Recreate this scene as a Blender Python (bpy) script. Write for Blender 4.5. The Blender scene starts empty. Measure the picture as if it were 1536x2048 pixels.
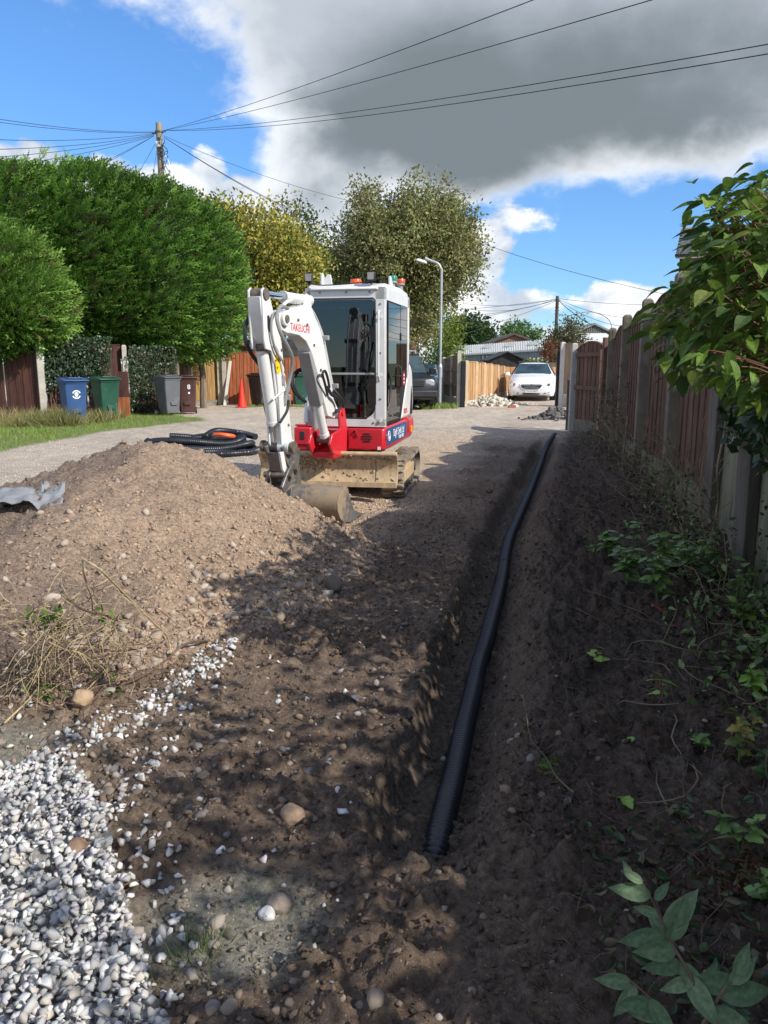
import bpy, bmesh, math, random
import numpy as np
from mathutils import Vector, Matrix, Euler
random.seed(7)
rng = np.random.default_rng(7)
S = bpy.context.scene
C = S.collection
R = math.radians

# ---------------------------------------------------------------- camera
CAM_H, PITCH, FPX = 1.5, R(11), 1540.0
cam = bpy.data.cameras.new('camera')
cam.sensor_fit = 'VERTICAL'; cam.sensor_height = 36.0
cam.lens = 36.0 * FPX / 2048
cam.clip_start = 0.05; cam.clip_end = 2000
cam_o = bpy.data.objects.new('camera', cam); C.objects.link(cam_o)
cam_o.location = (0, 0, CAM_H); cam_o.rotation_euler = (R(90) - PITCH, 0, 0)
S.camera = cam_o

def ray(px, py):
    x = (px - 768) / FPX; y = -(py - 1024) / FPX
    return (x, math.cos(PITCH) + y * math.sin(PITCH), -math.sin(PITCH) + y * math.cos(PITCH))
def gp(px, py, z=0.0):
    "the point of the level z that the photograph shows at this pixel"
    r = ray(px, py); t = (z - CAM_H) / r[2]
    return Vector((r[0] * t, r[1] * t, z))
def at(px, py, Y):
    "the point at distance Y ahead that the photograph shows at this pixel"
    r = ray(px, py); t = Y / r[1]
    return Vector((r[0] * t, Y, CAM_H + r[2] * t))

# ---------------------------------------------------------------- light
SUN_EL = R(36); SUN_DIR = Vector((0.84, -0.54, 0)).normalized()
SUN_V = Vector((SUN_DIR.x * math.cos(SUN_EL), SUN_DIR.y * math.cos(SUN_EL), math.sin(SUN_EL)))
sun = bpy.data.lights.new('sun', 'SUN'); sun.energy = 3.7; sun.angle = R(0.5); sun.color = (1.0, 0.945, 0.87)
sun_o = bpy.data.objects.new('sun', sun); C.objects.link(sun_o)
sun_o.rotation_euler = SUN_V.to_track_quat('Z', 'Y').to_euler()
sun_o.location = (20, -15, 30)
S.view_settings.view_transform = 'Standard'; S.view_settings.look = 'None'
S.view_settings.exposure = 0.62; S.view_settings.gamma = 1.0
S.view_settings.use_curve_mapping = False

world = bpy.data.worlds.new('World'); S.world = world; world.use_nodes = True
nt = world.node_tree; nt.nodes.clear()
class NB:
    "a small node builder"
    def __init__(s, nt): s.nt = nt
    def n(s, t, **kw):
        d = s.nt.nodes.new(t)
        for k, v in kw.items():
            if k.startswith('i_'):
                key = k[2:]; d.inputs[int(key) if key.isdigit() else key].default_value = v
            else: setattr(d, k, v)
        return d
    def l(s, a, b): s.nt.links.new(a, b)
    def inp(s, sock, v):
        if hasattr(v, 'is_linked') or isinstance(v, bpy.types.NodeSocket): s.l(v, sock)
        else: sock.default_value = v
    def math(s, op, a, b=0.0, clamp=False):
        d = s.n('ShaderNodeMath', operation=op, use_clamp=clamp)
        s.inp(d.inputs[0], a); s.inp(d.inputs[1], b); return d.outputs[0]
    def ramp(s, v, a, b, c=0.0, d=1.0, smooth=True):
        m = s.n('ShaderNodeMapRange', interpolation_type='SMOOTHSTEP' if smooth else 'LINEAR')
        s.inp(m.inputs['Value'], v); m.inputs['From Min'].default_value = a; m.inputs['From Max'].default_value = b
        m.inputs['To Min'].default_value = c; m.inputs['To Max'].default_value = d; return m.outputs[0]
    def mix(s, f, a, b, blend='MIX'):
        m = s.n('ShaderNodeMix', data_type='RGBA', blend_type=blend)
        s.inp(m.inputs[0], f)
        for i, v in ((6, a), (7, b)):
            if isinstance(v, (tuple, list)): m.inputs[i].default_value = (*v[:3], 1)
            else: s.l(v, m.inputs[i])
        return m.outputs[2]
    def noise(s, vec, scale, detail=4, rough=.55, dist=0.0, out=0, typ=None):
        d = s.n('ShaderNodeTexNoise'); d.inputs['Scale'].default_value = scale; d.inputs['Detail'].default_value = detail
        d.inputs['Roughness'].default_value = rough; d.inputs['Distortion'].default_value = dist
        if typ: d.noise_type = typ
        if vec is not None: s.l(vec, d.inputs['Vector'])
        return d.outputs[out]
b = NB(nt)
SKY_K = 0.15
sky = b.n('ShaderNodeTexSky', sky_type='NISHITA')
sky.sun_disc = False; sky.sun_elevation = SUN_EL
sky.sun_rotation = math.atan2(SUN_DIR.x, SUN_DIR.y)
sky.air_density = 1.0; sky.dust_density = 0.0; sky.ozone_density = 2.2
tc = b.n('ShaderNodeTexCoord'); D = tc.outputs['Generated']
sp = b.n('ShaderNodeSeparateXYZ'); b.l(D, sp.inputs[0])
az = b.math('ARCTAN2', sp.outputs[0], sp.outputs[1])
el = b.math('ARCSINE', sp.outputs[2])
def azel(px, py):
    r = Vector(ray(px, py)).normalized()
    return math.atan2(r.x, r.y), math.asin(r.z)
# clouds: each heap is a soft ellipse in azimuth / elevation, broken up by noise; out of view, cloud cover is added to neutralise the ambient light
def heap(px, py, rx, ry, amp=1.0):
    a0, e0 = azel(px, py)
    x = b.math('DIVIDE', b.math('SUBTRACT', az, a0), rx / FPX)
    y = b.math('DIVIDE', b.math('SUBTRACT', el, e0), ry / FPX)
    d = b.math('ADD', b.math('MULTIPLY', x, x), b.math('MULTIPLY', y, y))
    return b.math('MULTIPLY', b.math('SUBTRACT', 1.0, d), amp)
def union(lst):
    o = lst[0]
    for k in lst[1:]:
        m = b.n('ShaderNodeMath', operation='SMOOTH_MAX'); b.inp(m.inputs[0], o); b.inp(m.inputs[1], k); m.inputs[2].default_value = .25
        o = m.outputs[0]
    return o
mp = b.n('ShaderNodeMapping'); b.l(D, mp.inputs[0]); mp.inputs['Scale'].default_value = (1, 1, 1.5)
nA = b.noise(mp.outputs[0], 5.0, 9, .56, .15)
nB = b.noise(mp.outputs[0], 15.0, 7, .55, .1)
nC = b.noise(mp.outputs[0], 2.2, 3, .5)
big = union([heap(1080, 130, 520, 235, 1.0), heap(1390, 165, 420, 165, 1.0), heap(800, 60, 420, 220, .95), heap(560, 90, 210, 150, .42),
             heap(930, 300, 260, 120, .85), heap(690, 320, 190, 120, .7), heap(640, 410, 150, 90, .65), heap(1520, 320, 110, 45, .35),
             heap(1250, -250, 1100, 330, 1.0)])
low = union([heap(60, 330, 170, 55, .9), heap(190, 375, 180, 75, .95), heap(350, 385, 110, 60, .85), heap(415, 350, 45, 55, .7), heap(480, 400, 90, 50, .8),
             heap(590, 450, 130, 70, .8), heap(960, 480, 75, 75, .75), heap(1000, 420, 120, 60, .45),
             heap(1050, 620, 110, 42, .55), heap(1235, 610, 110, 48, .85), heap(1330, 640, 140, 50, .8), heap(960, 600, 90, 40, .45), heap(1150, 660, 300, 30, .5),
             heap(430, 190, 70, 60, .22), heap(450, 20, 130, 40, .18)])
away = b.math('MULTIPLY', b.ramp(nC, .43, .60), b.ramp(b.math('ABSOLUTE', az), .62, .95))
nz = b.math('ADD', b.math('MULTIPLY', b.math('SUBTRACT', nA, .5), 2.6), b.math('MULTIPLY', b.math('SUBTRACT', nB, .5), 1.5))
dens_big = b.math('ADD', big, b.math('MULTIPLY', nz, .62))
dens_low = b.math('ADD', low, b.math('MULTIPLY', nz, .95))
f_big = b.ramp(dens_big, .02, .44); f_low = b.ramp(dens_low, .10, .42); f_away = b.math('MULTIPLY', away, .9)
nD = b.noise(mp.outputs[0], 3.4, 6, .55, .2)
thick = b.ramp(b.math('ADD', b.math('ADD', big, b.math('MULTIPLY', nz, .30)), b.math('MULTIPLY', b.math('SUBTRACT', nD, .5), 1.1)), .16, .80)
deep = b.ramp(b.math('ADD', b.math('ADD', heap(1130, 260, 520, 190, 1.0), b.math('MULTIPLY', b.math('SUBTRACT', nA, .5), 1.2)), b.math('MULTIPLY', b.math('SUBTRACT', nD, .5), 2.2)), -.6, .9)
c_core = b.mix(deep, (2.4, 2.65, 3.0), (.95, 1.13, 1.27))
c_big = b.mix(thick, (4.3, 4.5, 4.75), c_core)
c_low = b.mix(b.ramp(b.math('ADD', b.math('MULTIPLY', nB, .6), b.math('MULTIPLY', nD, .4)), .38, .60), (2.6, 2.95, 3.45), (5.2, 5.25, 5.3))
skyc = b.mix(1.0, sky.outputs[0], b.mix(b.ramp(el, .0, .42), (0.35, 0.51, 0.71), (0.43, 0.65, 0.88)), 'MULTIPLY')
c1 = b.mix(f_low, skyc, c_low)
c2 = b.mix(f_away, c1, (5.0, 4.9, 4.8))
c3 = b.mix(f_big, c2, c_big)
bg = b.n('ShaderNodeBackground'); b.l(c3, bg.inputs[0]); bg.inputs[1].default_value = SKY_K
wo = b.n('ShaderNodeOutputWorld'); b.l(bg.outputs[0], wo.inputs[0])

# ---------------------------------------------------------------- helpers: noise
def _hash(xi, yi, seed):
    h = (xi.astype(np.int64) * 374761393 + yi.astype(np.int64) * 668265263 + seed * 1442695041) & 0xFFFFFFFF
    h = ((h ^ (h >> 13)) * 1274126177) & 0xFFFFFFFF
    h = ((h ^ (h >> 15)) * 2246822519) & 0xFFFFFFFF
    return ((h ^ (h >> 16)) & 0xFFFFFF) / float(0xFFFFFF)
def vnoise(x, y, seed=0):
    xi = np.floor(x); yi = np.floor(y); fx = x - xi; fy = y - yi
    fx = fx * fx * (3 - 2 * fx); fy = fy * fy * (3 - 2 * fy)
    a = _hash(xi, yi, seed); bb = _hash(xi + 1, yi, seed); c = _hash(xi, yi + 1, seed); d = _hash(xi + 1, yi + 1, seed)
    return (a + (bb - a) * fx) * (1 - fy) + (c + (d - c) * fx) * fy
def fbm(x, y, octv=4, seed=0, gain=.5):
    o = 0; a = 1; t = 0
    for k in range(octv):
        o = o + a * (vnoise(x * 2 ** k + 13.7 * k, y * 2 ** k - 7.1 * k, seed + k) - .5); t += a; a *= gain
    return o / t * 2
def lumps(x, y, seed=0, rmin=.15, rmax=.62):
    "rounded clods: highest of random half-spheres, one per cell"
    xi = np.floor(x); yi = np.floor(y); o = np.zeros_like(x)
    for i in (-1, 0, 1):
        for j in (-1, 0, 1):
            cx = xi + i; cy = yi + j
            px = cx + _hash(cx, cy, seed); py = cy + _hash(cx, cy, seed + 1)
            r = rmin + (rmax - rmin) * _hash(cx, cy, seed + 2) ** 2
            d2 = (x - px) ** 2 + (y - py) ** 2
            o = np.maximum(o, np.sqrt(np.maximum(r * r - d2, 0)))
    return o
def sstep(a, bb, x):
    t = np.clip((x - a) / (bb - a), 0, 1); return t * t * (3 - 2 * t)

# ---------------------------------------------------------------- helpers: objects
def link(o, parent=None):
    C.objects.link(o)
    if parent is not None: o.parent = parent
    return o
def tag(o, label=None, cat=None, group=None, kind=None):
    if label: o['label'] = label
    if cat: o['category'] = cat
    if group: o['group'] = group
    if kind: o['kind'] = kind
    return o
def thing(name, label, cat, loc=(0, 0, 0), rz=0.0, group=None):
    o = bpy.data.objects.new(name, None); o.empty_display_size = .2
    o.location = loc; o.rotation_euler = (0, 0, rz)
    link(o); return tag(o, label, cat, group)
def np_mesh(name, V, F, col=None, smooth=False):
    me = bpy.data.meshes.new(name); k = F.shape[1]
    me.vertices.add(len(V)); me.vertices.foreach_set('co', np.ascontiguousarray(V, dtype=np.float32).ravel())
    me.loops.add(F.size); me.loops.foreach_set('vertex_index', np.ascontiguousarray(F, dtype=np.int32).ravel())
    me.polygons.add(len(F)); me.polygons.foreach_set('loop_start', np.arange(0, F.size, k, dtype=np.int32))
    if smooth: me.polygons.foreach_set('use_smooth', np.ones(len(F), dtype=bool))
    me.update(calc_edges=True)
    if col is not None:
        ca = me.color_attributes.new('Col', 'FLOAT_COLOR', 'POINT')
        cc = np.ones((len(V), 4), dtype=np.float32); cc[:, :3] = col
        ca.data.foreach_set('color', cc.ravel())
    return me
def np_obj(name, V, F, mat, parent=None, col=None, smooth=False):
    me = np_mesh(name, V, F, col, smooth); me.materials.append(mat)
    return link(bpy.data.objects.new(name, me), parent)
class MB:
    "collects boxes, bars, tubes and prisms and links them as ONE mesh object"
    def __init__(s): s.v = []; s.f = []; s.m = []
    def add(s, vs, fs, mi=0):
        n = len(s.v); s.v += [tuple(v) for v in vs]; s.f += [tuple(i + n for i in f) for f in fs]; s.m += [mi] * len(fs); return s
    def box(s, c, sz, rot=None, mi=0, taper=None):
        hx, hy, hz = sz[0] / 2, sz[1] / 2, sz[2] / 2; vs = []
        for z in (-hz, hz):
            k = taper if (taper and z > 0) else 1
            for x, y in ((-hx, -hy), (hx, -hy), (hx, hy), (-hx, hy)): vs.append(Vector((x * k, y * k, z)))
        if rot is not None:
            m = rot if isinstance(rot, Matrix) else Euler(rot).to_matrix(); vs = [m @ v for v in vs]
        c = Vector(c); vs = [v + c for v in vs]
        return s.add(vs, [(3, 2, 1, 0), (4, 5, 6, 7), (0, 1, 5, 4), (1, 2, 6, 5), (2, 3, 7, 6), (3, 0, 4, 7)], mi)
    def bar(s, p0, p1, w, h, up=(0, 0, 1), mi=0):
        p0 = Vector(p0); p1 = Vector(p1); d = (p1 - p0); L = d.length; d.normalize(); up = Vector(up)
        x = d.cross(up)
        if x.length < 1e-4: x = d.cross(Vector((0, 1, 0)))
        x.normalize(); u = x.cross(d)
        m = Matrix((x, d, u)).transposed()
        return s.box((p0 + p1) / 2, (w, L, h), m, mi)
    def tube(s, pts, r, n=8, caps=True, mi=0, closed=False):
        pts = [Vector(p) for p in pts]; N = len(pts)
        rs = r if isinstance(r, (list, tuple)) else [r] * N
        vs = []; fs = []; prev = None
        for i, p in enumerate(pts):
            if closed: d = pts[(i + 1) % N] - pts[i - 1]
            else: d = pts[min(i + 1, N - 1)] - pts[max(i - 1, 0)]
            if d.length < 1e-9: d = Vector((0, 0, 1))
            d.normalize()
            if prev is None:
                a = Vector((0, 0, 1)) if abs(d.z) < .9 else Vector((1, 0, 0)); u = d.cross(a).normalized()
            else:
                u = prev - d * prev.dot(d)
                if u.length < 1e-6: u = d.orthogonal()
                u.normalize()
            prev = u; w = d.cross(u)
            for k in range(n):
                a = 2 * math.pi * k / n; vs.append(p + (u * math.cos(a) + w * math.sin(a)) * rs[i])
        for i in range(N if closed else N - 1):
            j = (i + 1) % N
            for k in range(n):
                k2 = (k + 1) % n; fs.append((i * n + k, i * n + k2, j * n + k2, j * n + k))
        if caps and not closed:
            fs.append(tuple(range(n - 1, -1, -1))); fs.append(tuple((N - 1) * n + k for k in range(n)))
        return s.add(vs, fs, mi)
    def cyl(s, p0, p1, r0, r1=None, n=14, caps=True, mi=0):
        return s.tube([p0, p1], [r0, r0 if r1 is None else r1], n, caps, mi)
    def prism(s, poly, w0, w1, fr, mi=0):
        "poly (u,v) pushed from w0 to w1; fr maps (u,v,w) to a point"
        n = len(poly); ar = sum(poly[i][0] * poly[(i + 1) % n][1] - poly[(i + 1) % n][0] * poly[i][1] for i in range(n))
        if ar < 0: poly = poly[::-1]
        a = [fr(u, v, w0) for u, v in poly]; bb = [fr(u, v, w1) for u, v in poly]
        fs = [tuple(range(n - 1, -1, -1)), tuple(range(n, 2 * n))] + [(i, (i + 1) % n, n + (i + 1) % n, n + i) for i in range(n)]
        return s.add(a + bb, fs, mi)
    def lathe(s, prof, c=(0, 0, 0), n=16, mi=0):
        c = Vector(c); vs = []; fs = []
        for r, z in prof:
            for k in range(n): vs.append(c + Vector((r * math.cos(2 * math.pi * k / n), r * math.sin(2 * math.pi * k / n), z)))
        for i in range(len(prof) - 1):
            for k in range(n): fs.append((i * n + k, i * n + (k + 1) % n, (i + 1) * n + (k + 1) % n, (i + 1) * n + k))
        fs.append(tuple(range(n - 1, -1, -1))); fs.append(tuple((len(prof) - 1) * n + k for k in range(n)))
        return s.add(vs, fs, mi)
    def mesh(s, name, mats, smooth=True, fix=True):
        me = bpy.data.meshes.new(name); me.from_pydata(s.v, [], s.f)
        mats = mats if isinstance(mats, (list, tuple)) else [mats]
        for m in mats: me.materials.append(m)
        if len(mats) > 1: me.polygons.foreach_set('material_index', s.m)
        if fix:
            bm = bmesh.new(); bm.from_mesh(me); bmesh.ops.recalc_face_normals(bm, faces=bm.faces); bm.to_mesh(me); bm.free()
        if smooth: me.shade_smooth(); me.set_sharp_from_angle(angle=R(38))
        return me
    def build(s, name, mats, parent=None, smooth=True, bevel=0.0, label=None):
        o = link(bpy.data.objects.new(name, s.mesh(name, mats, smooth)), parent)
        if bevel:
            m = o.modifiers.new('bevel', 'BEVEL'); m.width = bevel; m.segments = 2; m.limit_method = 'ANGLE'; m.angle_limit = R(40)
        if label: o['label'] = label
        return o
def clone(o, parent=None):
    c = o.copy(); C.objects.link(c)
    if parent is not None: c.parent = parent
    return c
def clone_tree(o, parent=None):
    c = clone(o, parent)
    for ch in list(o.children):
        clone_tree(ch, c)
    return c
def blank_text(txt, size, mat, name, parent, M, extrude=.001):
    cu = bpy.data.curves.new(name, 'FONT'); cu.body = txt; cu.size = size; cu.align_x = 'CENTER'; cu.align_y = 'CENTER'; cu.extrude = extrude
    t = bpy.data.objects.new(name, cu); C.objects.link(t)
    me = bpy.data.meshes.new_from_object(t); bpy.data.objects.remove(t); bpy.data.curves.remove(cu)
    me.name = name; me.transform(M); me.materials.append(mat)
    return link(bpy.data.objects.new(name, me), parent)

# ---------------------------------------------------------------- helpers: materials
def pmat(name, col, rough=.6, metal=0.0, var=.18, vs=5.0, bump=0.0, bs=60.0, col2=None, dirt=None, dirt_amt=.5, dirt_s=3.0, spec=.4, rnd=0.0, coat=0.0, stretch=(1, 1, 1)):
    m = bpy.data.materials.new(name); m.use_nodes = True; nt = m.node_tree; nt.nodes.clear(); n = NB(nt)
    p = n.n('ShaderNodeBsdfPrincipled'); o = n.n('ShaderNodeOutputMaterial'); n.l(p.outputs[0], o.inputs[0])
    tc = n.n('ShaderNodeTexCoord'); mp = n.n('ShaderNodeMapping'); n.l(tc.outputs['Object'], mp.inputs[0]); mp.inputs['Scale'].default_value = stretch
    oi = n.n('ShaderNodeObjectInfo')
    av = n.n('ShaderNodeVectorMath', operation='ADD'); n.l(mp.outputs[0], av.inputs[0])
    sv = n.n('ShaderNodeVectorMath', operation='SCALE'); sv.inputs[0].default_value = (17, 31, 11); n.l(oi.outputs['Random'], sv.inputs['Scale']); n.l(sv.outputs[0], av.inputs[1])
    vec = av.outputs[0]
    lo = tuple(c * (1 - var) for c in col); hi = tuple(min(1, c * (1 + var)) for c in (col2 or col))
    f = n.ramp(n.noise(vec, vs, 5, .6), .3, .7)
    c = n.mix(f, lo, hi)
    if rnd:
        k = n.ramp(oi.outputs['Random'], 0, 1, 1 - rnd, 1 + rnd, False)
        cm = n.n('ShaderNodeVectorMath', operation='SCALE'); n.l(c, cm.inputs[0]); n.l(k, cm.inputs['Scale']); c = cm.outputs[0]
    r = rough
    if dirt:
        df = n.math('ADD', n.noise(vec, dirt_s, 6, .65), n.math('MULTIPLY', n.noise(vec, dirt_s * 9, 3, .6), .35))
        df = n.ramp(df, .95 - dirt_amt * .6, 1.05 - dirt_amt * .35)
        c = n.mix(df, c, dirt); r = n.ramp(df, 0, 1, rough, .9, False)
    n.inp(p.inputs['Base Color'], c); n.inp(p.inputs['Roughness'], r)
    p.inputs['Metallic'].default_value = metal; p.inputs['Specular IOR Level'].default_value = spec
    if coat: p.inputs['Coat Weight'].default_value = coat; p.inputs['Coat Roughness'].default_value = .06
    if bump:
        bn = n.n('ShaderNodeBump'); bn.inputs['Strength'].default_value = bump; bn.inputs['Distance'].default_value = .01
        n.l(n.noise(vec, bs, 4, .6), bn.inputs['Height']); n.l(bn.outputs[0], p.inputs['Normal'])
    return m
def vmat(name, rough=.9, var=.3, vs=25.0, bump=.5, bs=90.0, sub=0.0, spec=.25, mottled=None, rnd=0.0, specks=0.0):
    "colour from the mesh's own point colours, broken up by fine noise"
    m = bpy.data.materials.new(name); m.use_nodes = True; nt = m.node_tree; nt.nodes.clear(); n = NB(nt)
    p = n.n('ShaderNodeBsdfPrincipled'); o = n.n('ShaderNodeOutputMaterial')
    at_ = n.n('ShaderNodeVertexColor'); at_.layer_name = 'Col'
    tc = n.n('ShaderNodeTexCoord'); vec = tc.outputs['Object']
    f = n.ramp(n.noise(vec, vs, 6, .65), .28, .72, 1 - var, 1 + var)
    cm = n.n('ShaderNodeVectorMath', operation='SCALE'); n.l(at_.outputs[0], cm.inputs[0]); n.l(f, cm.inputs['Scale'])
    c = cm.outputs[0]
    if specks:                                       # grit: pale and dark grains, and fine crumbs
        for sc_, th in ((95.0, .30), (210.0, .34)):
            vo = n.n('ShaderNodeTexVoronoi'); vo.inputs['Scale'].default_value = sc_; n.l(vec, vo.inputs['Vector'])
            hs = n.n('ShaderNodeSeparateColor'); n.l(vo.outputs['Color'], hs.inputs[0])
            k = n.math('MULTIPLY', n.ramp(vo.outputs['Distance'], th, th * .6), n.ramp(hs.outputs[0], .55, .75))
            g_ = n.n('ShaderNodeVectorMath', operation='SCALE'); n.l(c, g_.inputs[0]); n.l(n.ramp(hs.outputs[1], 0, 1, .35, 2.6, False), g_.inputs['Scale'])
            c = n.mix(n.math('MULTIPLY', k, specks), c, g_.outputs[0])
    n.l(c, p.inputs['Base Color']); p.inputs['Roughness'].default_value = rough; p.inputs['Specular IOR Level'].default_value = spec
    if bump:
        h = n.math('ADD', n.noise(vec, bs, 5, .65), n.math('MULTIPLY', n.noise(vec, bs * 4, 3, .6), .4))
        bn = n.n('ShaderNodeBump'); bn.inputs['Strength'].default_value = bump; bn.inputs['Distance'].default_value = .012
        n.l(h, bn.inputs['Height']); n.l(bn.outputs[0], p.inputs['Normal'])
    if sub:
        t = n.n('ShaderNodeBsdfTranslucent'); n.l(c, t.inputs[0]); mx = n.n('ShaderNodeMixShader'); mx.inputs[0].default_value = sub
        n.l(p.outputs[0], mx.inputs[1]); n.l(t.outputs[0], mx.inputs[2]); n.l(mx.outputs[0], o.inputs[0])
    else: n.l(p.outputs[0], o.inputs[0])
    return m
def glass(name, tint=(.35, .42, .42), rough=.0, refl=1.0, k=1.9):
    m = bpy.data.materials.new(name); m.use_nodes = True; nt = m.node_tree; nt.nodes.clear(); n = NB(nt)
    o = n.n('ShaderNodeOutputMaterial'); t = n.n('ShaderNodeBsdfTransparent'); t.inputs[0].default_value = (*tint, 1)
    g = n.n('ShaderNodeBsdfGlossy'); g.inputs['Roughness'].default_value = rough; g.inputs[0].default_value = (refl, refl, refl, 1)
    fr = n.n('ShaderNodeFresnel'); fr.inputs[0].default_value = 1.5
    mx = n.n('ShaderNodeMixShader'); n.l(n.math('MULTIPLY', fr.outputs[0], k, True), mx.inputs[0]); n.l(t.outputs[0], mx.inputs[1]); n.l(g.outputs[0], mx.inputs[2]); n.l(mx.outputs[0], o.inputs[0])
    return m
def boxmesh(sz, name, mat):
    return MB().box((0, 0, 0), sz).mesh(name, mat, smooth=False)
def inst(name, me, loc, rot=(0, 0, 0), parent=None, scale=(1, 1, 1)):
    o = bpy.data.objects.new(name, me); o.location = loc; o.rotation_euler = rot; o.scale = scale
    return link(o, parent)
# ================================================================ GROUND
PIPE_PX = [(872, 1692), (890, 1620), (908, 1550), (930, 1450), (946, 1385), (958, 1330), (971, 1290), (984, 1240), (997, 1190), (1005, 1150), (1011, 1110), (1020, 1075),
           (1033, 1045), (1046, 1015), (1059, 985), (1071, 955), (1083, 925), (1096, 900), (1109, 881)]
_pp = [gp(px, py, -.125) for px, py in PIPE_PX]
PIPE = [Vector((_pp[0].x - .02, _pp[0].y - .09, -.26))] + _pp
PY = np.array([p.y for p in PIPE]); PX = np.array([p.x for p in PIPE])
def trench_x(y):
    y = np.asarray(y, float)
    s = (PX[-1] - PX[-4]) / (PY[-1] - PY[-4])
    return np.where(y > PY[-1], PX[-1] + (y - PY[-1]) * s, np.interp(y, PY, PX))
# fence on the right: where its posts stand
FENCE_Y = np.array([-6., 1.0, 3.2, 4.75, 6.27, 8.11, 9.8, 11.5, 13.3, 15.2, 17.0, 27.0])
FENCE_X = np.array([0.5, 1.62, 1.98, 2.30, 2.72, 3.05, 3.28, 3.56, 3.88, 4.32, 4.32, 6.2])
def fence_x(y): return np.interp(np.asarray(y, float), FENCE_Y, FENCE_X)
def trench_fade(y): return sstep(1.95, 2.4, y) * (1 - sstep(13.5, 16.0, y))
def macro(x, y):
    "the ground without its clods"
    d = x - trench_x(y); k = trench_fade(y)
    dn = d + .07 * fbm(x * 3.1, y * 3.1, 3, 5) + .05 * fbm(x * .9, y * .9 + 7, 2, 6)
    left = sstep(-.29, -.15, dn); right = 1 - sstep(.07, .26, dn)
    cut = np.minimum(left, right) * k
    z = -.185 * cut
    bank = sstep(.18, 1.0, d) * (1 - sstep(17.0, 20.0, y))
    z = z + bank * .10 * sstep(1.6, 3.0, y) + .05 * bank * fbm(x * 1.7, y * 1.7, 3, 9)
    z = z + (.055 + .06 * fbm(x * 2.6, y * 1.7, 3, 62)) * np.exp(-((d - .36) / .14) ** 2) * k
    z = z + .03 * np.exp(-((dn + .42) / .12) ** 2) * k * fbm(x * 2, y * 2, 2, 61)
    z = z + .03 * fbm(x * .8, y * .8, 3, 3) * (1 - sstep(30, 60, np.abs(y)))
    near = np.exp(-(((x - .35) / .9) ** 2 + ((y - 1.35) / .5) ** 2))
    z = z + .05 * near
    tooth = (sstep(.22, .3, x) - sstep(.5, .58, x)) * (sstep(1.5, 1.55, y) - sstep(1.98, 2.03, y))
    z = z + tooth * .016 * np.sin(y * 2 * math.pi / .085 + 1.5 * fbm(x * 5, y * 5, 2, 4))
    return z
GPOLY = [gp(px, py) for px, py in [(-300, 1500), (0, 1560), (90, 1535), (170, 1560), (205, 1640), (225, 1720), (240, 1790), (275, 1900), (335, 2060), (350, 2300), (-500, 2300)]]
def in_poly(x, y, poly):
    c = np.zeros(len(x), bool); n = len(poly); j = n - 1
    for i in range(n):
        xi, yi = poly[i][0], poly[i][1]; xj, yj = poly[j][0], poly[j][1]
        c ^= ((yi > y) != (yj > y)) & (x < (xj - xi) * (y - yi) / (yj - yi + 1e-12) + xi); j = i
    return c
def soil_mask(x, y):
    d = x - trench_x(y)
    e = .45 * fbm(x * 1.1, y * 1.1, 3, 21)
    far = 1 - sstep(13.0, 17.5, y + 2 * e)
    return np.clip(sstep(-1.75, -.75, d + e) * far, 0, 1)
def fore_mask(x, y):
    return 1 - sstep(5.2, 7.0, y + .6 * fbm(x, y, 2, 31))
def silt_mask(x, y):
    e = .16 * fbm(x * 3, y * 3, 3, 41)
    a = np.exp(-(((x + 1.75) / .55) ** 2 + ((y - 2.78 + .25 * (x + 1.75)) / .34) ** 2) ** 2)
    bb = np.exp(-(((x + .42) / .26) ** 2 + ((y - 1.83) / .2) ** 2) ** 2)
    return np.clip(np.maximum(a, bb) * 1.3 + e, 0, 1)
def gheight(x, y):
    sm = np.maximum(soil_mask(x, y), fore_mask(x, y)) * (1 - .85 * silt_mask(x, y))
    d = x - trench_x(y)
    rough = .45 + .55 * sstep(.1, .5, d)
    det = lumps(x / .15, y / .15, 50) * .05 + lumps(x / .085, y / .085, 51) * .045 + .014 * np.abs(fbm(x * 16, y * 16, 3, 58)) + lumps(x / .045, y / .045, 52) * .04
    det = det * (.55 + .9 * np.clip(fbm(x * 2.3, y * 2.3, 3, 57) + .4, 0, 1.2))
    lane = lumps(x / .045, y / .045, 55) * .008 + .02 * fbm(x * 2.5, y * 2.5, 3, 56)
    fade = 1 - sstep(25, 45, np.abs(y))
    return macro(x, y) + (sm * det * (.7 + 1.15 * rough) + (1 - sm) * lane) * fade
def lerp3(a, bb, t): return a + (np.asarray(bb)[None, :] - a) * t[:, None]
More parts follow.
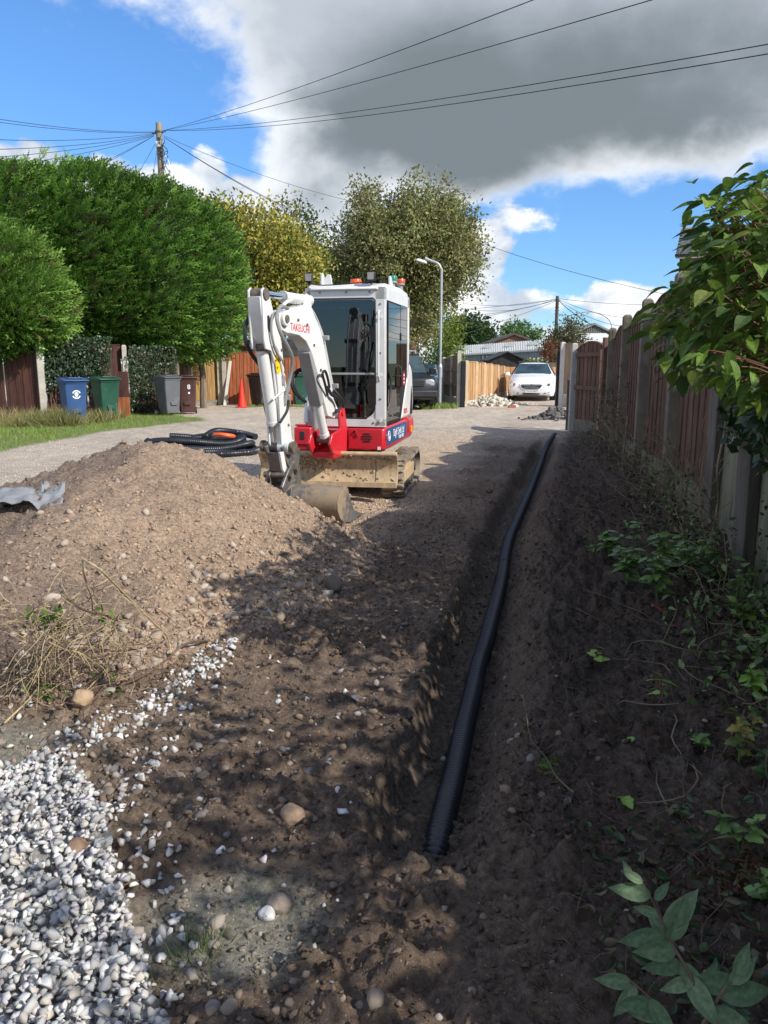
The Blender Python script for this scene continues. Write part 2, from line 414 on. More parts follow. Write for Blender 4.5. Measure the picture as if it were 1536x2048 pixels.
def gcolor(x, y):
    n1 = fbm(x * 1.3, y * 1.3, 4, 71); n2 = fbm(x * 9, y * 9, 3, 72)
    c = np.tile(np.array([.44, .375, .30]), (len(x), 1)) * (1 + .16 * n1 + .10 * n2)[:, None]
    d = x - trench_x(y)
    # tan strip scraped by the digger
    tan = np.exp(-((d + 2.0 + .4 * n1) / 1.25) ** 2) * (1 - sstep(11, 20, y))
    c = lerp3(c, (.48, .35, .235), tan)
    tracks = np.exp(-((d + 1.2) / .5) ** 2) * sstep(14, 18, y) * .4
    c = lerp3(c, (.30, .24, .19), tracks)
    c = lerp3(c, (.50, .42, .32), sstep(16, 22, y) * .6 * np.clip(.5 + n1, 0, 1))
    c = lerp3(c, (.19, .132, .09), fore_mask(x, y) * np.clip(.85 + .3 * n1, 0, 1))
    c = lerp3(c, (.145, .104, .075), soil_mask(x, y) * np.clip(.85 + .3 * n1, 0, 1))
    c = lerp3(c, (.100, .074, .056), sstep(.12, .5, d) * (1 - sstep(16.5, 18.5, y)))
    c = lerp3(c, (.25, .235, .185), silt_mask(x, y) * .9 * fore_mask(x, y))
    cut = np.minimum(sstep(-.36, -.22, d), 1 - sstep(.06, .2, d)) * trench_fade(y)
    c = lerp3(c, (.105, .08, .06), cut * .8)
    gp_ = in_poly(x, y, GPOLY); c[gp_] = np.array([.36, .35, .335]) * (1 + .3 * n2[gp_])[:, None]
    # grass roots and earth under the verge and along the back fences
    vg = verge_mask(x, y)
    c = lerp3(c, (.15, .19, .06), vg)
    far = sstep(45, 70, np.hypot(x, y))
    c = lerp3(c, (.10, .12, .05), far)
    return c * (1 + .18 * n2[:, None])
# edge of the grass strip on the left
VE = [(-30, 4.0), (-9.2, 9.0), (-7.0, 12.2), (-6.3, 15.0), (-6.0, 17.5), (-5.2, 19.2), (-4.7, 20.5), (-5.4, 21.6), (-6.4, 23.5), (-7.2, 27)]
def verge_mask(x, y):
    ex = np.interp(y, [v[1] for v in VE], [v[0] for v in VE])
    e = .35 * fbm(x * 1.5, y * 1.5, 3, 81)
    return sstep(-.15, .25, ex - x + e) * sstep(3, 5, y) * (1 - sstep(25.5, 27.0, y))
def axis(segs):
    o = []
    for a, bb, h0, h1 in segs:
        t = a
        while t < bb - 1e-9:
            o.append(t); f = (t - a) / (bb - a); t += h0 * (h1 / h0) ** f
    o.append(segs[-1][1]); return np.array(o)
gx = np.concatenate([-axis([(3.0, 12, .03, .35), (12, 90, .5, 20), (90, 420, 25, 80)])[::-1], axis([(-3.0, -2.2, .035, .02), (-2.2, 1.9, .019, .019), (1.9, 4.6, .022, .06)])[1:-1],
                     axis([(4.6, 12, .05, .4), (12, 90, .5, 20), (90, 420, 25, 80)])])
gy = np.concatenate([-axis([(-.6, 20, .2, 4), (20, 200, 8, 60)])[::-1], axis([(.6, 1.4, .09, .02), (1.4, 4.2, .017, .021), (4.2, 9, .024, .06), (9, 18, .065, .16), (18, 34, .13, .6), (34, 120, .8, 20), (120, 900, 25, 150)])[1:]])
def grid_obj(name, xs, ys, hf, cf, mat, keep=None):
    X, Y = np.meshgrid(xs, ys); x = X.ravel(); y = Y.ravel(); z = hf(x, y); col = cf(x, y)
    nx = len(xs); ny = len(ys)
    i = np.arange(nx * ny).reshape(ny, nx)
    F = np.stack([i[:-1, :-1].ravel(), i[:-1, 1:].ravel(), i[1:, 1:].ravel(), i[1:, :-1].ravel()], 1)
    V = np.stack([x, y, z], 1)
    if keep is not None:
        k = keep(x, y); F = F[k[F].any(1)]
        u = np.unique(F); mp = -np.ones(len(V), int); mp[u] = np.arange(len(u)); V = V[u]; F = mp[F]; col = col[u]
    return np_obj(name, V, F, mat, None, np.clip(col, .01, .9), smooth=True)
M_soil = vmat('soil', .95, .42, 45, 1.0, 85, specks=.8)
M_stone = vmat('stone', .85, .22, 40, .35, 120, rnd=.2)
M_chip = vmat('limestone', .8, .10, 30, .3, 90)
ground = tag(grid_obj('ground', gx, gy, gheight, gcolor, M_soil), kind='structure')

# ---------------------------------------------------------------- the heap of dug soil
HP = (-1.78, 6.05, .93)
def heap_raw(x, y):
    dx = (x - HP[0] - .05 * fbm(x * 2, y * 2, 2, 90)); dy = y - HP[1]
    ax = np.where(dx > 0, 1.78, 2.5); ay = np.where(dy < 0, 2.95, 1.35)
    r = (np.abs(dx / ax) ** 1.6 + np.abs(dy / ay) ** 1.6) ** (1 / 1.6)
    h = HP[2] * (1.05 - np.sqrt(r * r + .012) * 1.05) 
    dx2 = (x + 2.55) / 1.05; dy2 = (y - 4.15) / 1.15
    h2 = .62 * (1 - np.sqrt(dx2 * dx2 + dy2 * dy2 + .03))
    h3 = .16 * (1 - np.sqrt(((x + .75) / 1.0) ** 2 + ((y - 5.6) / 1.2) ** 2 + .02))
    k = .10
    m = np.maximum(h, h2); s = np.maximum(k - np.abs(h - h2), 0) / k; m = m + s * s * k * .25
    return np.maximum(m, h3 + 0 * m) if False else m + .07 * fbm(x * 1.6, y * 1.6, 4, 91) * sstep(-.05, .2, m) + .10 * np.maximum(fbm(x * .9 + 3, y * .9, 3, 93), 0) * sstep(.05, .35, m)
def heap_h(x, y):
    h = heap_raw(x, y)
    det = lumps(x / .19, y / .19, 92) * .07 * np.clip(fbm(x * 1.3, y * 1.3, 2, 88) + .45, 0, 1) + lumps(x / .10, y / .10, 94) * .05 + lumps(x / .045, y / .045, 95) * .03 + lumps(x / .022, y / .022, 96) * .010
    return np.where(h > -.02, macro(x, y) + h + det * sstep(-.02, .06, h), macro(x, y) - .06)
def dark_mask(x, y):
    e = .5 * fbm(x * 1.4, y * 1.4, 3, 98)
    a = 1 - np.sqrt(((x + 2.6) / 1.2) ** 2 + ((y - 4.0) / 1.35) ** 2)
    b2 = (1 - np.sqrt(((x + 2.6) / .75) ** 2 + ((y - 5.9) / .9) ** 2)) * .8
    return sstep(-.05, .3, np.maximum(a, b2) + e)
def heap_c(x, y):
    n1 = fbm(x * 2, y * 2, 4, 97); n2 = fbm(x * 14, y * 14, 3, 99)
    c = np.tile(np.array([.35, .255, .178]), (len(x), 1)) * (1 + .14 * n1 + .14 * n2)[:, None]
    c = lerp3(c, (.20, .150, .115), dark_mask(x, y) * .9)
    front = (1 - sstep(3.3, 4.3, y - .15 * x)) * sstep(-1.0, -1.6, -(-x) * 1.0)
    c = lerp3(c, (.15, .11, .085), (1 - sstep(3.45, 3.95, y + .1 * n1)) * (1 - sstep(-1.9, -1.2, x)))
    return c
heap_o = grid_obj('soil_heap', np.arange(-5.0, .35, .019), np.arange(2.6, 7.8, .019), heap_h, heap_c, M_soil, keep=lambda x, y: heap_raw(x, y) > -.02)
tag(heap_o, 'big heap of dug brown soil and stones beside the trench', 'soil heap')
def top_h(x, y):
    return np.where(heap_raw(x, y) > -.02, np.maximum(heap_h(x, y), gheight(x, y)), gheight(x, y))
LX, LY_ = np.arange(-5.2, 4.6, .02), np.arange(1.0, 16.4, .02)
_gx, _gy = np.meshgrid(LX, LY_); LG = gheight(_gx.ravel(), _gy.ravel()); _k = heap_raw(_gx.ravel(), _gy.ravel()) > -.02; LT = LG.copy()
LT[_k] = np.maximum(LG[_k], heap_h(_gx.ravel()[_k], _gy.ravel()[_k])); LG = LG.reshape(_gx.shape); LT = LT.reshape(_gx.shape)
def _look(T, x, y):
    i = (x - LX[0]) / .02; j = (y - LY_[0]) / .02
    if i < 0 or j < 0 or i >= len(LX) - 1 or j >= len(LY_) - 1: return float(macro(np.array([x], float), np.array([y], float))[0])
    a = int(i); c = int(j); f = i - a; h = j - c
    return float((T[c, a] * (1 - f) + T[c, a + 1] * f) * (1 - h) + (T[c + 1, a] * (1 - f) + T[c + 1, a + 1] * f) * h)
def top1(x, y): return _look(LT, x, y)
def g1(x, y): return _look(LG, x, y)

# ---------------------------------------------------------------- stones
def hull_stone(n, seed, flat=.75, smooth=False):
    r = np.random.default_rng(seed); p = r.normal(size=(n, 3)); p /= np.linalg.norm(p, axis=1)[:, None]
    p *= (0.8 + .4 * r.random((n, 1))); p[:, 2] *= flat; p[:, 0] *= 1.15
    bm = bmesh.new(); [bm.verts.new(q) for q in p]; g = bmesh.ops.convex_hull(bm, input=bm.verts)
    bmesh.ops.delete(bm, geom=[v for v in bm.verts if not v.link_faces], context='VERTS')
    bmesh.ops.triangulate(bm, faces=bm.faces)
    bm.verts.ensure_lookup_table(); bm.verts.index_update()
    V = np.array([v.co[:] for v in bm.verts]); F = np.array([[v.index for v in f.verts] for f in bm.faces]); bm.free()
    return V, F
CHIPS = [hull_stone(13, 100 + k, .72) for k in range(10)]
PEBS = [hull_stone(26, 200 + k, .7) for k in range(10)]
CLODS = [hull_stone(8, 300 + k, .8) for k in range(6)]
ROUGH = [hull_stone(15, 500 + k, .75) for k in range(10)]
PEBL = [hull_stone(10, 250 + k, .72) for k in range(8)]
def rotmats(n, tilt=1.0):
    a = rng.random(n) * 2 * np.pi; bx = (rng.random(n) - .5) * 2 * tilt; by = (rng.random(n) - .5) * 2 * tilt
    ca, sa = np.cos(a), np.sin(a); Rz = np.zeros((n, 3, 3)); Rz[:, 0, 0] = ca; Rz[:, 0, 1] = -sa; Rz[:, 1, 0] = sa; Rz[:, 1, 1] = ca; Rz[:, 2, 2] = 1
    c, s_ = np.cos(bx), np.sin(bx); Rx = np.zeros((n, 3, 3)); Rx[:, 0, 0] = 1; Rx[:, 1, 1] = c; Rx[:, 1, 2] = -s_; Rx[:, 2, 1] = s_; Rx[:, 2, 2] = c
    c, s_ = np.cos(by), np.sin(by); Ry = np.zeros((n, 3, 3)); Ry[:, 1, 1] = 1; Ry[:, 0, 0] = c; Ry[:, 0, 2] = s_; Ry[:, 2, 0] = -s_; Ry[:, 2, 2] = c
    return Rz @ Rx @ Ry
def scatter(name, variants, P, size, cols, mat, parent=None, tilt=.5, smooth=False, kind='stuff', aniso=.25):
    "all small pieces of one kind as one mesh"
    n = len(P); Rm = rotmats(n, tilt); vi = rng.integers(0, len(variants), n); Vs = []; Fs = []; Cs = []; off = 0
    sc = size[:, None] * (1 + aniso * (rng.random((n, 3)) - .5) * 2)
    for k, (V, F) in enumerate(variants):
        idx = np.where(vi == k)[0]
        if not len(idx): continue
        W = np.einsum('nij,nvj->nvi', Rm[idx], V[None] * sc[idx][:, None, :]) + P[idx][:, None, :]
        Vs.append(W.reshape(-1, 3)); m = len(V)
        Fs.append((F[None] + (np.arange(len(idx)) * m)[:, None, None] + off).reshape(-1, 3)); off += m * len(idx)
        Cs.append(np.repeat(cols[idx], m, 0))
    o = np_obj(name, np.concatenate(Vs), np.concatenate(Fs), mat, parent, np.concatenate(Cs), smooth)
    if kind: tag(o, kind=kind)
    return o
def stone_meshes(variants, name, mat, palette, smooth):
    out = []
    for ci, c in enumerate(palette):
        for V, F in variants[:5]:
            me = np_mesh(name, V, F, np.tile(np.array(c), (len(V), 1)), smooth); me.materials.append(mat); out.append(me)
    return out
def stones_parts(parent, meshes, P, size, tilt=.5, name='stone'):
    for p, s_ in zip(P, size):
        inst(name, meshes[rng.integers(0, len(meshes))], p, ((rng.random() - .5) * tilt * 2, (rng.random() - .5) * tilt * 2, rng.random() * 6.28), parent,
             (s_ * (1 + .25 * (rng.random() - .5)), s_ * (1 + .3 * (rng.random() - .5)), s_ * (.9 + .2 * rng.random())))
def pal(n, base, var=.2, tint=.06):
    k = 1 + var * (rng.random((n, 1)) - .5) * 2; t = 1 + tint * (rng.random((n, 3)) - .5) * 2
    return np.clip(np.asarray(base)[None] * k * t, .01, .92)
def stone_cols(n):
    P3 = np.array([[.21, .155, .11], [.26, .20, .15], [.19, .17, .155], [.30, .255, .21], [.17, .125, .095]])
    return np.clip(P3[rng.integers(0, 5, n)] * (1 + .3 * (rng.random((n, 1)) - .5)), .02, .8)
def sample(n, x0, x1, y0, y1, dens):
    x = x0 + (x1 - x0) * rng.random(n); y = y0 + (y1 - y0) * rng.random(n)
    k = rng.random(n) < dens(x, y); return x[k], y[k]
def view_size(P, size):
    f = P[:, 1] * math.cos(PITCH) - (P[:, 2] - CAM_H) * math.sin(PITCH); u = 768 + FPX * P[:, 0] / f
    v = 1024 - FPX * (P[:, 1] * math.sin(PITCH) + (P[:, 2] - CAM_H) * math.cos(PITCH)) / f
    s = size / f; s[(u < 0) | (u > 1536) | (v > 2048)] = 0
    return s
def place(name_many, variants, mat, parent, palette, P, size, cols, tilt=.6, smooth=False, nparts=300, low=None):
    "the pieces that show largest are parts of their own, the rest one part"
    order = np.argsort(-view_size(P, size)); big_, rest = order[:nparts], order[nparts:]
    stones_parts(parent, stone_meshes(variants, 'stone', mat, palette, smooth), P[big_], size[big_], tilt)
    if len(rest): scatter(name_many, low or variants, P[rest], size[rest], cols[rest], mat, parent, tilt, smooth)

# stones and clods in the soil
x, y = sample(230000, -2.4, 2.6, 1.35, 9.0, lambda x, y: (heap_raw(x, y) < .0) * (x < fence_x(y)) * np.clip(1.8 / y, 0, 1) ** 1.2 * (.3 + .7 * sstep(-.25, .35, fbm(x * 2, y * 2, 3, 110))))
s_ = .0035 + .014 * rng.random(len(x)) ** 4.0
P = np.stack([x, y, gheight(x, y) + s_ * .1], 1)
cc = gcolor(x, y) * (1.0 + .75 * (rng.random((len(x), 1)) - .45)) * np.array([1.02, 1.0, .98])
scatter('clods', CLODS, P, s_, np.clip(cc, .01, .8), M_soil, ground, 1.0)
x, y = sample(42000, -2.4, 1.5, 1.35, 8.5, lambda x, y: (heap_raw(x, y) < .0) * np.clip(1.8 / y, 0, 1) * (.15 + .85 * sstep(-.1, .3, fbm(x * 1.6, y * 1.6, 3, 111))) * (.12 + .88 * (1 - sstep(-.75, -.15, x - trench_x(y)))))
s_ = np.clip(.0072 * np.exp(.5 * rng.normal(size=len(x))), .004, .024)
P = np.stack([x, y, gheight(x, y) + s_ * .15], 1)
PALS = [(.21, .16, .12), (.27, .215, .165), (.20, .18, .165), (.33, .29, .245), (.24, .175, .12)]
place('loose_stones', PEBS, M_stone, ground, PALS, P, s_, stone_cols(len(x)), .7, True, low=PEBL)
# pebbles over the gravel lane
x, y = sample(23000, -7, 5, 6.5, 17, lambda x, y: (1 - soil_mask(x, y)) * (heap_raw(x, y) < 0) * (1 - verge_mask(x, y)) * np.clip(8 / y, 0, 1) ** 1.5)
s_ = .007 + .012 * rng.random(len(x)) ** 2
scatter('lane_stones', CLODS, np.stack([x, y, gheight(x, y) + s_ * .2], 1), s_, pal(len(x), (.45, .385, .31), .28), M_stone, ground, .6)
# stones in the heap
x, y = sample(52000, -4.6, .2, 2.8, 7.4, lambda x, y: (heap_raw(x, y) > -.02) * (.22 + .78 * sstep(.75, .1, heap_raw(x, y)) * (1 - .7 * dark_mask(x, y))) * np.clip(4 / y, 0, 1))
s_ = np.clip(.0088 * np.exp(.5 * rng.normal(size=len(x))), .004, .036)
s_ *= .8 + .45 * sstep(.5, .05, heap_raw(x, y))
P = np.stack([x, y, heap_h(x, y) + s_ * .1], 1)
cc = heap_c(x, y) * (1.08 + .5 * (rng.random((len(x), 1)) - .5))
place('heap_stones', ROUGH, M_stone, heap_o, [(.36, .275, .20), (.40, .32, .24), (.32, .26, .205), (.44, .38, .31), (.30, .215, .15)], P, s_, np.clip(cc, .02, .8), .9, False, low=CLODS)

# ---------------------------------------------------------------- white limestone chippings
def strip(x, y, pts, w):
    o = np.full(len(x), 9.0)
    for a, bb in zip(pts[:-1], pts[1:]):
        dx, dy = bb.x - a.x, bb.y - a.y; t = np.clip(((x - a.x) * dx + (y - a.y) * dy) / (dx * dx + dy * dy), 0, 1)
        o = np.minimum(o, np.hypot(x - a.x - t * dx, y - a.y - t * dy))
    return sstep(w, w * .3, o + .04 * fbm(x * 6, y * 6, 2, 120))
ST1 = [gp(px, py) for px, py in [(60, 1560), (150, 1495), (260, 1455), (330, 1400), (400, 1345), (450, 1300)]]
ST2 = [gp(px, py) for px, py in [(215, 1700), (255, 1600), (300, 1530), (330, 1480), (390, 1440)]]
ST3 = [gp(px, py) for px, py in [(200, 1640), (240, 1700), (280, 1750), (300, 1960)]]
def chipd(x, y):
    d = in_poly(x, y, GPOLY) * 1.0
    return np.clip(d + .42 * strip(x, y, ST1, .12) + .16 * strip(x, y, ST2, .10) + .16 * strip(x, y, ST3, .2) + .008 * ((x < -.1) & (y < 4.2)), 0, 1) * (heap_raw(x, y) < .02)
x, y = sample(50000, -2.2, .6, 1.2, 4.6, lambda x, y: chipd(x, y) * .7)
s_ = .0085 + .0105 * rng.random(len(x)) ** 2.0
inside = in_poly(x, y, GPOLY)
lift = np.where(inside, .045 * rng.random(len(x)), .003) + s_ * .25
P = np.stack([x, y, gheight(x, y) + lift], 1)
gv = tag(bpy.data.objects.new('white_gravel', None), kind='structure'); link(gv)
k2 = rng.random(9000); xs_ = -2.3 + 2.2 * rng.random(9000); ys_ = 1.2 + 1.8 * rng.random(9000); kk = in_poly(xs_, ys_, GPOLY); xs_, ys_ = xs_[kk], ys_[kk]
scatter('small_chippings', CHIPS, np.stack([xs_, ys_, gheight(xs_, ys_) + .012 * rng.random(len(xs_))], 1), .006 + .007 * rng.random(len(xs_)), pal(len(xs_), (.46, .455, .44), .25, .03), M_chip, gv, .9)
place('loose_chippings', CHIPS, M_chip, gv, [(.56, .555, .535), (.62, .61, .59), (.47, .46, .435), (.50, .455, .39), (.36, .35, .335)], P, s_, pal(len(x), (.50, .49, .465), .34, .05), .9, False)
# a few large stones that stand out
def rough_stone(seed, sq):
    bm = bmesh.new(); bmesh.ops.create_icosphere(bm, subdivisions=4, radius=1.0); V = np.array([v.co[:] for v in bm.verts]); F = np.array([[v.index for v in f.verts] for f in bm.faces]); bm.free()
    r = np.random.default_rng(seed); k = np.ones(len(V))
    for _ in range(9):                       # broken faces
        d = r.normal(size=3); d /= np.linalg.norm(d); h = .62 + .3 * r.random(); t = V @ d; k = np.where(t * k > h, np.minimum(k, h / np.maximum(t, 1e-3) * .5 + k * .5), k)
    V = V * k[:, None]; V = V * (1 + .10 * fbm(V[:, 0] * 2 + seed, V[:, 1] * 2 + V[:, 2] * 1.7, 4, seed))[:, None]
    return V * np.array([1.1, .95, sq]), F
def one_stone(px, py, size, col, label, seed, zoff=.3, sq=.8):
    p = gp(px, py); z = top1(p.x, p.y)
    for _ in range(6):
        p = gp(px, py, z); z = top1(p.x, p.y)
    V, F = rough_stone(seed, sq); V = V * size
    me = np_mesh('boulder', V, F, np.tile(np.array(col), (len(V), 1)), True); me.materials.append(M_stone)
    me.set_sharp_from_angle(angle=R(25))
    return tag(inst('boulder', me, (p.x, p.y, z + size * zoff), (.3, .2, seed)), label, 'stone')
one_stone(165, 1412, .05, (.38, .27, .17), 'rounded tan stone beside the roots at the foot of the heap', 11, .6, .9)
one_stone(588, 1640, .044, (.30, .21, .14), 'large tan stone in a patch of sun left of the trench', 12)
one_stone(560, 1815, .036, (.22, .185, .15), 'grey brown stone behind the white stone near the grass tuft', 13)
one_stone(535, 1832, .026, (.55, .54, .52), 'single pale stone right of the grass tuft', 15)
one_stone(160, 1712, .05, (.25, .165, .11), 'brown soil lump on the edge of the white chippings', 14)
one_stone(668, 1182, .055, (.16, .125, .095), 'upright pointed stone at the right foot of the soil heap', 16, .8, 1.3)
one_stone(188, 1100, .05, (.30, .225, .165), 'round stone half way up the soil heap', 17)
one_stone(405, 1072, .05, (.30, .22, .16), 'brown stone in the middle of the soil heap', 18)
one_stone(830, 905, .06, (.2, .15, .11), 'dark stone lying by the rear of the digger track', 19) if False else None
one_stone(978, 985, .05, (.12, .09, .07), 'dark stone on the shaded soil left of the trench', 20)
# ================================================================ THE MINI DIGGER
MUD = (.30, .23, .16)
W_ = dict(
    white=pmat('digger_white', (.66, .655, .625), .36, var=.06, bump=0, dirt=(.40, .34, .27), dirt_amt=.24, dirt_s=2.6, spec=.5, coat=.25),
    red=pmat('digger_red', (.55, .018, .03), .34, var=.08, dirt=(.34, .2, .15), dirt_amt=.14, dirt_s=3, spec=.5, coat=.3),
    black=pmat('black_plastic', (.022, .022, .024), .5, var=.2, dirt=(.2, .17, .14), dirt_amt=.12),
    rubber=pmat('rubber', (.03, .03, .03), .75, var=.2, dirt=(.33, .265, .195), dirt_amt=.8, dirt_s=5, bump=.4, bs=40),
    steel=pmat('worn_steel', (.16, .155, .15), .45, .55, var=.3, vs=9, dirt=(.30, .235, .17), dirt_amt=.45, dirt_s=4, bump=.2, bs=50),
    chrome=pmat('rod', (.75, .77, .8), .12, 1.0, var=.02),
    blade=pmat('dozer_blade', (.47, .345, .20), .55, .0, var=.22, vs=7, dirt=(.33, .25, .175), dirt_amt=.42, dirt_s=3.2, bump=.35, bs=45, stretch=(1.6, 1.6, .55)),
    mud=pmat('dried_mud', (.30, .225, .155), .95, var=.3, vs=30, bump=.8, bs=60),
    grease=pmat('greasy_steel', (.17, .14, .105), .5, .3, var=.35, vs=18),
    glass=glass('cab_glass', (.30, .36, .37)),
    dark=glass('tinted_glass', (.06, .065, .07), k=.95),
    orange=pmat('beacon_orange', (.75, .10, .02), .18, var=.05, spec=.6),
    green=pmat('beacon_green', (.01, .26, .16), .18, var=.05, spec=.6),
    amber=pmat('reflector_amber', (.85, .33, .02), .3, var=.05),
    lens=pmat('lamp_lens', (.35, .34, .34), .2, var=.1),
    blue=pmat('sign_blue', (.03, .085, .20), .35, var=.06),
    ink=pmat('sign_lettering', (.78, .80, .83), .5, var=.02),
    redink=pmat('red_lettering', (.62, .02, .03), .4, var=.02),
    yellow=pmat('warning_yellow', (.85, .55, .01), .4, var=.03),
    seat=pmat('seat_cloth', (.035, .035, .04), .8, var=.2),
    grey=pmat('grey_cover', (.30, .30, .29), .45, var=.1, dirt=(.36, .3, .24), dirt_amt=.2),
)
DO = Vector((-.38, 9.30, 0)); DA = R(-12.5)
digger = thing('mini_digger', 'white and red mini digger with its arm lowered to the ground', 'mini digger', DO, DA)
Rinv = Matrix.Rotation(-DA, 3, 'Z')
def toL(v): return Rinv @ (Vector(v) - DO)
def UU(u, v, w): return Vector((w, u, v))            # profile seen from the side: u along, v up, w across
# ---- undercarriage, turned a little against the cab
uc = MB(); uc.cyl((0, .0, .36), (0, 0, .50), .30, .27, 28); uc.box((0, 0, .28), (1.0, .55, .16)); uc.box((0, -.2, .22), (.5, .7, .12))
uco = uc.build('chassis', W_['steel'], digger, bevel=.015); UA = R(3.2); uco.rotation_euler.z = UA; uco.location = (-.06, 0, 0)
def track_path(n=96):
    y0, y1, r, zc = -.58, .62, .205, .215
    L = (y1 - y0); per = 2 * L + 2 * math.pi * r; out = []
    for i in range(n):
        t = per * i / n
        if t < L: out.append((y0 + t, zc + r - .012 * math.sin(math.pi * t / L), 0, 1))
        elif t < L + math.pi * r: a = (t - L) / r; out.append((y1 + r * math.sin(a), zc + r * math.cos(a), math.sin(a), math.cos(a)))
        elif t < 2 * L + math.pi * r: out.append((y1 - (t - L - math.pi * r), zc - r, 0, -1))
        else: a = (t - 2 * L - math.pi * r) / r; out.append((y0 - r * math.sin(a), zc - r * math.cos(a), -math.sin(a), -math.cos(a)))
    return out
for sx in (-1, 1):
    tp = track_path(); N = len(tp); m = MB(); wd = .125; xc = sx * .665
    vs = []; fs = []
    for i, (yy, zz, ny, nz) in enumerate(tp):
        for (ww, off) in ((-wd, 0), (wd, 0), (wd, -.035), (-wd, -.035)):
            vs.append((xc + ww, yy + ny * off, zz + nz * off))
    for i in range(N):
        j = (i + 1) % N
        for k in range(4): fs.append((i * 4 + k, i * 4 + (k + 1) % 4, j * 4 + (k + 1) % 4, j * 4 + k))
    m.add(vs, fs)
    for i in range(0, N, 2):                         # tread lugs, staggered left and right
        yy, zz, ny, nz = tp[i]; ty, tz = nz, -ny
        for half in (-1, 1):
            o2 = .012 * half
            c = Vector((xc + half * wd * .5, yy + ny * .012 + ty * o2, zz + nz * .012 + tz * o2))
            rot = Matrix(((1, 0, 0), (0, ty, ny), (0, tz, nz)))
            m.box(c, (wd * .98, .026, .024), rot, taper=.8)
    trk = m.build('track', W_['rubber'], digger, label='rubber track caked in dry mud'); trk.location = (-.06, 0, 0); trk.rotation_euler.z = UA
    f = MB(); f.box((xc, .02, .2), (.16, 1.0, .15)); f.box((xc, .02, .29), (.11, .7, .07)); f.build('track_frame', W_['blade'], trk, bevel=.012)
    for yy, rr, nm in ((-.58, .165, 'idler'), (.62, .16, 'sprocket')):
        w = MB(); w.cyl((xc - .06, yy, .215), (xc + .06, yy, .215), rr, n=22); w.cyl((xc - .085, yy, .215), (xc + .085, yy, .215), rr * .45, n=16)
        if nm == 'sprocket':
            for k in range(12):
                a = k * math.pi / 6; w.box((xc, yy + math.cos(a) * rr, .215 + math.sin(a) * rr), (.05, .03, .03), (a, 0, 0))
        w.build(nm, W_['steel'], trk)
    for k in range(4):
        w = MB(); yy = -.33 + k * .22; w.cyl((xc - .09, yy, .085), (xc + .09, yy, .085), .055, n=14); w.build('roller', W_['steel'], trk)
# ---- dozer blade
bl = MB(); N = 12; prof = []
for i in range(N + 1):
    t = i / N; z = .20 + .33 * t; y = -1.03 + .075 * math.sin(math.pi * t) - .02 * t
    prof.append((y, z))
back = [(y + .022, z) for y, z in prof][::-1]
bl.prism(prof + back, -.77, .77, UU)
bl.cyl((-.77, -1.035, .535), (.77, -1.035, .535), .026, n=10)
for sx in (-1, 1): bl.bar((sx * .32, -.925, .34), (sx * .32, -.35, .24), .09, .1)
bl.box((0, -1.052, .205), (1.54, .016, .06))
blo = bl.build('dozer_blade', W_['blade'], digger, bevel=.004); blo.location = (-.075, 0, 0); blo.rotation_euler.z = UA
for sx in (-.53, .53): seam = MB(); seam.prism([(y - .003, z) for y, z in prof[1:-1]] + [(y + .01, z) for y, z in prof[1:-1]][::-1], sx - .003, sx + .003, UU); seam.build('blade_joint', W_['black'], blo)
mdp = [hull_stone(14, 900 + k, .8) for k in range(4)]
P = []; 
for k in range(520):
    t = rng.random(); xx = -.74 + 1.48 * rng.random(); z = .22 + .3 * t
    if k < 190: xx = -.28 + .13 * rng.normal(); z = .43 + .05 * rng.normal()
    elif k < 400: z = .47 + .035 * abs(rng.normal())
    z = min(max(z, .21), .52); tt = (z - .2) / .33
    P.append((xx, -1.03 + .075 * math.sin(math.pi * tt) - .02 * tt - .004, z))
P = np.array(P); sz = .006 + .012 * rng.random(len(P)) ** 2; sz[:190] *= 1.5
mo = scatter('mud', mdp, P, sz, pal(len(P), (.40, .30, .21), .25), M_stone, blo, 1.5)
# ---- house: red skirt, counterweight
h = MB()
side = [(-.585, .52), (-.60, .56), (-.60, .785), (1.18, .80), (1.24, .70), (1.20, .58), (1.05, .535), (.0, .52)]
h.prism(side, -.53, .53, UU)
hb = h.build('house', W_['red'], digger, bevel=.035)
cw = MB()
arc = [(math.sin(a) * .53, .85 + math.cos(a) * .48) for a in np.linspace(-math.pi / 2, math.pi / 2, 15)]
cw.prism([(-.53, .70)] + arc + [(.53, .70)], .56, .98, lambda u, v, w: Vector((u, v, w)))
cw.build('counterweight', W_['red'], digger, bevel=.05)
fp = MB(); fp.box((.31, -.607, .655), (.40, .02, .235)); fpo = fp.build('front_panel', W_['red'], digger, bevel=.01)
for k in range(4):
    wv = (.085, .12, .12, .085)[k]; v = MB(); v.box((.33, -.6205, .715 - k * .028), (wv, .008, .012)); v.build('vent_slot', W_['black'], fpo, bevel=.002)
st = MB(); st.box((.47, -.6195, .555), (.035, .004, .035)); st.build('sticker', W_['ink'], fpo)
lt = MB(); lt.cyl((.19, -.62, .735), (.19, -.634, .735), .014, n=12); lt.bar((.20, -.626, .715), (.225, -.626, .68), .012, .012); lt.build('latch', W_['chrome'], fpo)
lip = MB(); lip.box((0, -.57, .795), (1.04, .05, .02)); lip.build('deck_lip', W_['red'], digger, bevel=.006)
bs = MB(); bs.cyl((0, 0, .46), (0, 0, .54), .40, n=30); bs.build('slew_ring', W_['black'], digger)
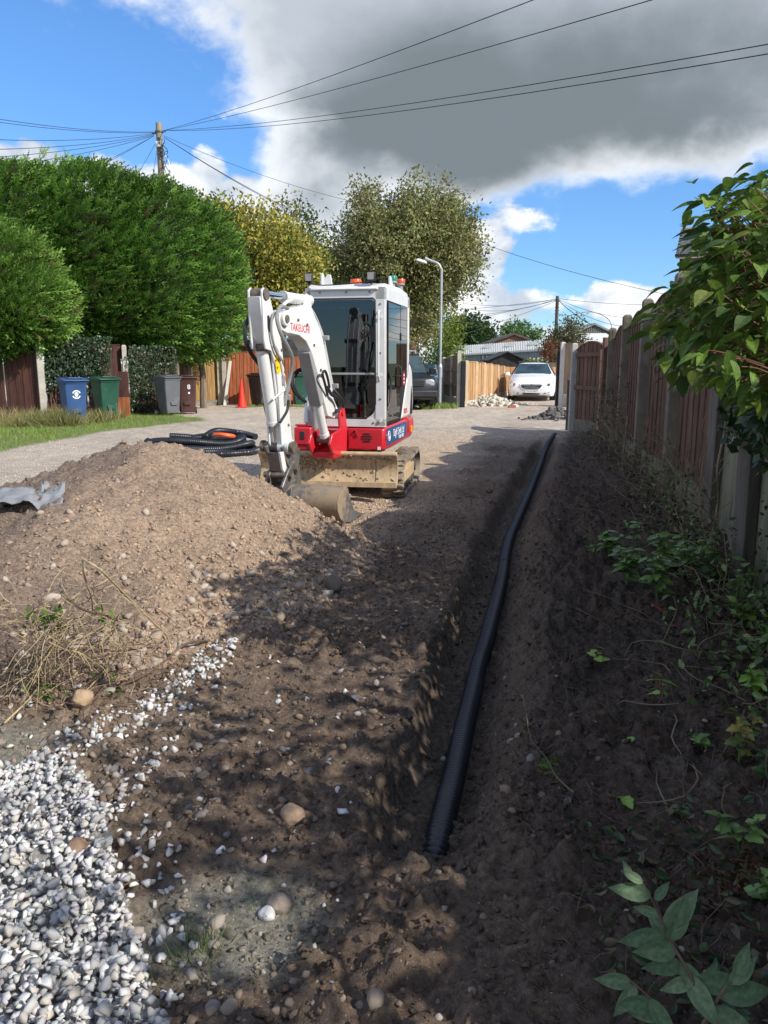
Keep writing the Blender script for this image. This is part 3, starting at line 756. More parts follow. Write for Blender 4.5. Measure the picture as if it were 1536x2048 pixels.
# side sign with lettering
sg = MB(); sg.prism([(-.50, .575), (.66, .585), (.66, .768), (-.50, .765)], .5305, .5365, UU)
sgo = sg.build('banner', W_['blue'], digger)
MS = Matrix.Translation((.5372, .17, .685)) @ Matrix.Rotation(R(90), 4, 'Z') @ Matrix.Rotation(R(90), 4, 'X')
blank_text('Digft Civils Ltd', .125, W_['ink'], 'lettering', sgo, MS @ Matrix.Diagonal((.86, 1, 1, 1)))
MS2 = Matrix.Translation((.5372, .32, .612)) @ Matrix.Rotation(R(90), 4, 'Z') @ Matrix.Rotation(R(90), 4, 'X')
blank_text('07902 190339', .058, W_['ink'], 'lettering', sgo, MS2 @ Matrix.Diagonal((.95, 1, 1, 1)))
rg = MB(); rg.tube([(.538, -.395 + .055 * math.cos(a), .675 + .055 * math.sin(a)) for a in np.linspace(0, 2 * math.pi, 20, endpoint=False)], .005, 6, closed=True)
rg.tube([(.538, -.395 + .02 * math.sin(t * 5), .645 + .06 * t) for t in np.linspace(0, 1, 9)], .006, 6); rg.build('emblem', W_['ink'], sgo)
# ---- cab
cx0, cx1, cy0, cy1, cz0, cz1 = -.37, .53, -.60, .84, .79, 2.30
fr = MB()
fr.box((cx0 + .032, cy0 + .045, 1.55), (.064, .09, 1.5)); fr.box((cx1 - .052, cy0 + .05, 1.55), (.104, .10, 1.5))
fr.box(((cx0 + cx1) / 2, cy0 + .05, 2.235), (cx1 - cx0, .10, .13)); fr.box(((cx0 + cx1) / 2, cy0 + .05, .835), (cx1 - cx0, .10, .09))
for sx in (cx0 + .03, cx1 - .03): fr.box((sx, cy1 - .05, 1.55), (.06, .10, 1.5)); fr.box((sx, .12, 2.235), (.06, cy1 - cy0, .13)); 
fr.box((cx0 + .03, .12, .88), (.06, cy1 - cy0, .18)); fr.box(((cx0 + cx1) / 2, cy1 - .03, 1.15), (cx1 - cx0, .06, .7))
for (u, v, a) in ((cx0 + .064, 2.17, 0), (cx1 - .104, 2.17, 1), (cx1 - .104, .88, 2), (cx0 + .064, .88, 3)):
    dx = 1 if a in (0, 3) else -1; dz = -1 if a in (0, 1) else 1; k = .06 if a != 2 else .15
    pts = [(u, v), (u + dx * k, v)] + [(u + dx * k * (1 - math.sin(t)), v + dz * k * (1 - math.cos(t))) for t in (.4, .8, 1.2)] + [(u, v + dz * k)]
    fr.prism(pts, cy0 + .01, cy0 + .06, lambda p, q, w: Vector((p, w, q)))
cab = fr.build('cab', W_['white'], digger, bevel=.028)
rf = MB(); rf.prism([(cy0 + .02, 2.29), (cy1 - .02, 2.29), (cy1 - .06, 2.345), (.3, 2.37), (cy0 + .1, 2.345)], cx0 + .012, cx1 - .012, UU)
rf.box(((cx0 + cx1) / 2, cy0 - .012, 2.285), (cx1 - cx0 - .14, .05, .035)); rfo = rf.build('cab_roof', W_['white'], digger, bevel=.03)
# windscreen, in two panes
ws = MB(); ws.prism([(cx0 + .05, 1.385), (cx1 - .09, 1.385), (cx1 - .09, 2.19), (cx0 + .05, 2.19)], cy0 + .015, cy0 + .021, lambda p, q, w: Vector((p, w, q)))
wso = ws.build('windscreen', W_['glass'], digger)
wl = MB(); wl.prism([(cx0 + .05, .87), (cx1 - .20, .87), (cx1 - .09, 1.02), (cx1 - .09, 1.36), (cx0 + .05, 1.36)], cy0 + .02, cy0 + .026, lambda p, q, w: Vector((p, w, q)))
wl.build('lower_windscreen', W_['glass'], digger)
wb = MB(); wb.box(((cx0 + cx1) / 2, cy0 + .014, 1.374), (cx1 - cx0 - .14, .028, .024)); wb.build('windscreen_bar', W_['grey'], digger, bevel=.005)
sl = MB(); zz = cy0 + .006
ring = [(cx0 + .062, .885), (cx0 + .062, 2.16), (cx0 + .085, 2.182), (cx1 - .128, 2.182), (cx1 - .105, 2.16), (cx1 - .105, 1.04), (cx1 - .21, .885)]
sl.tube([(p, zz, q) for p, q in ring], .011, 6, closed=True); sl.build('window_seal', W_['black'], digger)
wp = MB(); wp.tube([(cx1 - .135, cy0 - .012, 2.06), (cx1 - .15, cy0 - .014, 1.72), (cx1 - .195, cy0 - .012, 1.45)], .010, 6); wp.tube([(cx1 - .12, cy0 + .0, 1.86), (cx1 - .165, cy0 - .02, 1.62)], .013, 6)
wp.box((cx1 - .125, cy0 - .01, 1.80), (.03, .04, .16)); wp.build('wiper', W_['black'], digger)
for q in (1.98, 1.36, .86):
    hb_ = MB(); hb_.cyl((cx1 - .045, cy0 - .02, q), (cx1 - .045, cy0 + .01, q), .018, n=10); hb_.build('door_stop', W_['white'], digger)
gr = MB(); gr.tube([(cx1 - .06, cy0 - .0, 2.05), (cx1 - .06, cy0 - .045, 2.02), (cx1 - .06, cy0 - .05, 1.35), (cx1 - .06, cy0 - .0, 1.30)], .011, 8); gr.build('grab_rail', W_['white'], digger)
# door side
dr = MB(); X0 = cx1 - .012
def OX(u, v, w): return Vector((w, u, v))
door_f = [(-.545, .80), (.30, .80), (.30, 2.19), (-.50, 2.19), (-.545, 2.14)]
dr.prism(door_f, X0 - .02, X0 + .006, OX)
door = dr.build('door', W_['black'], digger, bevel=.01)
dg = MB(); dg.prism([(-.51, .84), (.22, .84), (.26, .95), (.26, 2.15), (-.47, 2.15), (-.51, 2.11)], X0 + .004, X0 + .012, OX); dg.build('door_glass', W_['dark'], door)
dh = MB(); dh.tube([(X0 + .012, .16, 1.46), (X0 + .045, .16, 1.44), (X0 + .045, .16, 1.22), (X0 + .012, .16, 1.20)], .011, 6); dh.tube([(X0 + .012, .02, 1.34), (X0 + .04, .02, 1.34), (X0 + .04, .22, 1.34)], .009, 6); dh.build('handle', W_['black'], door)
dk = MB(); dk.box((X0 + .012, .285, 1.80), (.02, .03, .09)); dk.build('door_catch', W_['black'], door, bevel=.004)
dy = MB(); dy.tube([(X0 + .012, -.40, 1.40), (X0 + .03, -.36, 1.30), (X0 + .03, -.40, 1.05), (X0 + .012, -.46, .98)], .012, 6); dy.build('door_rail', W_['black'], door)
rq = MB(); rq.prism([(.315, 1.40), (.80, 1.43), (.80, 2.14), (.77, 2.19), (.315, 2.19)], X0 - .012, X0 + .006, OX); rqo = rq.build('side_window', W_['dark'], digger)
rq2 = MB(); rq2.prism([(.315, .82), (.36, .82), (.80, 1.42), (.315, 1.39)], X0 - .012, X0 + .004, OX); rq2.build('black_panel', W_['black'], digger)
sk = MB(); sk.box((X0 + .008, .52, 1.30), (.004, .10, .16)); sk.build('red_sticker', W_['redink'], digger)
for k in range(3):
    s2 = MB(); s2.box((X0 + .011, .52, 1.345 - .045 * k), (.002, .06, .02)); s2.build('sticker_print', W_['ink'], digger)
wpnl = MB(); wpnl.prism([(.345, .80), (1.12, .80), (1.16, 1.0), (1.08, 1.38), (1.0, 1.46), (.90, 1.50), (.83, 1.46)], .30, X0 + .014, OX)
wpnl.prism([(.70, .80), (1.2, .80), (1.22, 1.1), (1.12, 1.38), (.9, 1.46), (.75, 1.46)], -.50, .31, OX)
wpo = wpnl.build('engine_cover', W_['white'], digger, bevel=.045)
vn = MB(); vn.prism([(.90, .84), (1.06, .84), (1.05, 1.08), (.98, 1.20)], X0 + .012, X0 + .02, OX); vn.build('side_vent', W_['black'], wpo, bevel=.01)
MT = Matrix.Translation((X0 + .0165, .60, .90)) @ Matrix.Rotation(R(90), 4, 'Z') @ Matrix.Rotation(R(90), 4, 'X')
blank_text('TB225', .085, W_['redink'], 'lettering', wpo, MT)
am = MB(); am.box((.535, 1.02, .64), (.012, .10, .085)); am.build('reflector', W_['amber'], digger, bevel=.004)
lo = MB(); lo.tube([(.536, -.57, .70), (.548, -.57, .69), (.548, -.57, .66), (.536, -.57, .65)], .007, 6); lo.build('eye', W_['chrome'], digger)
# machine's right: cover over the tank
rc = MB(); rc.prism([(-.30, .79), (.9, .79), (.9, 1.2), (-.2, 1.1)], -.53, -.385, OX); rc.build('tank_cover', W_['white'], digger, bevel=.03)
# interior
it = MB(); it.box((.08, .15, .98), (.46, .48, .12)); it.box((.08, .40, 1.32), (.44, .12, .62), (-.12, 0, 0)); it.box((.08, .45, 1.70), (.24, .08, .16), (-.12, 0, 0)); it.box((.08, .2, .86), (.35, .4, .16))
it.build('seat', W_['seat'], digger, bevel=.03)
for sx in (-.20, .36):
    c = MB(); c.box((sx, .05, 1.08), (.14, .38, .3)); c.cyl((sx, -.06, 1.2), (sx, -.12, 1.48), .012, n=8); c.lathe([(.018, 0), (.026, .03), (.026, .09), (.012, .11)], (sx, -.12, 1.46), 10); c.build('control_console', W_['black'], digger, bevel=.01)
for sx in (-.02, .12):
    c = MB(); c.tube([(sx, -.36, .86), (sx, -.42, 1.1), (sx, -.30, 1.34)], .011, 7); c.build('drive_lever', W_['black'], digger)
mn = MB(); mn.box((.37, -.40, 1.32), (.10, .03, .14), (0, 0, .5)); mn.build('display', W_['grey'], digger, bevel=.008)
ft = MB(); ft.box((.16, -.45, .92), (.08, .05, .10)); ft.build('yellow_bottle', W_['yellow'], digger, bevel=.01)
bk = MB(); bk.box(((cx0 + cx1) / 2, .5, .83), (.85, .6, .05)); bk.box((.08, -.1, .80), (.86, .95, .03)); bk.build('cab_floor', W_['black'], digger)
lin = MB(); lin.box(((cx0 + cx1) / 2, .12, 2.20), (cx1 - cx0 - .12, cy1 - cy0 - .16, .02)); lin.build('headlining', W_['seat'], digger)
rw = MB(); rw.prism([(cx0 + .06, 1.50), (cx1 - .06, 1.50), (cx1 - .06, 2.17), (cx0 + .06, 2.17)], cy1 - .03, cy1 - .022, lambda p, q, w: Vector((p, w, q))); rw.build('rear_window', W_['dark'], digger)
lw = MB(); lw.prism([(-.5, .97), (.74, .97), (.74, 2.17), (-.5, 2.17)], cx0 + .02, cx0 + .026, OX); lw.build('side_window', W_['dark'], digger)
# roof fittings
def worklight(x):
    m = MB(); m.box((x, -.56, 2.415), (.088, .055, .098), (R(6), 0, 0)); m.box((x, -.55, 2.355), (.03, .03, .05)); o = m.build('work_light', W_['black'], digger, bevel=.012)
    l = MB(); l.box((x, -.588, 2.417), (.068, .006, .074), (R(6), 0, 0)); l.build('lens', W_['lens'], o)
worklight(-.335); worklight(.37)
for x, y, s in ((-.22, -.44, 1), (.46, .0, 1)):
    m = MB(); m.prism([(y - .02, 2.33), (y + .20, 2.34), (y + .13, 2.36), (y + .02, 2.47), (y - .02, 2.47)], x - .014, x + .014, OX); m.build('lifting_lug', W_['white'], digger, bevel=.006)
m = MB(); m.prism([(-.25, 2.335), (-.10, 2.335), (-.12, 2.455), (-.16, 2.46)], -.44, -.425, lambda p, q, w: Vector((p, w, q))); m.build('lifting_lug', W_['white'], digger, bevel=.005)
def beacon(x, y, z, r, hgt, mt, stem=0.0):
    m = MB(); m.cyl((x, y, z - stem), (x, y, z + .02), r * .5 if stem else r * .9, n=18)
    if stem: m.cyl((x, y, z), (x, y, z + .02), r * .9, n=18)
    o = m.build('beacon', W_['grey' if stem else 'black'], digger)
    l = MB(); l.lathe([(r * .92, 0), (r, hgt * .3), (r, hgt * .5), (r * .94, hgt * .52), (r * .94, hgt * .62), (r * .97, hgt * .64), (r * .88, hgt), (r * .3, hgt * 1.04)], (x, y, z + .02), 20); l.build('beacon_lens', mt, o)
beacon(.08, -.10, 2.345, .068, .07, W_['orange']); beacon(.42, .34, 2.43, .056, .06, W_['green'], .09); beacon(.46, .62, 2.43, .056, .05, W_['orange'], .09)
# ---- boom, arm and bucket: one upright plane that turns a little away from the cab
BF = Vector((-.51, 8.50)); BD = Vector((-.36, -.933)).normalized(); BP = Vector((-BD.y, BD.x))
def bp(px, py, w=.07):
    r = ray(px, py); t = (w + BF.dot(BP)) / (r[0] * BP.x + r[1] * BP.y)
    P_ = Vector((r[0] * t, r[1] * t)) - BF
    return (P_.dot(BD), CAM_H + r[2] * t)
def BW(s, z, w): q = BF + BD * s + BP * w; return toL((q.x, q.y, z))
def outline(pts, w=.07): return [bp(px, py, w) for px, py in pts]
def tracetube(pts, w, r, name, mt, n=8, parent=None, smooth=3):
    P_ = [BW(*bp(px, py, ww), ww) for (px, py), ww in zip(pts, w if isinstance(w, (list, tuple)) else [w] * len(pts))]
    return MB().tube(spline(P_, smooth), r, n).build(name, mt, parent or digger)
def spline(P_, k=4):
    P_ = [Vector(p) for p in P_]
    if k < 2 or len(P_) < 3: return P_
    out = []
    for i in range(len(P_) - 1):
        a = P_[max(i - 1, 0)]; b0 = P_[i]; c = P_[i + 1]; d = P_[min(i + 2, len(P_) - 1)]
        for j in range(k):
            t = j / k; out.append(.5 * ((2 * b0) + (c - a) * t + (2 * a - 5 * b0 + 4 * c - d) * t * t + (3 * b0 - a - 3 * c + d) * t ** 3))
    out.append(P_[-1]); return out
boom_o = outline([(558, 627), (570, 621), (590, 617), (610, 609), (622, 612), (631, 634), (641, 660), (650, 700), (660, 760), (671, 806), (681, 824), (672, 838), (656, 832), (648, 800),
                  (636, 748), (623, 704), (613, 683), (599, 671), (581, 667), (566, 663), (558, 650)])
m = MB(); m.prism(boom_o, -.07, .07, BW)
fs_, fz_ = bp(674, 826); m.cyl(BW(fs_, fz_, -.115), BW(fs_, fz_, .115), .055, n=20)
ps_, pz_ = bp(562, 638); m.cyl(BW(ps_, pz_, -.13), BW(ps_, pz_, .13), .066, n=22)
for w in (-.095, .083): m.prism(outline([(554, 626), (570, 628), (574, 650), (572, 668), (558, 660), (553, 642)]), w, w + .014, BW)
boom = m.build('boom', W_['white'], digger, bevel=.012)
m = MB(); m.cyl(BW(ps_, pz_, -.14), BW(ps_, pz_, .14), .036, n=16); m.build('pivot_pin', W_['grease'], boom)
m = MB(); m.prism(outline([(611, 612), (626, 612), (622, 592), (615, 586)]), -.05, -.035, BW); m.prism(outline([(611, 612), (628, 614), (624, 592), (617, 586)]), .035, .05, BW); m.build('cylinder_bracket', W_['white'], boom, bevel=.006)
tdir = (Vector(BW(*bp(611, 657), .0)) - Vector(BW(*bp(584, 652), .0))).normalized()
tn = (BW(0, 0, 1) - BW(0, 0, 0)).normalized(); tu = tn.cross(tdir)
MTX = Matrix((tdir, tu, tn)).transposed().to_4x4(); MTX.translation = Vector(BW(*bp(600.5, 657, .071), .0712))
blank_text('TAKEUCHI', .098, W_['redink'], 'lettering', boom, MTX @ Matrix.Diagonal((.85, 1, 1, 1)))
m = MB(); m.prism(outline([(622, 672), (632, 662), (637, 690), (628, 694)]), .0705, .0725, BW); m.build('sticker', W_['ink'], boom)
# lift cylinder with its square guard
l0 = bp(651, 880, 0); l1 = bp(610, 690, 0)
v = Vector((l0[0] - l1[0], l0[1] - l1[1])); 
def L_(t): return (l1[0] + v.x * t, l1[1] + v.y * t)
m = MB(); a = BW(*L_(.05), 0); bb = BW(*L_(.60), 0); m.bar(a, bb, .135, .13, up=BW(1, 0, 0) - BW(0, 0, 0)); guard = m.build('lift_cylinder_guard', W_['grey'], boom, bevel=.008)
m = MB(); m.cyl(BW(*L_(.5), 0), BW(*L_(.93), 0), .048, n=18); m.cyl(BW(*L_(.92), 0), BW(*L_(.965), 0), .054, n=18); lc = m.build('lift_cylinder', W_['white'], digger)
m = MB(); m.cyl(BW(*L_(.9), 0), BW(*L_(1.0), 0), .028, n=14); m.build('rod', W_['chrome'], lc)
m = MB(); m.cyl(BW(*l0, -.09), BW(*l0, .09), .038, n=16); m.build('rod_eye', W_['grease'], lc)
# arm
arm_o = outline([(523, 580), (527, 575), (533, 577), (538, 590), (546, 622), (556, 652), (563, 690), (568, 740), (575, 790), (584, 884), (578, 896), (567, 900), (563, 886), (558, 800), (552, 732), (542, 702), (531, 698), (528, 680)])
m = MB(); m.prism(arm_o, .055, .075, BW); m.prism(arm_o, -.075, -.055, BW)
m.prism(outline([(552, 712), (561, 690), (568, 740), (575, 790), (583, 880), (567, 890), (559, 800)]), -.06, .06, BW)
m.prism(outline([(522, 592), (533, 600), (541, 650), (548, 690), (538, 690), (529, 670)]), -.06, .06, BW)
arm = m.build('arm', W_['white'], digger, bevel=.006)
T = bp(530, 588, .07); m = MB(); m.cyl(BW(*T, -.09), BW(*T, .09), .05, n=20); m.build('pivot_pin', W_['grease'], arm)
m = MB(); m.prism(outline([(533, 632), (537, 630), (540, 645), (540, 662), (536, 666), (534, 655)]), .0745, .0765, BW); m.build('slot', W_['black'], arm)
m = MB(); m.prism(outline([(548, 711), (552, 708), (558, 726), (560, 744), (556, 749), (552, 744)]), .0755, .078, BW); st_ = m.build('warning_sticker', W_['yellow'], arm)
for q in ((552, 722), (555, 736)):
    e = bp(q[0], q[1], .078); m = MB(); m.tube([BW(e[0] - .012, e[1] + .012, .0785), BW(e[0] + .006, e[1] - .006, .0785), BW(e[0] + .012, e[1] + .01, .0785)], .004, 5); m.build('sticker_print', W_['black'], st_)
def cylinder(p_top, p_bot, w, f0, f1, r, rr, name, mt='white', flip=False):
    a = Vector(BW(*bp(*p_top, w), w)); b_ = Vector(BW(*bp(*p_bot, w), w))
    q = lambda t: a + (b_ - a) * t
    m = MB(); m.cyl(q(f0), q(f1), r, n=20); m.cyl(q(f1 - .035), q(f1), r * 1.13, n=20); m.cyl(q(f0), q(f0 + .03), r * 1.1, n=20)
    o = m.build(name, W_[mt], digger)
    m = MB(); m.cyl(q(f1) if not flip else q(0), q(1) if not flip else q(f0), rr, n=14); m.build('rod', W_['chrome'], o)
    return o
ac = cylinder((531, 588), (620, 602), .0, .36, .97, .05, .03, 'arm_cylinder', flip=True)
bc = cylinder((523, 694), (553, 893), -.02, .03, .77, .055, .026, 'bucket_cylinder')
m = MB(); a = Vector(BW(*bp(523, 694, -.02), -.06)); m.cyl(a, Vector(BW(*bp(523, 694, -.02), .06)), .045, n=14); m.build('rod_eye', W_['grease'], bc)
pp_ = [(541, 760), (545, 790), (552, 825), (556, 830)]
for k, ww in enumerate((-.055, .045)): tracetube([(536 + 8 * k, 705), (541 + 8 * k, 760), (549 + 8 * k, 822)], ww, .012, 'steel_pipe', W_['white'], parent=bc)
# lower pins and links
K = bp(556, 893, 0); m = MB(); m.cyl(BW(*K, -.17), BW(*K, .17), .045, n=18)
for w in (-.17, .15): m.cyl(BW(*K, w), BW(*K, w + .03), .055, n=16)
m.build('link_pin', W_['grease'], digger)
m = MB(); m.cyl(BW(*bp(571, 893, .07), .02), BW(*bp(571, 893, .07), .13), .075, n=20)
m.build('arm_boss', W_['white'], arm)
m = MB()
for w in (-.10, .075): m.prism(outline([(545, 894), (560, 886), (583, 897), (579, 940), (566, 944), (556, 925)], 0), w, w + .025, BW)
m.prism(outline([(548, 905), (578, 905), (575, 940), (556, 944)], 0), -.085, .085, BW)
m.build('quick_hitch', W_['steel'], digger, bevel=.008, label='dark quick hitch between arm and bucket')
m = MB(); m.prism(outline([(556, 905), (563, 903), (569, 935), (565, 946), (561, 938)], .1), .10, .125, BW); m.build('link', W_['white'], digger, bevel=.005)
# bucket: a wide one, its rounded back towards the camera
bz = [(.86, .03), (1.02, .012), (1.20, .012), (1.33, .035), (1.42, .09), (1.47, .17), (1.47, .25), (1.43, .31), (1.36, .345)]
inn = [(s - (.016 if i > 3 else 0), z + (.016 if i <= 4 else -.004)) for i, (s, z) in enumerate(bz)][::-1]
m = MB(); BC = .015; BHW = .63
m.prism(bz + inn, BC - BHW, BC + BHW, BW)
m.prism([(1.36, .345), (1.22, .36), (1.22, .345), (1.35, .33)], BC - BHW, BC + BHW, BW)
for w in (BC - BHW - .02, BC + BHW): m.prism([(1.02, .014)] + bz[2:] + [(1.30, .365), (1.24, .35), (1.16, .20)], w, w + .02, BW)
bk_ = m.build('bucket', pmat('bucket_steel', (.12, .125, .13), .45, .35, var=.3, vs=6, dirt=(.33, .25, .165), dirt_amt=.62, dirt_s=2.6, bump=.25, bs=45), digger, bevel=.004, label='wide steel digging bucket resting on the ground')
m = MB(); m.prism([(.80, .018), (.93, .016), (.93, .038), (.80, .026)], BC - BHW, BC + BHW, BW); m.build('cutting_edge', W_['steel'], bk_)
m = MB()
for w in (-.105, .08): m.prism([(1.10, .33), (1.46, .28), (1.49, .36), (1.36, .50), (1.26, .56), (1.14, .52)], w, w + .03, BW)
m.build('bucket_ears', W_['steel'], bk_, bevel=.008)
for c_ in ((1.24, .50), (1.36, .45)): m = MB(); m.cyl(BW(*c_, -.15), BW(*c_, .15), .03, n=14); m.build('bucket_pin', W_['grease'], bk_)
m = MB(); m.prism([(1.30, .345), (1.44, .345), (1.475, .22), (1.44, .12)], .16, .178, BW); m.build('gusset', W_['steel'], bk_, bevel=.003)
# swing bracket and the red front castings
m = MB()
for w in (-.135, .105): m.prism([(fs_ - .10, .50), (fs_ - .13, .80), (fs_ - .065, 1.02), (fs_ + .04, 1.03), (fs_ + .07, .93), (fs_ + .05, .80), (fs_ + .26, .76), (fs_ + .32, .66), (fs_ + .25, .56), (fs_ + .08, .50)], w, w + .03, BW)
m.prism([(fs_ - .12, .50), (fs_ + .22, .50), (fs_ + .22, .56), (fs_ - .12, .60)], -.13, .13, BW)
m.cyl(BW(fs_ - .09, .46, 0), BW(fs_ - .09, .78, 0), .085, n=18)
m.build('swing_bracket', W_['red'], digger, bevel=.008)
m = MB(); m.cyl(BW(fs_, fz_, -.15), BW(fs_, fz_, .15), .03, n=14); m.build('pivot_pin', W_['red'], digger)
m = MB(); m.box((-.05, -.66, .66), (.17, .22, .22)); m.box((-.40, -.63, .68), (.20, .14, .20)); m.box((-.40, -.62, .56), (.16, .12, .08)); m.prism([(-.75, .53), (-.60, .53), (-.60, .78), (-.68, .76)], .02, .05, OX)
m.build('front_casting', W_['red'], digger, bevel=.02)
m = MB(); m.box((-.40, -.702, .69), (.05, .012, .09)); m.box((-.05, -.772, .63), (.09, .01, .07)); m.build('casting_hole', W_['black'], digger, bevel=.004)
m = MB(); m.box((-.21, -.64, .55), (.18, .05, .08)); m.build('recess_shade', W_['black'], digger)  # black box between the castings, standing in for a shaded recess
m = MB(); m.box((.075, -.625, .64), (.04, .03, .14)); m.build('casting_hole', W_['black'], digger, bevel=.008)
m = MB(); m.cyl((-.28, -.56, .62), (-.28, -.60, .98), .045, n=16); m.cyl((-.28, -.60, .98), (-.28, -.61, 1.03), .05, n=16); m.build('swing_cylinder', W_['grey'], digger)
# hoses and pipes
HG = pmat('grey_hose', (.23, .23, .22), .5, var=.15); HB = W_['black']
tracetube([(507, 618), (497, 637), (490, 657), (492, 684), (503, 708), (517, 727), (524, 740)], -.12, .019, 'hose', HB)
tracetube([(575, 617), (563, 612), (556, 622), (554, 640), (562, 668), (574, 690), (584, 714), (583, 740), (577, 768), (572, 790)], [.06, .1, .13, .15, .17, .18, .17, .14, .11, .09], .017, 'hose', HG)
tracetube([(549, 625), (543, 640), (543, 668), (551, 700), (562, 720)], .10, .012, 'hose', HG)
for k in range(2): tracetube([(610 + 2 * k, 748), (600, 741 - 3 * k), (591 - 4 * k, 752 - 2 * k), (588 - 5 * k, 772), (597 - 3 * k, 790), (612 - 2 * k, 804)], [-.08, -.13, -.15, -.15, -.13, -.1], .014, 'hose', HB)
tracetube([(655, 790), (650, 768), (645, 748), (650, 742), (655, 755), (659, 775)], [.09, .12, .14, .13, .11, .1], .014, 'hose', HB)
tracetube([(655, 772), (662, 788), (674, 795), (681, 806), (679, 818), (671, 824)], [.09, .11, .13, .14, .13, .11], .018, 'hose', HB)
tracetube([(668, 780), (676, 790), (685, 802), (686, 815)], [.09, .12, .14, .13], .016, 'hose', HB)
for k in range(3): tracetube([(574 + 5 * k, 618 - 1 * k), (590 + 3 * k, 626 - 5 * k), (606 + 4 * k, 620 - 5 * k), (622 + 3 * k, 632 - 3 * k), (640 + 2 * k, 664), (648 + 2 * k, 700), (657 + 2 * k, 748), (664 + 2 * k, 780)], .06 - .045 * k, .009, 'steel_pipe', W_['white'], smooth=2)
for py in (676, 772):
    x_ = 643 if py == 676 else 662; m = MB(); q = bp(x_, py, .0); m.box(BW(*q, .0), (.16, .05, .05)); m.build('pipe_clamp', W_['grey'], digger, bevel=.006)
tracetube([(566, 612), (572, 605), (583, 600)], .04, .016, 'steel_pipe', W_['white'])
for px, py in ((596, 595), (606, 594), (612, 598)):
    q = bp(px, py, 0); m = MB(); m.box(BW(*q, 0), (.05, .05, .05), (.3, .2, .5)); m.build('hose_fitting', W_['white'], ac, bevel=.008)
for px, py, ww in ((575, 778, .08), (576, 795, .08), (528, 765, -.09), (529, 800, -.09)):
    q = bp(px, py, ww); m = MB(); m.box(BW(*q, ww), (.045, .045, .06), (.1, .2, .4)); m.build('hose_fitting', W_['grey'], arm, bevel=.006)
tracetube([(528, 740), (526, 770), (529, 810), (535, 835)], -.10, .013, 'hose', HB)
tracetube([(577, 800), (575, 820), (566, 836), (560, 845)], .09, .012, 'hose', HB)
tracetube([(545, 800), (556, 790), (572, 778)], .08, .010, 'steel_pipe', W_['white'])

for x_, z_ in ((-.30, .835), (.05, .835), (.40, .835), (-.34, 1.1), (-.34, 1.6), (-.34, 2.1), (-.2, 2.25), (.1, 2.25), (.36, 2.25), (.48, 1.1), (.48, 1.6), (.48, 2.12)):
    m = MB(); m.cyl((x_, cy0 - .006, z_), (x_, cy0 + .01, z_), .011, n=8); m.build('bolt', W_['steel'], cab)
m = MB(); m.tube(spline([(-.33, -.56, 2.36), (-.2, -.60, 2.33), (.1, -.61, 2.335), (.36, -.59, 2.36)], 5), .007, 6); m.build('lamp_cable', W_['black'], digger)
m = MB(); m.tube(spline([(.40, -.57, 2.37), (.47, -.55, 2.40), (.50, -.50, 2.37), (.46, -.46, 2.36)], 5), .006, 6); m.build('lamp_cable', W_['black'], digger)
for k, (px, py) in enumerate(((566, 700), (570, 745), (576, 800), (580, 850), (600, 640), (618, 650), (632, 690), (645, 740), (658, 790))):
    q = bp(px - 3, py, .077); m = MB(); m.cyl(BW(*q, .06), BW(*q, .082), .014, n=8); m.build('bolt', W_['grease'], arm if k < 4 else boom)
for k in range(2):
    m = MB(); q = bp(566 + 4 * k, 760 + 40 * k, .08); m.box(BW(*q, .085), (.03, .03, .09), (.1, .1, .3)); m.build('valve_block', W_['grey'], arm, bevel=.005)
tracetube([(548, 690), (556, 705), (563, 730), (569, 762), (572, 778)], .088, .010, 'steel_pipe', W_['white'], parent=arm)
m = MB(); m.prism(outline([(563, 760), (570, 758), (573, 778), (567, 781)], .078), .078, .0795, BW); m.build('sticker', W_['ink'], arm)
# ================================================================ LEAVES AND TREES
M_leaf = vmat('foliage', .65, .12, 3, 0, sub=.28, spec=.2)
M_leaf_w = vmat('waxy_foliage', .38, .10, 3, 0, sub=.22, spec=.5)
M_bark = pmat('bark', (.16, .125, .095), .9, var=.35, vs=9, bump=.7, bs=30, stretch=(1, 1, .25))
M_birch = pmat('birch_bark', (.55, .52, .46), .8, var=.2, vs=6, dirt=(.08, .07, .06), dirt_amt=.45, dirt_s=3, stretch=(1, 1, 2.5))
M_twig = pmat('twig', (.13, .085, .055), .85, var=.35, vs=14)
LEAF = (np.array([[0, 0, 0], [.34, .42, .08], [0, 1, -.06], [-.34, .42, .08], [0, .45, -.03]], float), np.array([[0, 1, 4], [1, 2, 4], [2, 3, 4], [3, 0, 4]]))
LEAF2 = (np.array([[0, 0, 0], [.28, .5, .07], [0, 1, -.1], [-.28, .5, .07]], float), np.array([[0, 1, 2], [0, 2, 3]]))
def orient(n, dirs, roll=None):
    "frames whose y axis is dirs"
    d = dirs / np.linalg.norm(dirs, axis=1)[:, None]
    a = rng.normal(size=(n, 3)) if roll is None else roll
    x = np.cross(d, a); x /= np.linalg.norm(x, axis=1)[:, None] + 1e-9; z = np.cross(x, d)
    return np.stack([x, d, z], 2)
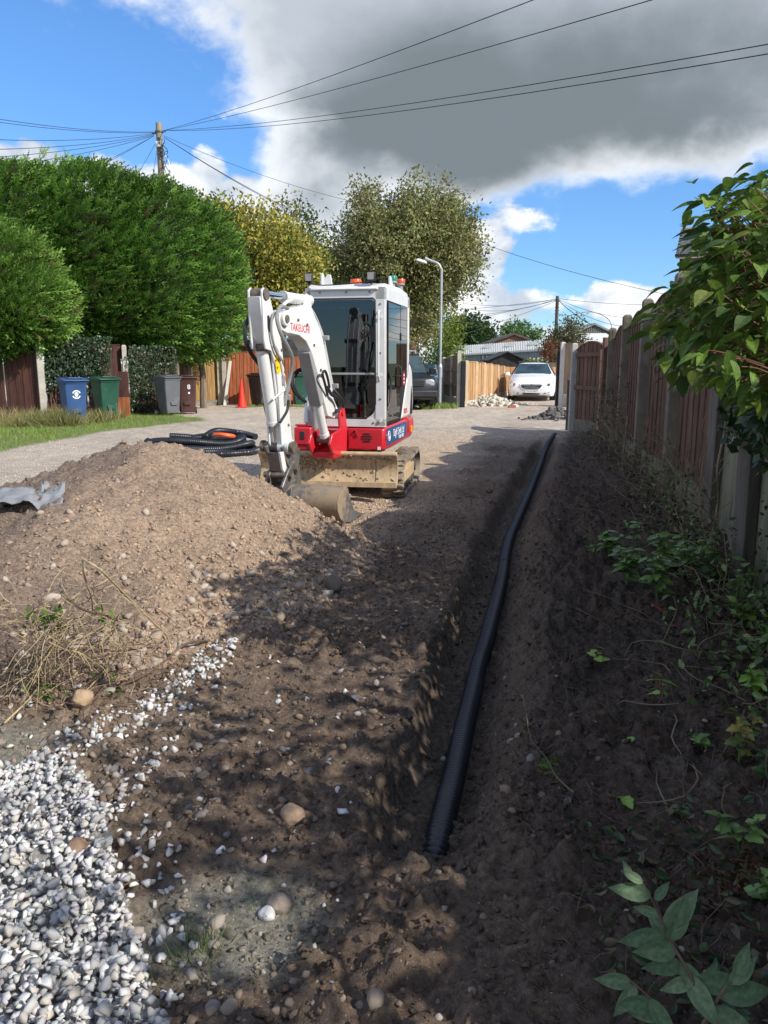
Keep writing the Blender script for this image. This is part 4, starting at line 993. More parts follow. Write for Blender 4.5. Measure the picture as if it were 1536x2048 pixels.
def leaves_obj(name, variants, P, dirs, size, cols, mat, parent=None, roll=None, kind='stuff', aspect=None):
    n = len(P); Rm = orient(n, dirs, roll); vi = rng.integers(0, len(variants), n); Vs = []; Fs = []; Cs = []; off = 0
    for k, (V, F) in enumerate(variants):
        idx = np.where(vi == k)[0]
        if not len(idx): continue
        sc = np.ones((len(idx), 3)) * size[idx][:, None]
        if aspect is not None: sc[:, 0] *= aspect
        W = np.einsum('nij,nvj->nvi', Rm[idx], V[None] * sc[:, None, :]) + P[idx][:, None, :]
        Vs.append(W.reshape(-1, 3)); m = len(V); Fs.append((F[None] + (np.arange(len(idx)) * m)[:, None, None] + off).reshape(-1, 3)); off += m * len(idx)
        Cs.append(np.repeat(cols[idx], m, 0))
    o = np_obj(name, np.concatenate(Vs), np.concatenate(Fs), mat, parent, np.clip(np.concatenate(Cs), .003, .9))
    if kind: tag(o, kind=kind)
    return o
def pcols(n, palette, var=.25, ids=None):
    p = np.array(palette); i = rng.integers(0, len(p), n) if ids is None else ids % len(p)
    return p[i] * (1 + var * (rng.random((n, 1)) - .5) * 2)
def limb(m, p, q, r0, r1, n=6, wob=.06, k=4):
    p = Vector(p); q = Vector(q); L = (q - p).length; pts = []; rs = []
    for i in range(k + 1):
        t = i / k; o = Vector((random.uniform(-1, 1), random.uniform(-1, 1), random.uniform(-1, 1))) * wob * L * (0 if i in (0, k) else 1)
        pts.append(p.lerp(q, t) + o); rs.append(r0 + (r1 - r0) * t)
    m.tube(pts, rs, n); return pts
def tree(name, label, loc, ells, palette, nclump, per, leaf, trunk_r=.2, trunk_h=None, bark=None, spread=.45, shell=.55, group=None, up=0.2, droop=0.0, cat='tree', nl=7, leafset=None, gaps=.0, sprig=0, forks=1, limbs_in=.75, wvar=.25):
    t = thing(name, label, cat, loc, 0, group); L0 = Vector(loc)
    ells = [(Vector(c) - L0, r) for c, r in ells]
    vol = np.array([r[0] * r[1] * r[2] for c, r in ells]); pr = vol / vol.sum()
    ei = rng.choice(len(ells), nclump, p=pr); d = rng.normal(size=(nclump, 3)); d /= np.linalg.norm(d, axis=1)[:, None]
    rad = 1 - shell * rng.random(nclump) ** 1.6
    cen = np.array([ells[i][0][:] for i in ei]); rr = np.array([ells[i][1] for i in ei])
    CP = cen + d * rr * rad[:, None] * (1 + .12 * rng.normal(size=(nclump, 1)))
    if gaps: 
        k = fbm(CP[:, 0] * .7 + 5 + CP[:, 1] * .3, CP[:, 2] * .7, 3, 301) > -gaps; CP = CP[k]; d = d[k]; rr = rr[k]
    CP[:, 2] = np.maximum(CP[:, 2], .15)
    nc = len(CP)
    P = np.repeat(CP, per, 0) + rng.normal(size=(nc * per, 3)) * spread * np.array([1, 1, .8])
    P[:, 2] = np.maximum(P[:, 2], .05)
    dirs = np.repeat(d, per, 0) * .6 + rng.normal(size=(nc * per, 3)) * .8 + np.array([0, 0, up - droop])
    ids = np.repeat(rng.integers(0, len(palette), nc), per)
    mixi = rng.random(nc * per) < .35; ids = np.where(mixi, rng.integers(0, len(palette), nc * per), ids)
    cols = pcols(nc * per, palette, wvar, ids) * np.repeat(1 + .2 * rng.normal(size=(nc, 1)) * .8, per, 0)
    size = leaf * (.7 + .6 * rng.random(nc * per))
    leaves_obj('crown', leafset or [LEAF2], P, dirs, size, cols, M_leaf, t)
    th = trunk_h or (ells[0][0].z)
    m = MB()
    for f in range(forks):
        o = Vector((random.uniform(-.3, .3), random.uniform(-.3, .3), 0)) * (forks > 1) * .8
        top = Vector((ells[0][0].x * .8 + o.x * 4, ells[0][0].y * .8, th)); limb(m, (o.x, o.y, -.1), top, trunk_r, trunk_r * .45, 8, .02, 5)
        for k in range(nl):
            c, r = ells[k % len(ells)]; b0 = Vector((o.x, o.y, 0)).lerp(top, random.uniform(.35, .98))
            dd = Vector((random.gauss(0, 1), random.gauss(0, 1), random.uniform(-.1, 1))).normalized()
            q = c + Vector((dd.x * r[0], dd.y * r[1], dd.z * r[2])) * limbs_in
            pts = limb(m, b0, q, trunk_r * .38, trunk_r * .07, 5, .07, 4)
            for j in range(3):
                e = pts[2 + j % 2] + Vector((random.gauss(0, 1), random.gauss(0, 1), random.gauss(.2, .7))) * min(r) * .4; limb(m, pts[2 + j % 2], e, trunk_r * .12, trunk_r * .03, 4, .08, 3)
    m.build('trunk', bark or M_bark, t)
    return t
def crown(px0, py0, px1, py1, Y, dy=None):
    "ellipsoid filling a window of the picture at distance Y"
    a = at(px0, py0, Y); bq = at(px1, py1, Y); c = (a + bq) / 2
    rx = abs(bq.x - a.x) / 2; rz = abs(a.z - bq.z) / 2
    return (c, (rx, dy or rx, rz))

# ---- conifer hedge on the left
def frond(seed, n=6):
    r = np.random.default_rng(seed); V = []; F = []
    def strip(p, q, w, bend):
        i = len(V); mid = (p + q) / 2 + np.array([0, 0, bend]); s = np.cross(q - p, [0, 0, 1.0]); s /= np.linalg.norm(s) + 1e-9
        V.extend([p - s * w * .6, p + s * w * .6, mid + s * w, mid - s * w, q]); F.extend([[i, i + 1, i + 2], [i, i + 2, i + 3], [i + 3, i + 2, i + 4]])
    strip(np.zeros(3), np.array([0, 1, .02]), .034, .05)
    for k in range(n):
        t = .12 + .8 * k / n; s = -1 if k % 2 else 1; L = (.34 - .24 * t) * (.8 + .4 * r.random())
        p = np.array([0, t, .1 * t * (1 - t)]); q = p + np.array([s * L * .62, L * .85, .10 * (r.random() - .5)]); strip(p, q, .036, .02)
    return np.array(V), np.array(F)
FR = [frond(k) for k in range(5)]
M_con = vmat('conifer_foliage', .6, .15, 2, 0, sub=.18, spec=.3)
CON_PAL = [(.085, .185, .026), (.125, .25, .036), (.175, .32, .052), (.235, .39, .08), (.065, .13, .03)]
def conifer(label, loc, ells, n, size, core=True, cat='conifer', pal_=CON_PAL, lean=(.35, -.1, .35), ex=2.0):
    t = thing('conifer', label, cat, loc); L0 = Vector(loc)
    E = [(np.array((Vector(c) - L0)[:]), np.array(r)) for c, r in ells]
    ar = np.array([(r[0] * r[1] + r[1] * r[2] + r[0] * r[2]) for c, r in E]); ei = rng.choice(len(E), n, p=ar / ar.sum())
    d = rng.normal(size=(n, 3)); d[:, 1] = np.where(rng.random(n) < .8, -np.abs(d[:, 1]), d[:, 1])
    sup = lambda q: (np.abs(q) ** ex).sum(1) ** (1 / ex)
    d /= sup(d)[:, None]; cen = np.array([E[i][0] for i in ei]); rr = np.array([E[i][1] for i in ei])
    P = cen + d * rr
    bump_ = fbm(P[:, 0] * .55 + P[:, 1] * .3, P[:, 2] * .8 + P[:, 1] * .3, 4, 310)
    bump_ = bump_ + .22 * fbm(P[:, 0] * 1.7, P[:, 2] * 1.7 + P[:, 1], 3, 313); depth = 1 + .17 * bump_ - .14 * rng.random(n) ** 2
    P = cen + d * rr * depth[:, None]
    d = np.sign(d) * np.abs(d) ** (ex - 1) / rr; d /= np.linalg.norm(d, axis=1)[:, None]
    ins = np.zeros(n, bool)
    for c, r in E: ins |= sup((P - c) / r) < .78
    P = P[~ins]; d = d[~ins]; m = len(P)
    dirs = d * .75 + np.array(lean) + rng.normal(size=(m, 3)) * .2
    cols = pcols(m, pal_, .3) * (1 + .45 * fbm(P[:, 0] * .6, P[:, 2] * .6, 3, 311))[:, None]
    old = rng.random(m) < .03; cols[old] = np.array([.14, .10, .05])
    roll = d + rng.normal(size=(m, 3)) * .5
    leaves_obj('foliage', FR, P, dirs, size * (.7 + .6 * rng.random(m)), cols, M_con, t, roll)
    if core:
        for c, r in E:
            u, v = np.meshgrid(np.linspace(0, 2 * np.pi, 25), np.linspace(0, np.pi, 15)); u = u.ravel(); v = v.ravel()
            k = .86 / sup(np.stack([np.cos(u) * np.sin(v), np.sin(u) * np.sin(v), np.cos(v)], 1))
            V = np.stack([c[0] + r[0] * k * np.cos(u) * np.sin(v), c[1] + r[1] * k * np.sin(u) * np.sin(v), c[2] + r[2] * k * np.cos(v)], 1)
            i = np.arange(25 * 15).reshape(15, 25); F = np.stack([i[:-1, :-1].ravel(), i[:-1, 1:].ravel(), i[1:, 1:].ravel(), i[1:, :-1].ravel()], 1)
            np_obj('dark_core', V, F, M_con, t, np.tile(np.array([.030, .045, .016]), (len(V), 1)), True)  # solid dark shell added behind the fronds to block the view through
    mm = MB(); 
    for c, r in E: limb(mm, (c[0], c[1] + .2, 0), (c[0], c[1] + .2, c[2]), .12, .05, 7, .02)
    mm.build('trunk', M_bark, t)
    return t
def wl(px, py, Y): return at(px, py, Y)
HG_ = [crown(-330, 345, 190, 700, 24.5, 1.8), crown(30, 362, 330, 712, 24.7, 1.7), crown(170, 392, 430, 714, 25.0, 1.7), crown(300, 428, 484, 706, 25.4, 1.4), crown(-100, 352, 150, 560, 24.2, 1.5)]
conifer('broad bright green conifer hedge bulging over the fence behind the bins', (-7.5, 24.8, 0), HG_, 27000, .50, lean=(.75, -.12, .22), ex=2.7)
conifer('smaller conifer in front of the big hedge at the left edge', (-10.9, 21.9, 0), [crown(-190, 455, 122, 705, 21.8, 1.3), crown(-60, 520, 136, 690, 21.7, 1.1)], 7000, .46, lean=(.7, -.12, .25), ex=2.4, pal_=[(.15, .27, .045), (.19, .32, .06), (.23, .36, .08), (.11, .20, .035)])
# feathery leaders above the hedge
def leaders():
    t = bpy.data.objects['conifer']
    P = []; D_ = []; 
    for px, py in [(45, 345), (75, 330), (100, 348), (120, 335), (160, 365), (185, 372), (225, 365), (240, 385), (255, 372), (290, 392), (305, 385), (335, 395), (345, 405), (15, 350)]:
        b0 = at(px, py + 28, 24.3)
        for k in range(26):
            tt = k / 26; P.append(b0 + Vector((.25 * tt, 0, .75 * tt)) + Vector((random.gauss(0, .04), random.gauss(0, .05), 0))); D_.append((random.gauss(.35, .5), random.gauss(0, .4), 1.0))
    P = np.array([(p - t.location)[:] for p in P]); D_ = np.array(D_)
    leaves_obj('leaders', FR, P, D_, .30 * (.6 + .6 * rng.random(len(P))), pcols(len(P), CON_PAL[2:4], .2), M_con, t)
leaders()
# ---- broadleaf trees behind
tree('golden_tree', 'golden leaved tree turning yellow behind the conifer hedge', (-5.6, 33, 0), [crown(390, 425, 640, 660, 33, 2.4), crown(360, 405, 520, 560, 33, 1.8), crown(520, 460, 640, 640, 33.5, 1.9), crown(395, 396, 480, 470, 33, 1.0)],
     [(.36, .30, .05), (.42, .36, .075), (.30, .28, .05), (.24, .26, .05), (.46, .40, .11), (.17, .21, .045), (.13, .18, .04)], 1500, 20, .17, .16, spread=.30, shell=.6, nl=6)
tree('green_tree', 'small green tree top showing between golden tree and birch', (-4.2, 44, 0), [crown(545, 425, 640, 600, 44, 2.0), crown(600, 480, 690, 640, 44, 2.0)], [(.06, .10, .03), (.09, .13, .04), (.12, .15, .05)], 300, 22, .22, .15, spread=.5, nl=4)
tree('birch_tree', 'tall spreading birch with thin grey green leaves behind the digger', (1.2, 38, 0), [crown(690, 395, 900, 640, 38, 3.2), crown(780, 380, 930, 560, 38, 2.8), crown(655, 430, 790, 600, 38, 2.4), crown(840, 400, 965, 610, 38, 2.4), crown(690, 352, 770, 470, 38, 1.5), crown(790, 342, 850, 440, 38, 1.2), crown(850, 352, 910, 450, 38, 1.2), crown(660, 560, 900, 700, 38.5, 2.6), crown(900, 460, 968, 540, 38, 1.0), crown(720, 400, 920, 660, 38.5, 2.4)],
     [(.21, .225, .085), (.25, .26, .10), (.18, .205, .075), (.29, .28, .12), (.25, .22, .10), (.20, .225, .07)], 1700, 56, .15, .2, bark=M_birch, spread=.27, shell=.8, nl=14, gaps=.85, droop=.4, wvar=.15, forks=2, limbs_in=.9)
tree('oak_tree', 'dark green round tree beyond the lamp post', (11.5, 100, 0), [crown(903, 645, 978, 705, 100, 4), crown(912, 636, 955, 690, 100, 3), crown(950, 662, 982, 700, 100, 2.2)], [(.035, .07, .022), (.05, .09, .03), (.07, .11, .035)], 300, 24, .5, .45, spread=.6, nl=4)
tree('lime_tree', 'yellow green bushy tree right behind the lamp post', (2.6, 33, 0), [crown(878, 620, 922, 760, 33, .9), crown(868, 655, 912, 800, 33, 1.0)], [(.14, .20, .03), (.18, .24, .04), (.11, .17, .03), (.22, .27, .06)], 300, 20, .11, .07, spread=.17, nl=4)
tree('hedge_shrub', 'green shrub below the white house beside the dark van', (1.9, 31, 0), [crown(815, 700, 895, 780, 31.5, .8), crown(862, 740, 895, 810, 29.5, .5)], [(.07, .11, .03), (.10, .14, .04), (.05, .09, .03)], 220, 18, .10, .05, spread=.16, nl=3)
tree('ash_tree', 'distant open crowned tree above the brick gable', (24, 120, 0), [crown(1003, 645, 1055, 680, 120, 3.0), crown(1045, 662, 1078, 685, 120, 2.4), crown(1005, 643, 1030, 664, 120, 1.6)], [(.12, .21, .07), (.15, .24, .085), (.10, .17, .06)], 150, 18, .5, .3, spread=.55, nl=5, gaps=.3)
tree('sapling', 'thin sparse tree beside the far telegraph pole', (15.5, 62, 0), [crown(1120, 640, 1170, 715, 62, 1.6), crown(1092, 655, 1135, 720, 62, 1.5), crown(1125, 628, 1150, 670, 62, .8)], [(.12, .12, .06), (.15, .14, .07), (.09, .10, .05)], 220, 11, .22, .12, spread=.35, nl=12, forks=3, gaps=.2, limbs_in=1.0)
tree('red_shrub', 'reddish shrub at the end of the white roofed building', (14.3, 56, 0), [crown(1087, 676, 1104, 725, 56, .5)], [(.22, .05, .03), (.16, .07, .03), (.10, .09, .03)], 60, 16, .14, .05, spread=.2, nl=2)
tree('garden_bush', 'light green bush over the back fence behind the white car', (9.2, 39, 0), [crown(1050, 716, 1082, 745, 39.5, .5)], [(.16, .20, .04), (.11, .16, .035)], 60, 16, .10, .04, spread=.12, nl=2)
tree('dark_tree', 'dark tree crown at the far left above the conifer', (-16.5, 36, 0), [crown(-60, 335, 22, 520, 36, 1.8)], [(.04, .07, .025), (.06, .09, .03)], 120, 22, .2, .16, spread=.4, nl=3)
tree('backdrop_tree', 'dark green tree between hedge and birch in the background', (-3.0, 50, 0), [crown(600, 560, 740, 720, 50, 3.0), crown(470, 600, 640, 720, 48, 3.0)], [(.04, .07, .022), (.06, .09, .03), (.08, .11, .035)], 300, 22, .25, .2, spread=.55, nl=4)

# ================================================================ FENCES ON THE LEFT
def wood(name, col, **k): return pmat(name, col, k.pop('rough', .85), var=k.pop('var', .28), vs=k.pop('vs', 6), bump=.35, bs=18, stretch=(3.5, 3.5, .35), rnd=k.pop('rnd', .16), **k)
WD = dict(brown=wood('brown_stain', (.085, .034, .026), dirt=(.13, .085, .07), dirt_amt=.3, dirt_s=.9), orange=wood('orange_stain', (.36, .115, .045), dirt=(.30, .22, .10), dirt_amt=.18, dirt_s=.7), green=wood('weathered_orange', (.30, .18, .065), dirt=(.23, .20, .06), dirt_amt=.42, dirt_s=.7),
          new=wood('new_timber', (.44, .255, .115), rnd=.2), pale=wood('pale_timber', (.30, .205, .13), rnd=.15), lap=wood('dull_timber', (.22, .155, .10), rnd=.15), old=wood('old_timber', (.145, .080, .060), dirt=(.085, .085, .05), dirt_amt=.3, dirt_s=1.2), rail=wood('mossy_rail', (.155, .135, .08), rnd=.1), grey=wood('grey_timber', (.13, .115, .10), rnd=.12))
M_conc = pmat('concrete_post', (.42, .39, .32), .85, var=.14, vs=5, bump=.3, bs=50, dirt=(.22, .21, .15), dirt_amt=.28, dirt_s=1.6)
M_conc_old = pmat('mossy_concrete', (.20, .175, .135), .9, var=.25, vs=5, bump=.4, bs=40, dirt=(.085, .08, .045), dirt_amt=.40, dirt_s=1.8)
M_conc_pan = pmat('stained_concrete', (.22, .215, .15), .9, var=.2, vs=2.5, bump=.3, bs=45, dirt=(.085, .095, .045), dirt_amt=.5, dirt_s=1.3, stretch=(1.5, 1.5, .45))
def fence_run(parent, A, B, zt, zb, mat, nb, post=None, arch=0.0, rails=(), boards_w=1.0, lapped=True, cap=True, railmat=None, behind=1):
    "one bay of upright boards from A to B (points on the ground), top zt(t), bottom zb"
    A = Vector((A[0], A[1], 0)); B = Vector((B[0], B[1], 0)); d = B - A; L = d.length; d.normalize(); nrm = Vector((d.y, -d.x, 0)); rz = math.atan2(d.y, d.x)
    fr_ = MB()
    for rzz in rails: fr_.box(((A + B) / 2 + nrm * (.032 * behind) + Vector((0, 0, rzz))), (L, .04, .085), (0, 0, rz))
    if not rails: fr_.box(((A + B) / 2 - nrm * .03 + Vector((0, 0, zb + .3))), (L, .03, .07), (0, 0, rz))
    if cap:
        pts = [A + d * (L * t / 10) + Vector((0, 0, zt + arch * math.sin(math.pi * t / 10) + .012)) for t in range(11)]
        for p, q in zip(pts[:-1], pts[1:]): fr_.bar(p, q, .05, .022)
    pn = fr_.build('fence_panel', railmat or mat, parent, smooth=False)
    w = L / nb; me_cache = {}
    for k in range(nb):
        t = (k + .5) / nb; top = zt + arch * math.sin(math.pi * t); h = round(top - zb, 2)
        if h not in me_cache: me_cache[h] = boxmesh((w * .985, .018, h), 'board', mat)
        c = A + d * (L * t) + Vector((0, 0, zb + h / 2)) + nrm * (.007 * (1 if k % 2 else -1) if lapped else random.uniform(-.003, .003))
        o = inst('board', me_cache[h], c, (0, 0, rz + (.0 if lapped else random.uniform(-.01, .01))), pn)
    return pn
def post(parent, p, h, w, mat, name='post', z0=-.05, rz=0.0, cap=True):
    m = MB(); m.box((0, 0, (h + z0) / 2), (w, w, h - z0)); 
    if cap: m.box((0, 0, h + w * .12), (w, w, w * .24), taper=.55)
    o = m.build(name, mat, parent, smooth=False, bevel=w * .08); o.location = (p[0], p[1], 0); o.rotation_euler.z = rz; return o
def gY(px, Y): return at(px, 800, Y)
def zY(px, py, Y): return at(px, py, Y).z
fl = thing('garden_fence', 'dark brown and ivy hung fence behind the wheelie bins', 'fence')
fence_run(fl, gY(-95, 21.6), gY(12, 21.5), zY(0, 676, 21.6), -.05, WD['brown'], 14)
fence_run(fl, gY(14, 21.5), gY(80, 21.4), zY(40, 682, 21.4), -.05, WD['brown'], 9)
post(fl, gY(86, 21.35), zY(86, 686, 21.35), .17, M_conc, 'concrete_post', rz=.5)
fence_run(fl, gY(95, 21.8), gY(175, 22.2), zY(130, 684, 22), -.05, WD['brown'], 9)
fence_run(fl, gY(178, 22.2), gY(247, 22.6), zY(230, 690, 22.4), .02, WD['brown'], 9)
post(fl, gY(254, 22.5), zY(254, 692, 22.5), .13, M_conc, 'concrete_post', rz=.4)
fence_run(fl, gY(262, 22.9), gY(345, 24.4), zY(300, 700, 23.5), -.05, WD['brown'], 10)
fence_run(fl, gY(347, 24.5), gY(385, 27.0), zY(360, 700, 24.5), -.05, WD['brown'], 9)
post(fl, gY(356, 24.3), zY(356, 690, 24.3), .14, M_conc_old, 'concrete_post'); post(fl, gY(378, 25.2), zY(378, 690, 25.2), .12, WD['grey'], 'post', cap=False)
fo = thing('garden_fence', 'orange stained board fence behind the traffic cone', 'fence')
fence_run(fo, gY(386, 27.2), gY(437, 27.8), zY(410, 704, 27.5), .18, WD['green'], 12, arch=.04)
wlb = MB(); wlb.bar(gY(384, 27.1) + Vector((0, 0, .08 - gY(384, 27.1).z)), gY(438, 27.75) + Vector((0, 0, .08 - gY(438, 27.75).z)), .12, .22); wlb.build('gravel_board', M_conc_old, fo)
for px, w in ((441.5, .17), (450.5, .15)): post(fo, gY(px, 27.75 - (px - 441) * .01), zY(px, 703, 27.7), w, M_conc, 'concrete_post', rz=.1)
fence_run(fo, gY(456, 27.9), gY(553, 28.0), zY(456, 713, 27.9), .03, WD['orange'], 26, arch=.16)
post(fo, gY(556, 28.05), zY(556, 712, 28), .13, M_conc, 'concrete_post')
fence_run(fo, gY(560, 28.1), gY(660, 28.2), zY(560, 722, 28.1), .03, WD['orange'], 26, arch=.16)
pk = MB(); a = gY(449, 27.35); a.z = 0; q = at(460.5, 722, 27.7); pk.bar(a, q, .10, .05, up=(0, -1, 0)); pko = pk.build('leaning_plank', pmat('white_plank', (.62, .60, .54), .7, var=.08), None, bevel=.005)
tag(pko, 'thin white plank leaning on the fence beside the twin concrete posts', 'plank')
# ivy over the brown fence
def ivy(label, px0, px1, py0, py1, Y0, Y1, n, pal_, name='ivy', sz=.075):
    t = thing(name, label, 'ivy', tuple(gY((px0 + px1) / 2, (Y0 + Y1) / 2).xy) + (0,))
    u = rng.random(n); v = rng.random(n) ** .8; e = fbm(u * 5, v * 4, 3, 330)
    k = (v + .25 * e) > .02; u = u[k]; v = v[k]; P = []
    for uu, vv in zip(u, v):
        Y = Y0 + (Y1 - Y0) * uu - .05 - .32 * random.random() ** 1.5; p = at(px0 + (px1 - px0) * uu, py1 + (py0 - py1) * vv, Y); p.z = max(p.z, .03); P.append((p - t.location)[:])
    P = np.array(P); D_ = rng.normal(size=(len(P), 3)) * .5 + np.array([.1, -.5, -.6])
    leaves_obj('leaves', [LEAF], P, D_, sz * (.7 + .6 * rng.random(len(P))), pcols(len(P), pal_, .25), M_leaf_w, t, roll=np.tile([0, -1., .4], (len(P), 1)) + rng.normal(size=(len(P), 3)) * .4)
    m = MB()
    for k in range(12):
        u0 = random.random(); p = at(px0 + (px1 - px0) * u0, py1, Y0 + (Y1 - Y0) * u0); p.z = 0; q = at(px0 + (px1 - px0) * min(1, max(0, u0 + random.gauss(0, .12))), py0 + 10, Y0 + (Y1 - Y0) * u0); limb(m, p - t.location + Vector((0, -.08, 0)), q - t.location + Vector((0, -.08, 0)), .014, .005, 5, .05)
    m.build('stem', M_twig, t); return t
IVP = [(.03, .065, .025), (.045, .085, .035), (.025, .05, .022), (.09, .12, .07)]
ivy('dark ivy covering the fence above the blue and green bins', 90, 222, 672, 790, 21.7, 22.2, 3600, IVP)
ivy('ragged ivy hanging on the fence behind the grey bin', 258, 352, 690, 832, 22.6, 24.0, 2800, IVP)
# shed and garage behind the orange fence
def gable_building(name, label, A, depth, width, eave, ridge, wallm, roofm, rz=0.0, cat='building', over=.15, z0=-.1, front='gable', thick=.08):
    t = thing(name, label, cat, (A[0], A[1], 0), rz); m = MB()
    if front == 'gable':
        m.prism([(-width / 2, z0), (width / 2, z0), (width / 2, eave), (0, ridge), (-width / 2, eave)], 0, depth, lambda u, v, w: Vector((u, w, v)))
    else:
        m.prism([(0, z0), (depth, z0), (depth, eave), (depth / 2, ridge), (0, eave)], -width / 2, width / 2, lambda u, v, w: Vector((w, u, v)))
    m.build('wall', wallm, t, smooth=False)
    r = MB()
    if front == 'gable':
        for s in (-1, 1):
            r.prism([(0, ridge + .01), (s * (width / 2 + over), eave - over * (ridge - eave) / (width / 2) + .01), (s * (width / 2 + over), eave - over * (ridge - eave) / (width / 2) + .01 + thick), (0, ridge + .01 + thick)], -over, depth + over, lambda u, v, w: Vector((u, w, v)))
    else:
        sl_ = (ridge - eave) / (depth / 2)
        for s in (0, 1):
            f = (lambda u: depth - u) if s else (lambda u: u)
            r.prism([(f(-over), eave - over * sl_ + .01), (f(depth / 2), ridge + .01), (f(depth / 2), ridge + .01 + thick), (f(-over), eave - over * sl_ + .01 + thick)], -width / 2 - over, width / 2 + over, lambda u, v, w: Vector((w, u, v)))
    r.build('roof', roofm, t, smooth=False); return t
p = gY(470, 31); gable_building('shed', 'brown timber shed roof peeping over the orange fence', (p.x, p.y), 3, 2.6, zY(470, 712, 31), zY(440, 682, 31), wood('shed_brown', (.20, .10, .055)), pmat('felt_roof', (.13, .10, .08), .9, var=.2), over=.2)
p = gY(585, 33); gable_building('garage', 'white walled garage with a dark flat fascia behind the orange fence', (p.x, p.y), 5, 4.2, zY(585, 712, 33), zY(585, 680, 33), pmat('white_render', (.72, .71, .68), .8, var=.05), pmat('dark_fascia', (.05, .045, .04), .7), front='eave', over=.25)

# ================================================================ WHEELIE BINS
M_black = W_['black']
def bin_(label, px, Y, rz, col, group=None, lidcol=None, h=1.12, hose=False, emblem=None, tilt=(0, 0), numbers=None, wear=.25):
    p = gY(px, Y); t = thing('wheelie_bin', label, 'wheelie bin', (p.x, p.y, 0.0), rz, group)
    t.rotation_euler = (tilt[0], tilt[1], rz)
    mt = pmat('bin_plastic', col, .42, var=.12, vs=3, dirt=tuple(c * .6 + .12 for c in col), dirt_amt=wear, dirt_s=2.2, spec=.45)
    m = MB(); w0, w1, d0, d1 = .21, .275, .20, .31
    rings = []
    for z, w, d, c in ((.06, w0, d0, .05), (.30, w0 + .022, d0 + .03, .05), (.93, w1 - .008, d1 - .02, .05), (.965, w1 + .014, d1 + .005, .03), (1.0, w1 + .014, d1 + .005, .03)):
        pts = []
        for sx, sy, a0 in ((1, 1, 0), (-1, 1, 90), (-1, -1, 180), (1, -1, 270)):
            for k in (0, 45, 90):
                a = R(a0 + k); pts.append((sx * (w - c) + c * math.cos(a), sy * (d - c) + c * math.sin(a), z * h / 1.07))
        rings.append(pts)
    n = 12; vs = [q for r_ in rings for q in r_]; fs = []
    for i in range(len(rings) - 1):
        for k in range(n): fs.append((i * n + k, i * n + (k + 1) % n, (i + 1) * n + (k + 1) % n, (i + 1) * n + k))
    fs.append(tuple(range(n - 1, -1, -1))); fs.append(tuple((len(rings) - 1) * n + k for k in range(n)))
    m.add(vs, fs); m.box((0, -.262, .34), (.20, .03, .10)); body = m.build('body', mt, t, bevel=.008)
    k = h / 1.07; m = MB(); m.prism([(-.36, 1.0 * k), (.33, 1.0 * k), (.34, 1.03 * k), (.16, 1.085 * k), (-.12, 1.075 * k), (-.37, 1.025 * k)], -.305, .305, UU)
    m.box((0, -.10, 1.075 * k), (.36, .30, .03)); lm = mt if not lidcol else pmat('bin_lid', lidcol, .42, var=.12)
    m.build('lid', lm, t, bevel=.022)
    m = MB(); m.cyl((-.24, .37, .985 * k), (.24, .37, .985 * k), .016, n=10)
    for sx in (-.22, 0, .22): m.box((sx, .335, .985 * k), (.035, .08, .04))
    m.build('handle', lm, t)
    m = MB(); m.cyl((-.27, .24, .10), (.27, .24, .10), .012, n=8); m.build('axle', W_['steel'], t)
    for sx in (-1, 1):
        m = MB(); m.cyl((sx * .245, .24, .10), (sx * .285, .24, .10), .10, n=20); wh = m.build('wheel', M_black, t); m = MB(); m.cyl((sx * .246, .24, .10), (sx * .289, .24, .10), .058, n=12); m.build('hub', W_['grey'], wh)
    yf = lambda z: -(d0 + .03 + (d1 - .05 - d0) * (z / k - .30) / .63) - .004
    if emblem:
        z = .70 * k; m = MB()
        for a0, a1 in ((.35, 2.8), (3.5, 5.9)):
            arc_ = np.linspace(a0, a1, 12); pts = [(emblem * math.cos(a), emblem * math.sin(a)) for a in arc_] + [(emblem * .72 * math.cos(a), emblem * .72 * math.sin(a)) for a in arc_[::-1]]
            m.prism(pts, 0, .004, lambda u, v, w: Vector((u, yf(z + v) - w, z + v)))
        m.prism([(emblem * .45 * math.cos(a) * (1 if math.sin(a) > -.3 else .75), emblem * .58 * math.sin(a)) for a in np.linspace(0, 6.28, 13)[:-1]], 0, .004, lambda u, v, w: Vector((u, yf(z + v) - w, z + v)))
        m.build('emblem', W_['ink'], body)
    if numbers:
        M_ = Matrix.Translation((.05, yf(.76 * k) - .003, .76 * k)) @ Matrix.Rotation(R(90) , 4, 'X')
        blank_text(numbers, .19, W_['ink'], 'number', body, M_)
        m = MB(); m.box((.05, yf(.62) - .003, .60 * k), (.05, .004, .05)); m.build('sticker', W_['ink'], body)
    return t
BL = R(38)
bin_('blue wheelie bin with a round white emblem beside the green bin', 147, 19.1, BL, (.035, .085, .21), emblem=.105)
bin_('dark green wheelie bin between blue bin and striped fence panel', 212, 20.6, R(46), (.02, .085, .055), wear=.3)
bin_('grey wheelie bin standing beside the brown bin', 338, 22.3, R(50), (.115, .12, .13), tilt=(R(-3), 0))
bin_('dark brown wheelie bin with white house number beside the grey bin', 374, 22.8, R(18), (.07, .032, .028), numbers='8')
bin_('nearly black brown wheelie bin right of the traffic cone', 519, 27.0, R(-25), (.035, .022, .02))
bin_('dark green wheelie bin seen through the digger hoses', 601, 27.0, R(15), (.02, .08, .055))
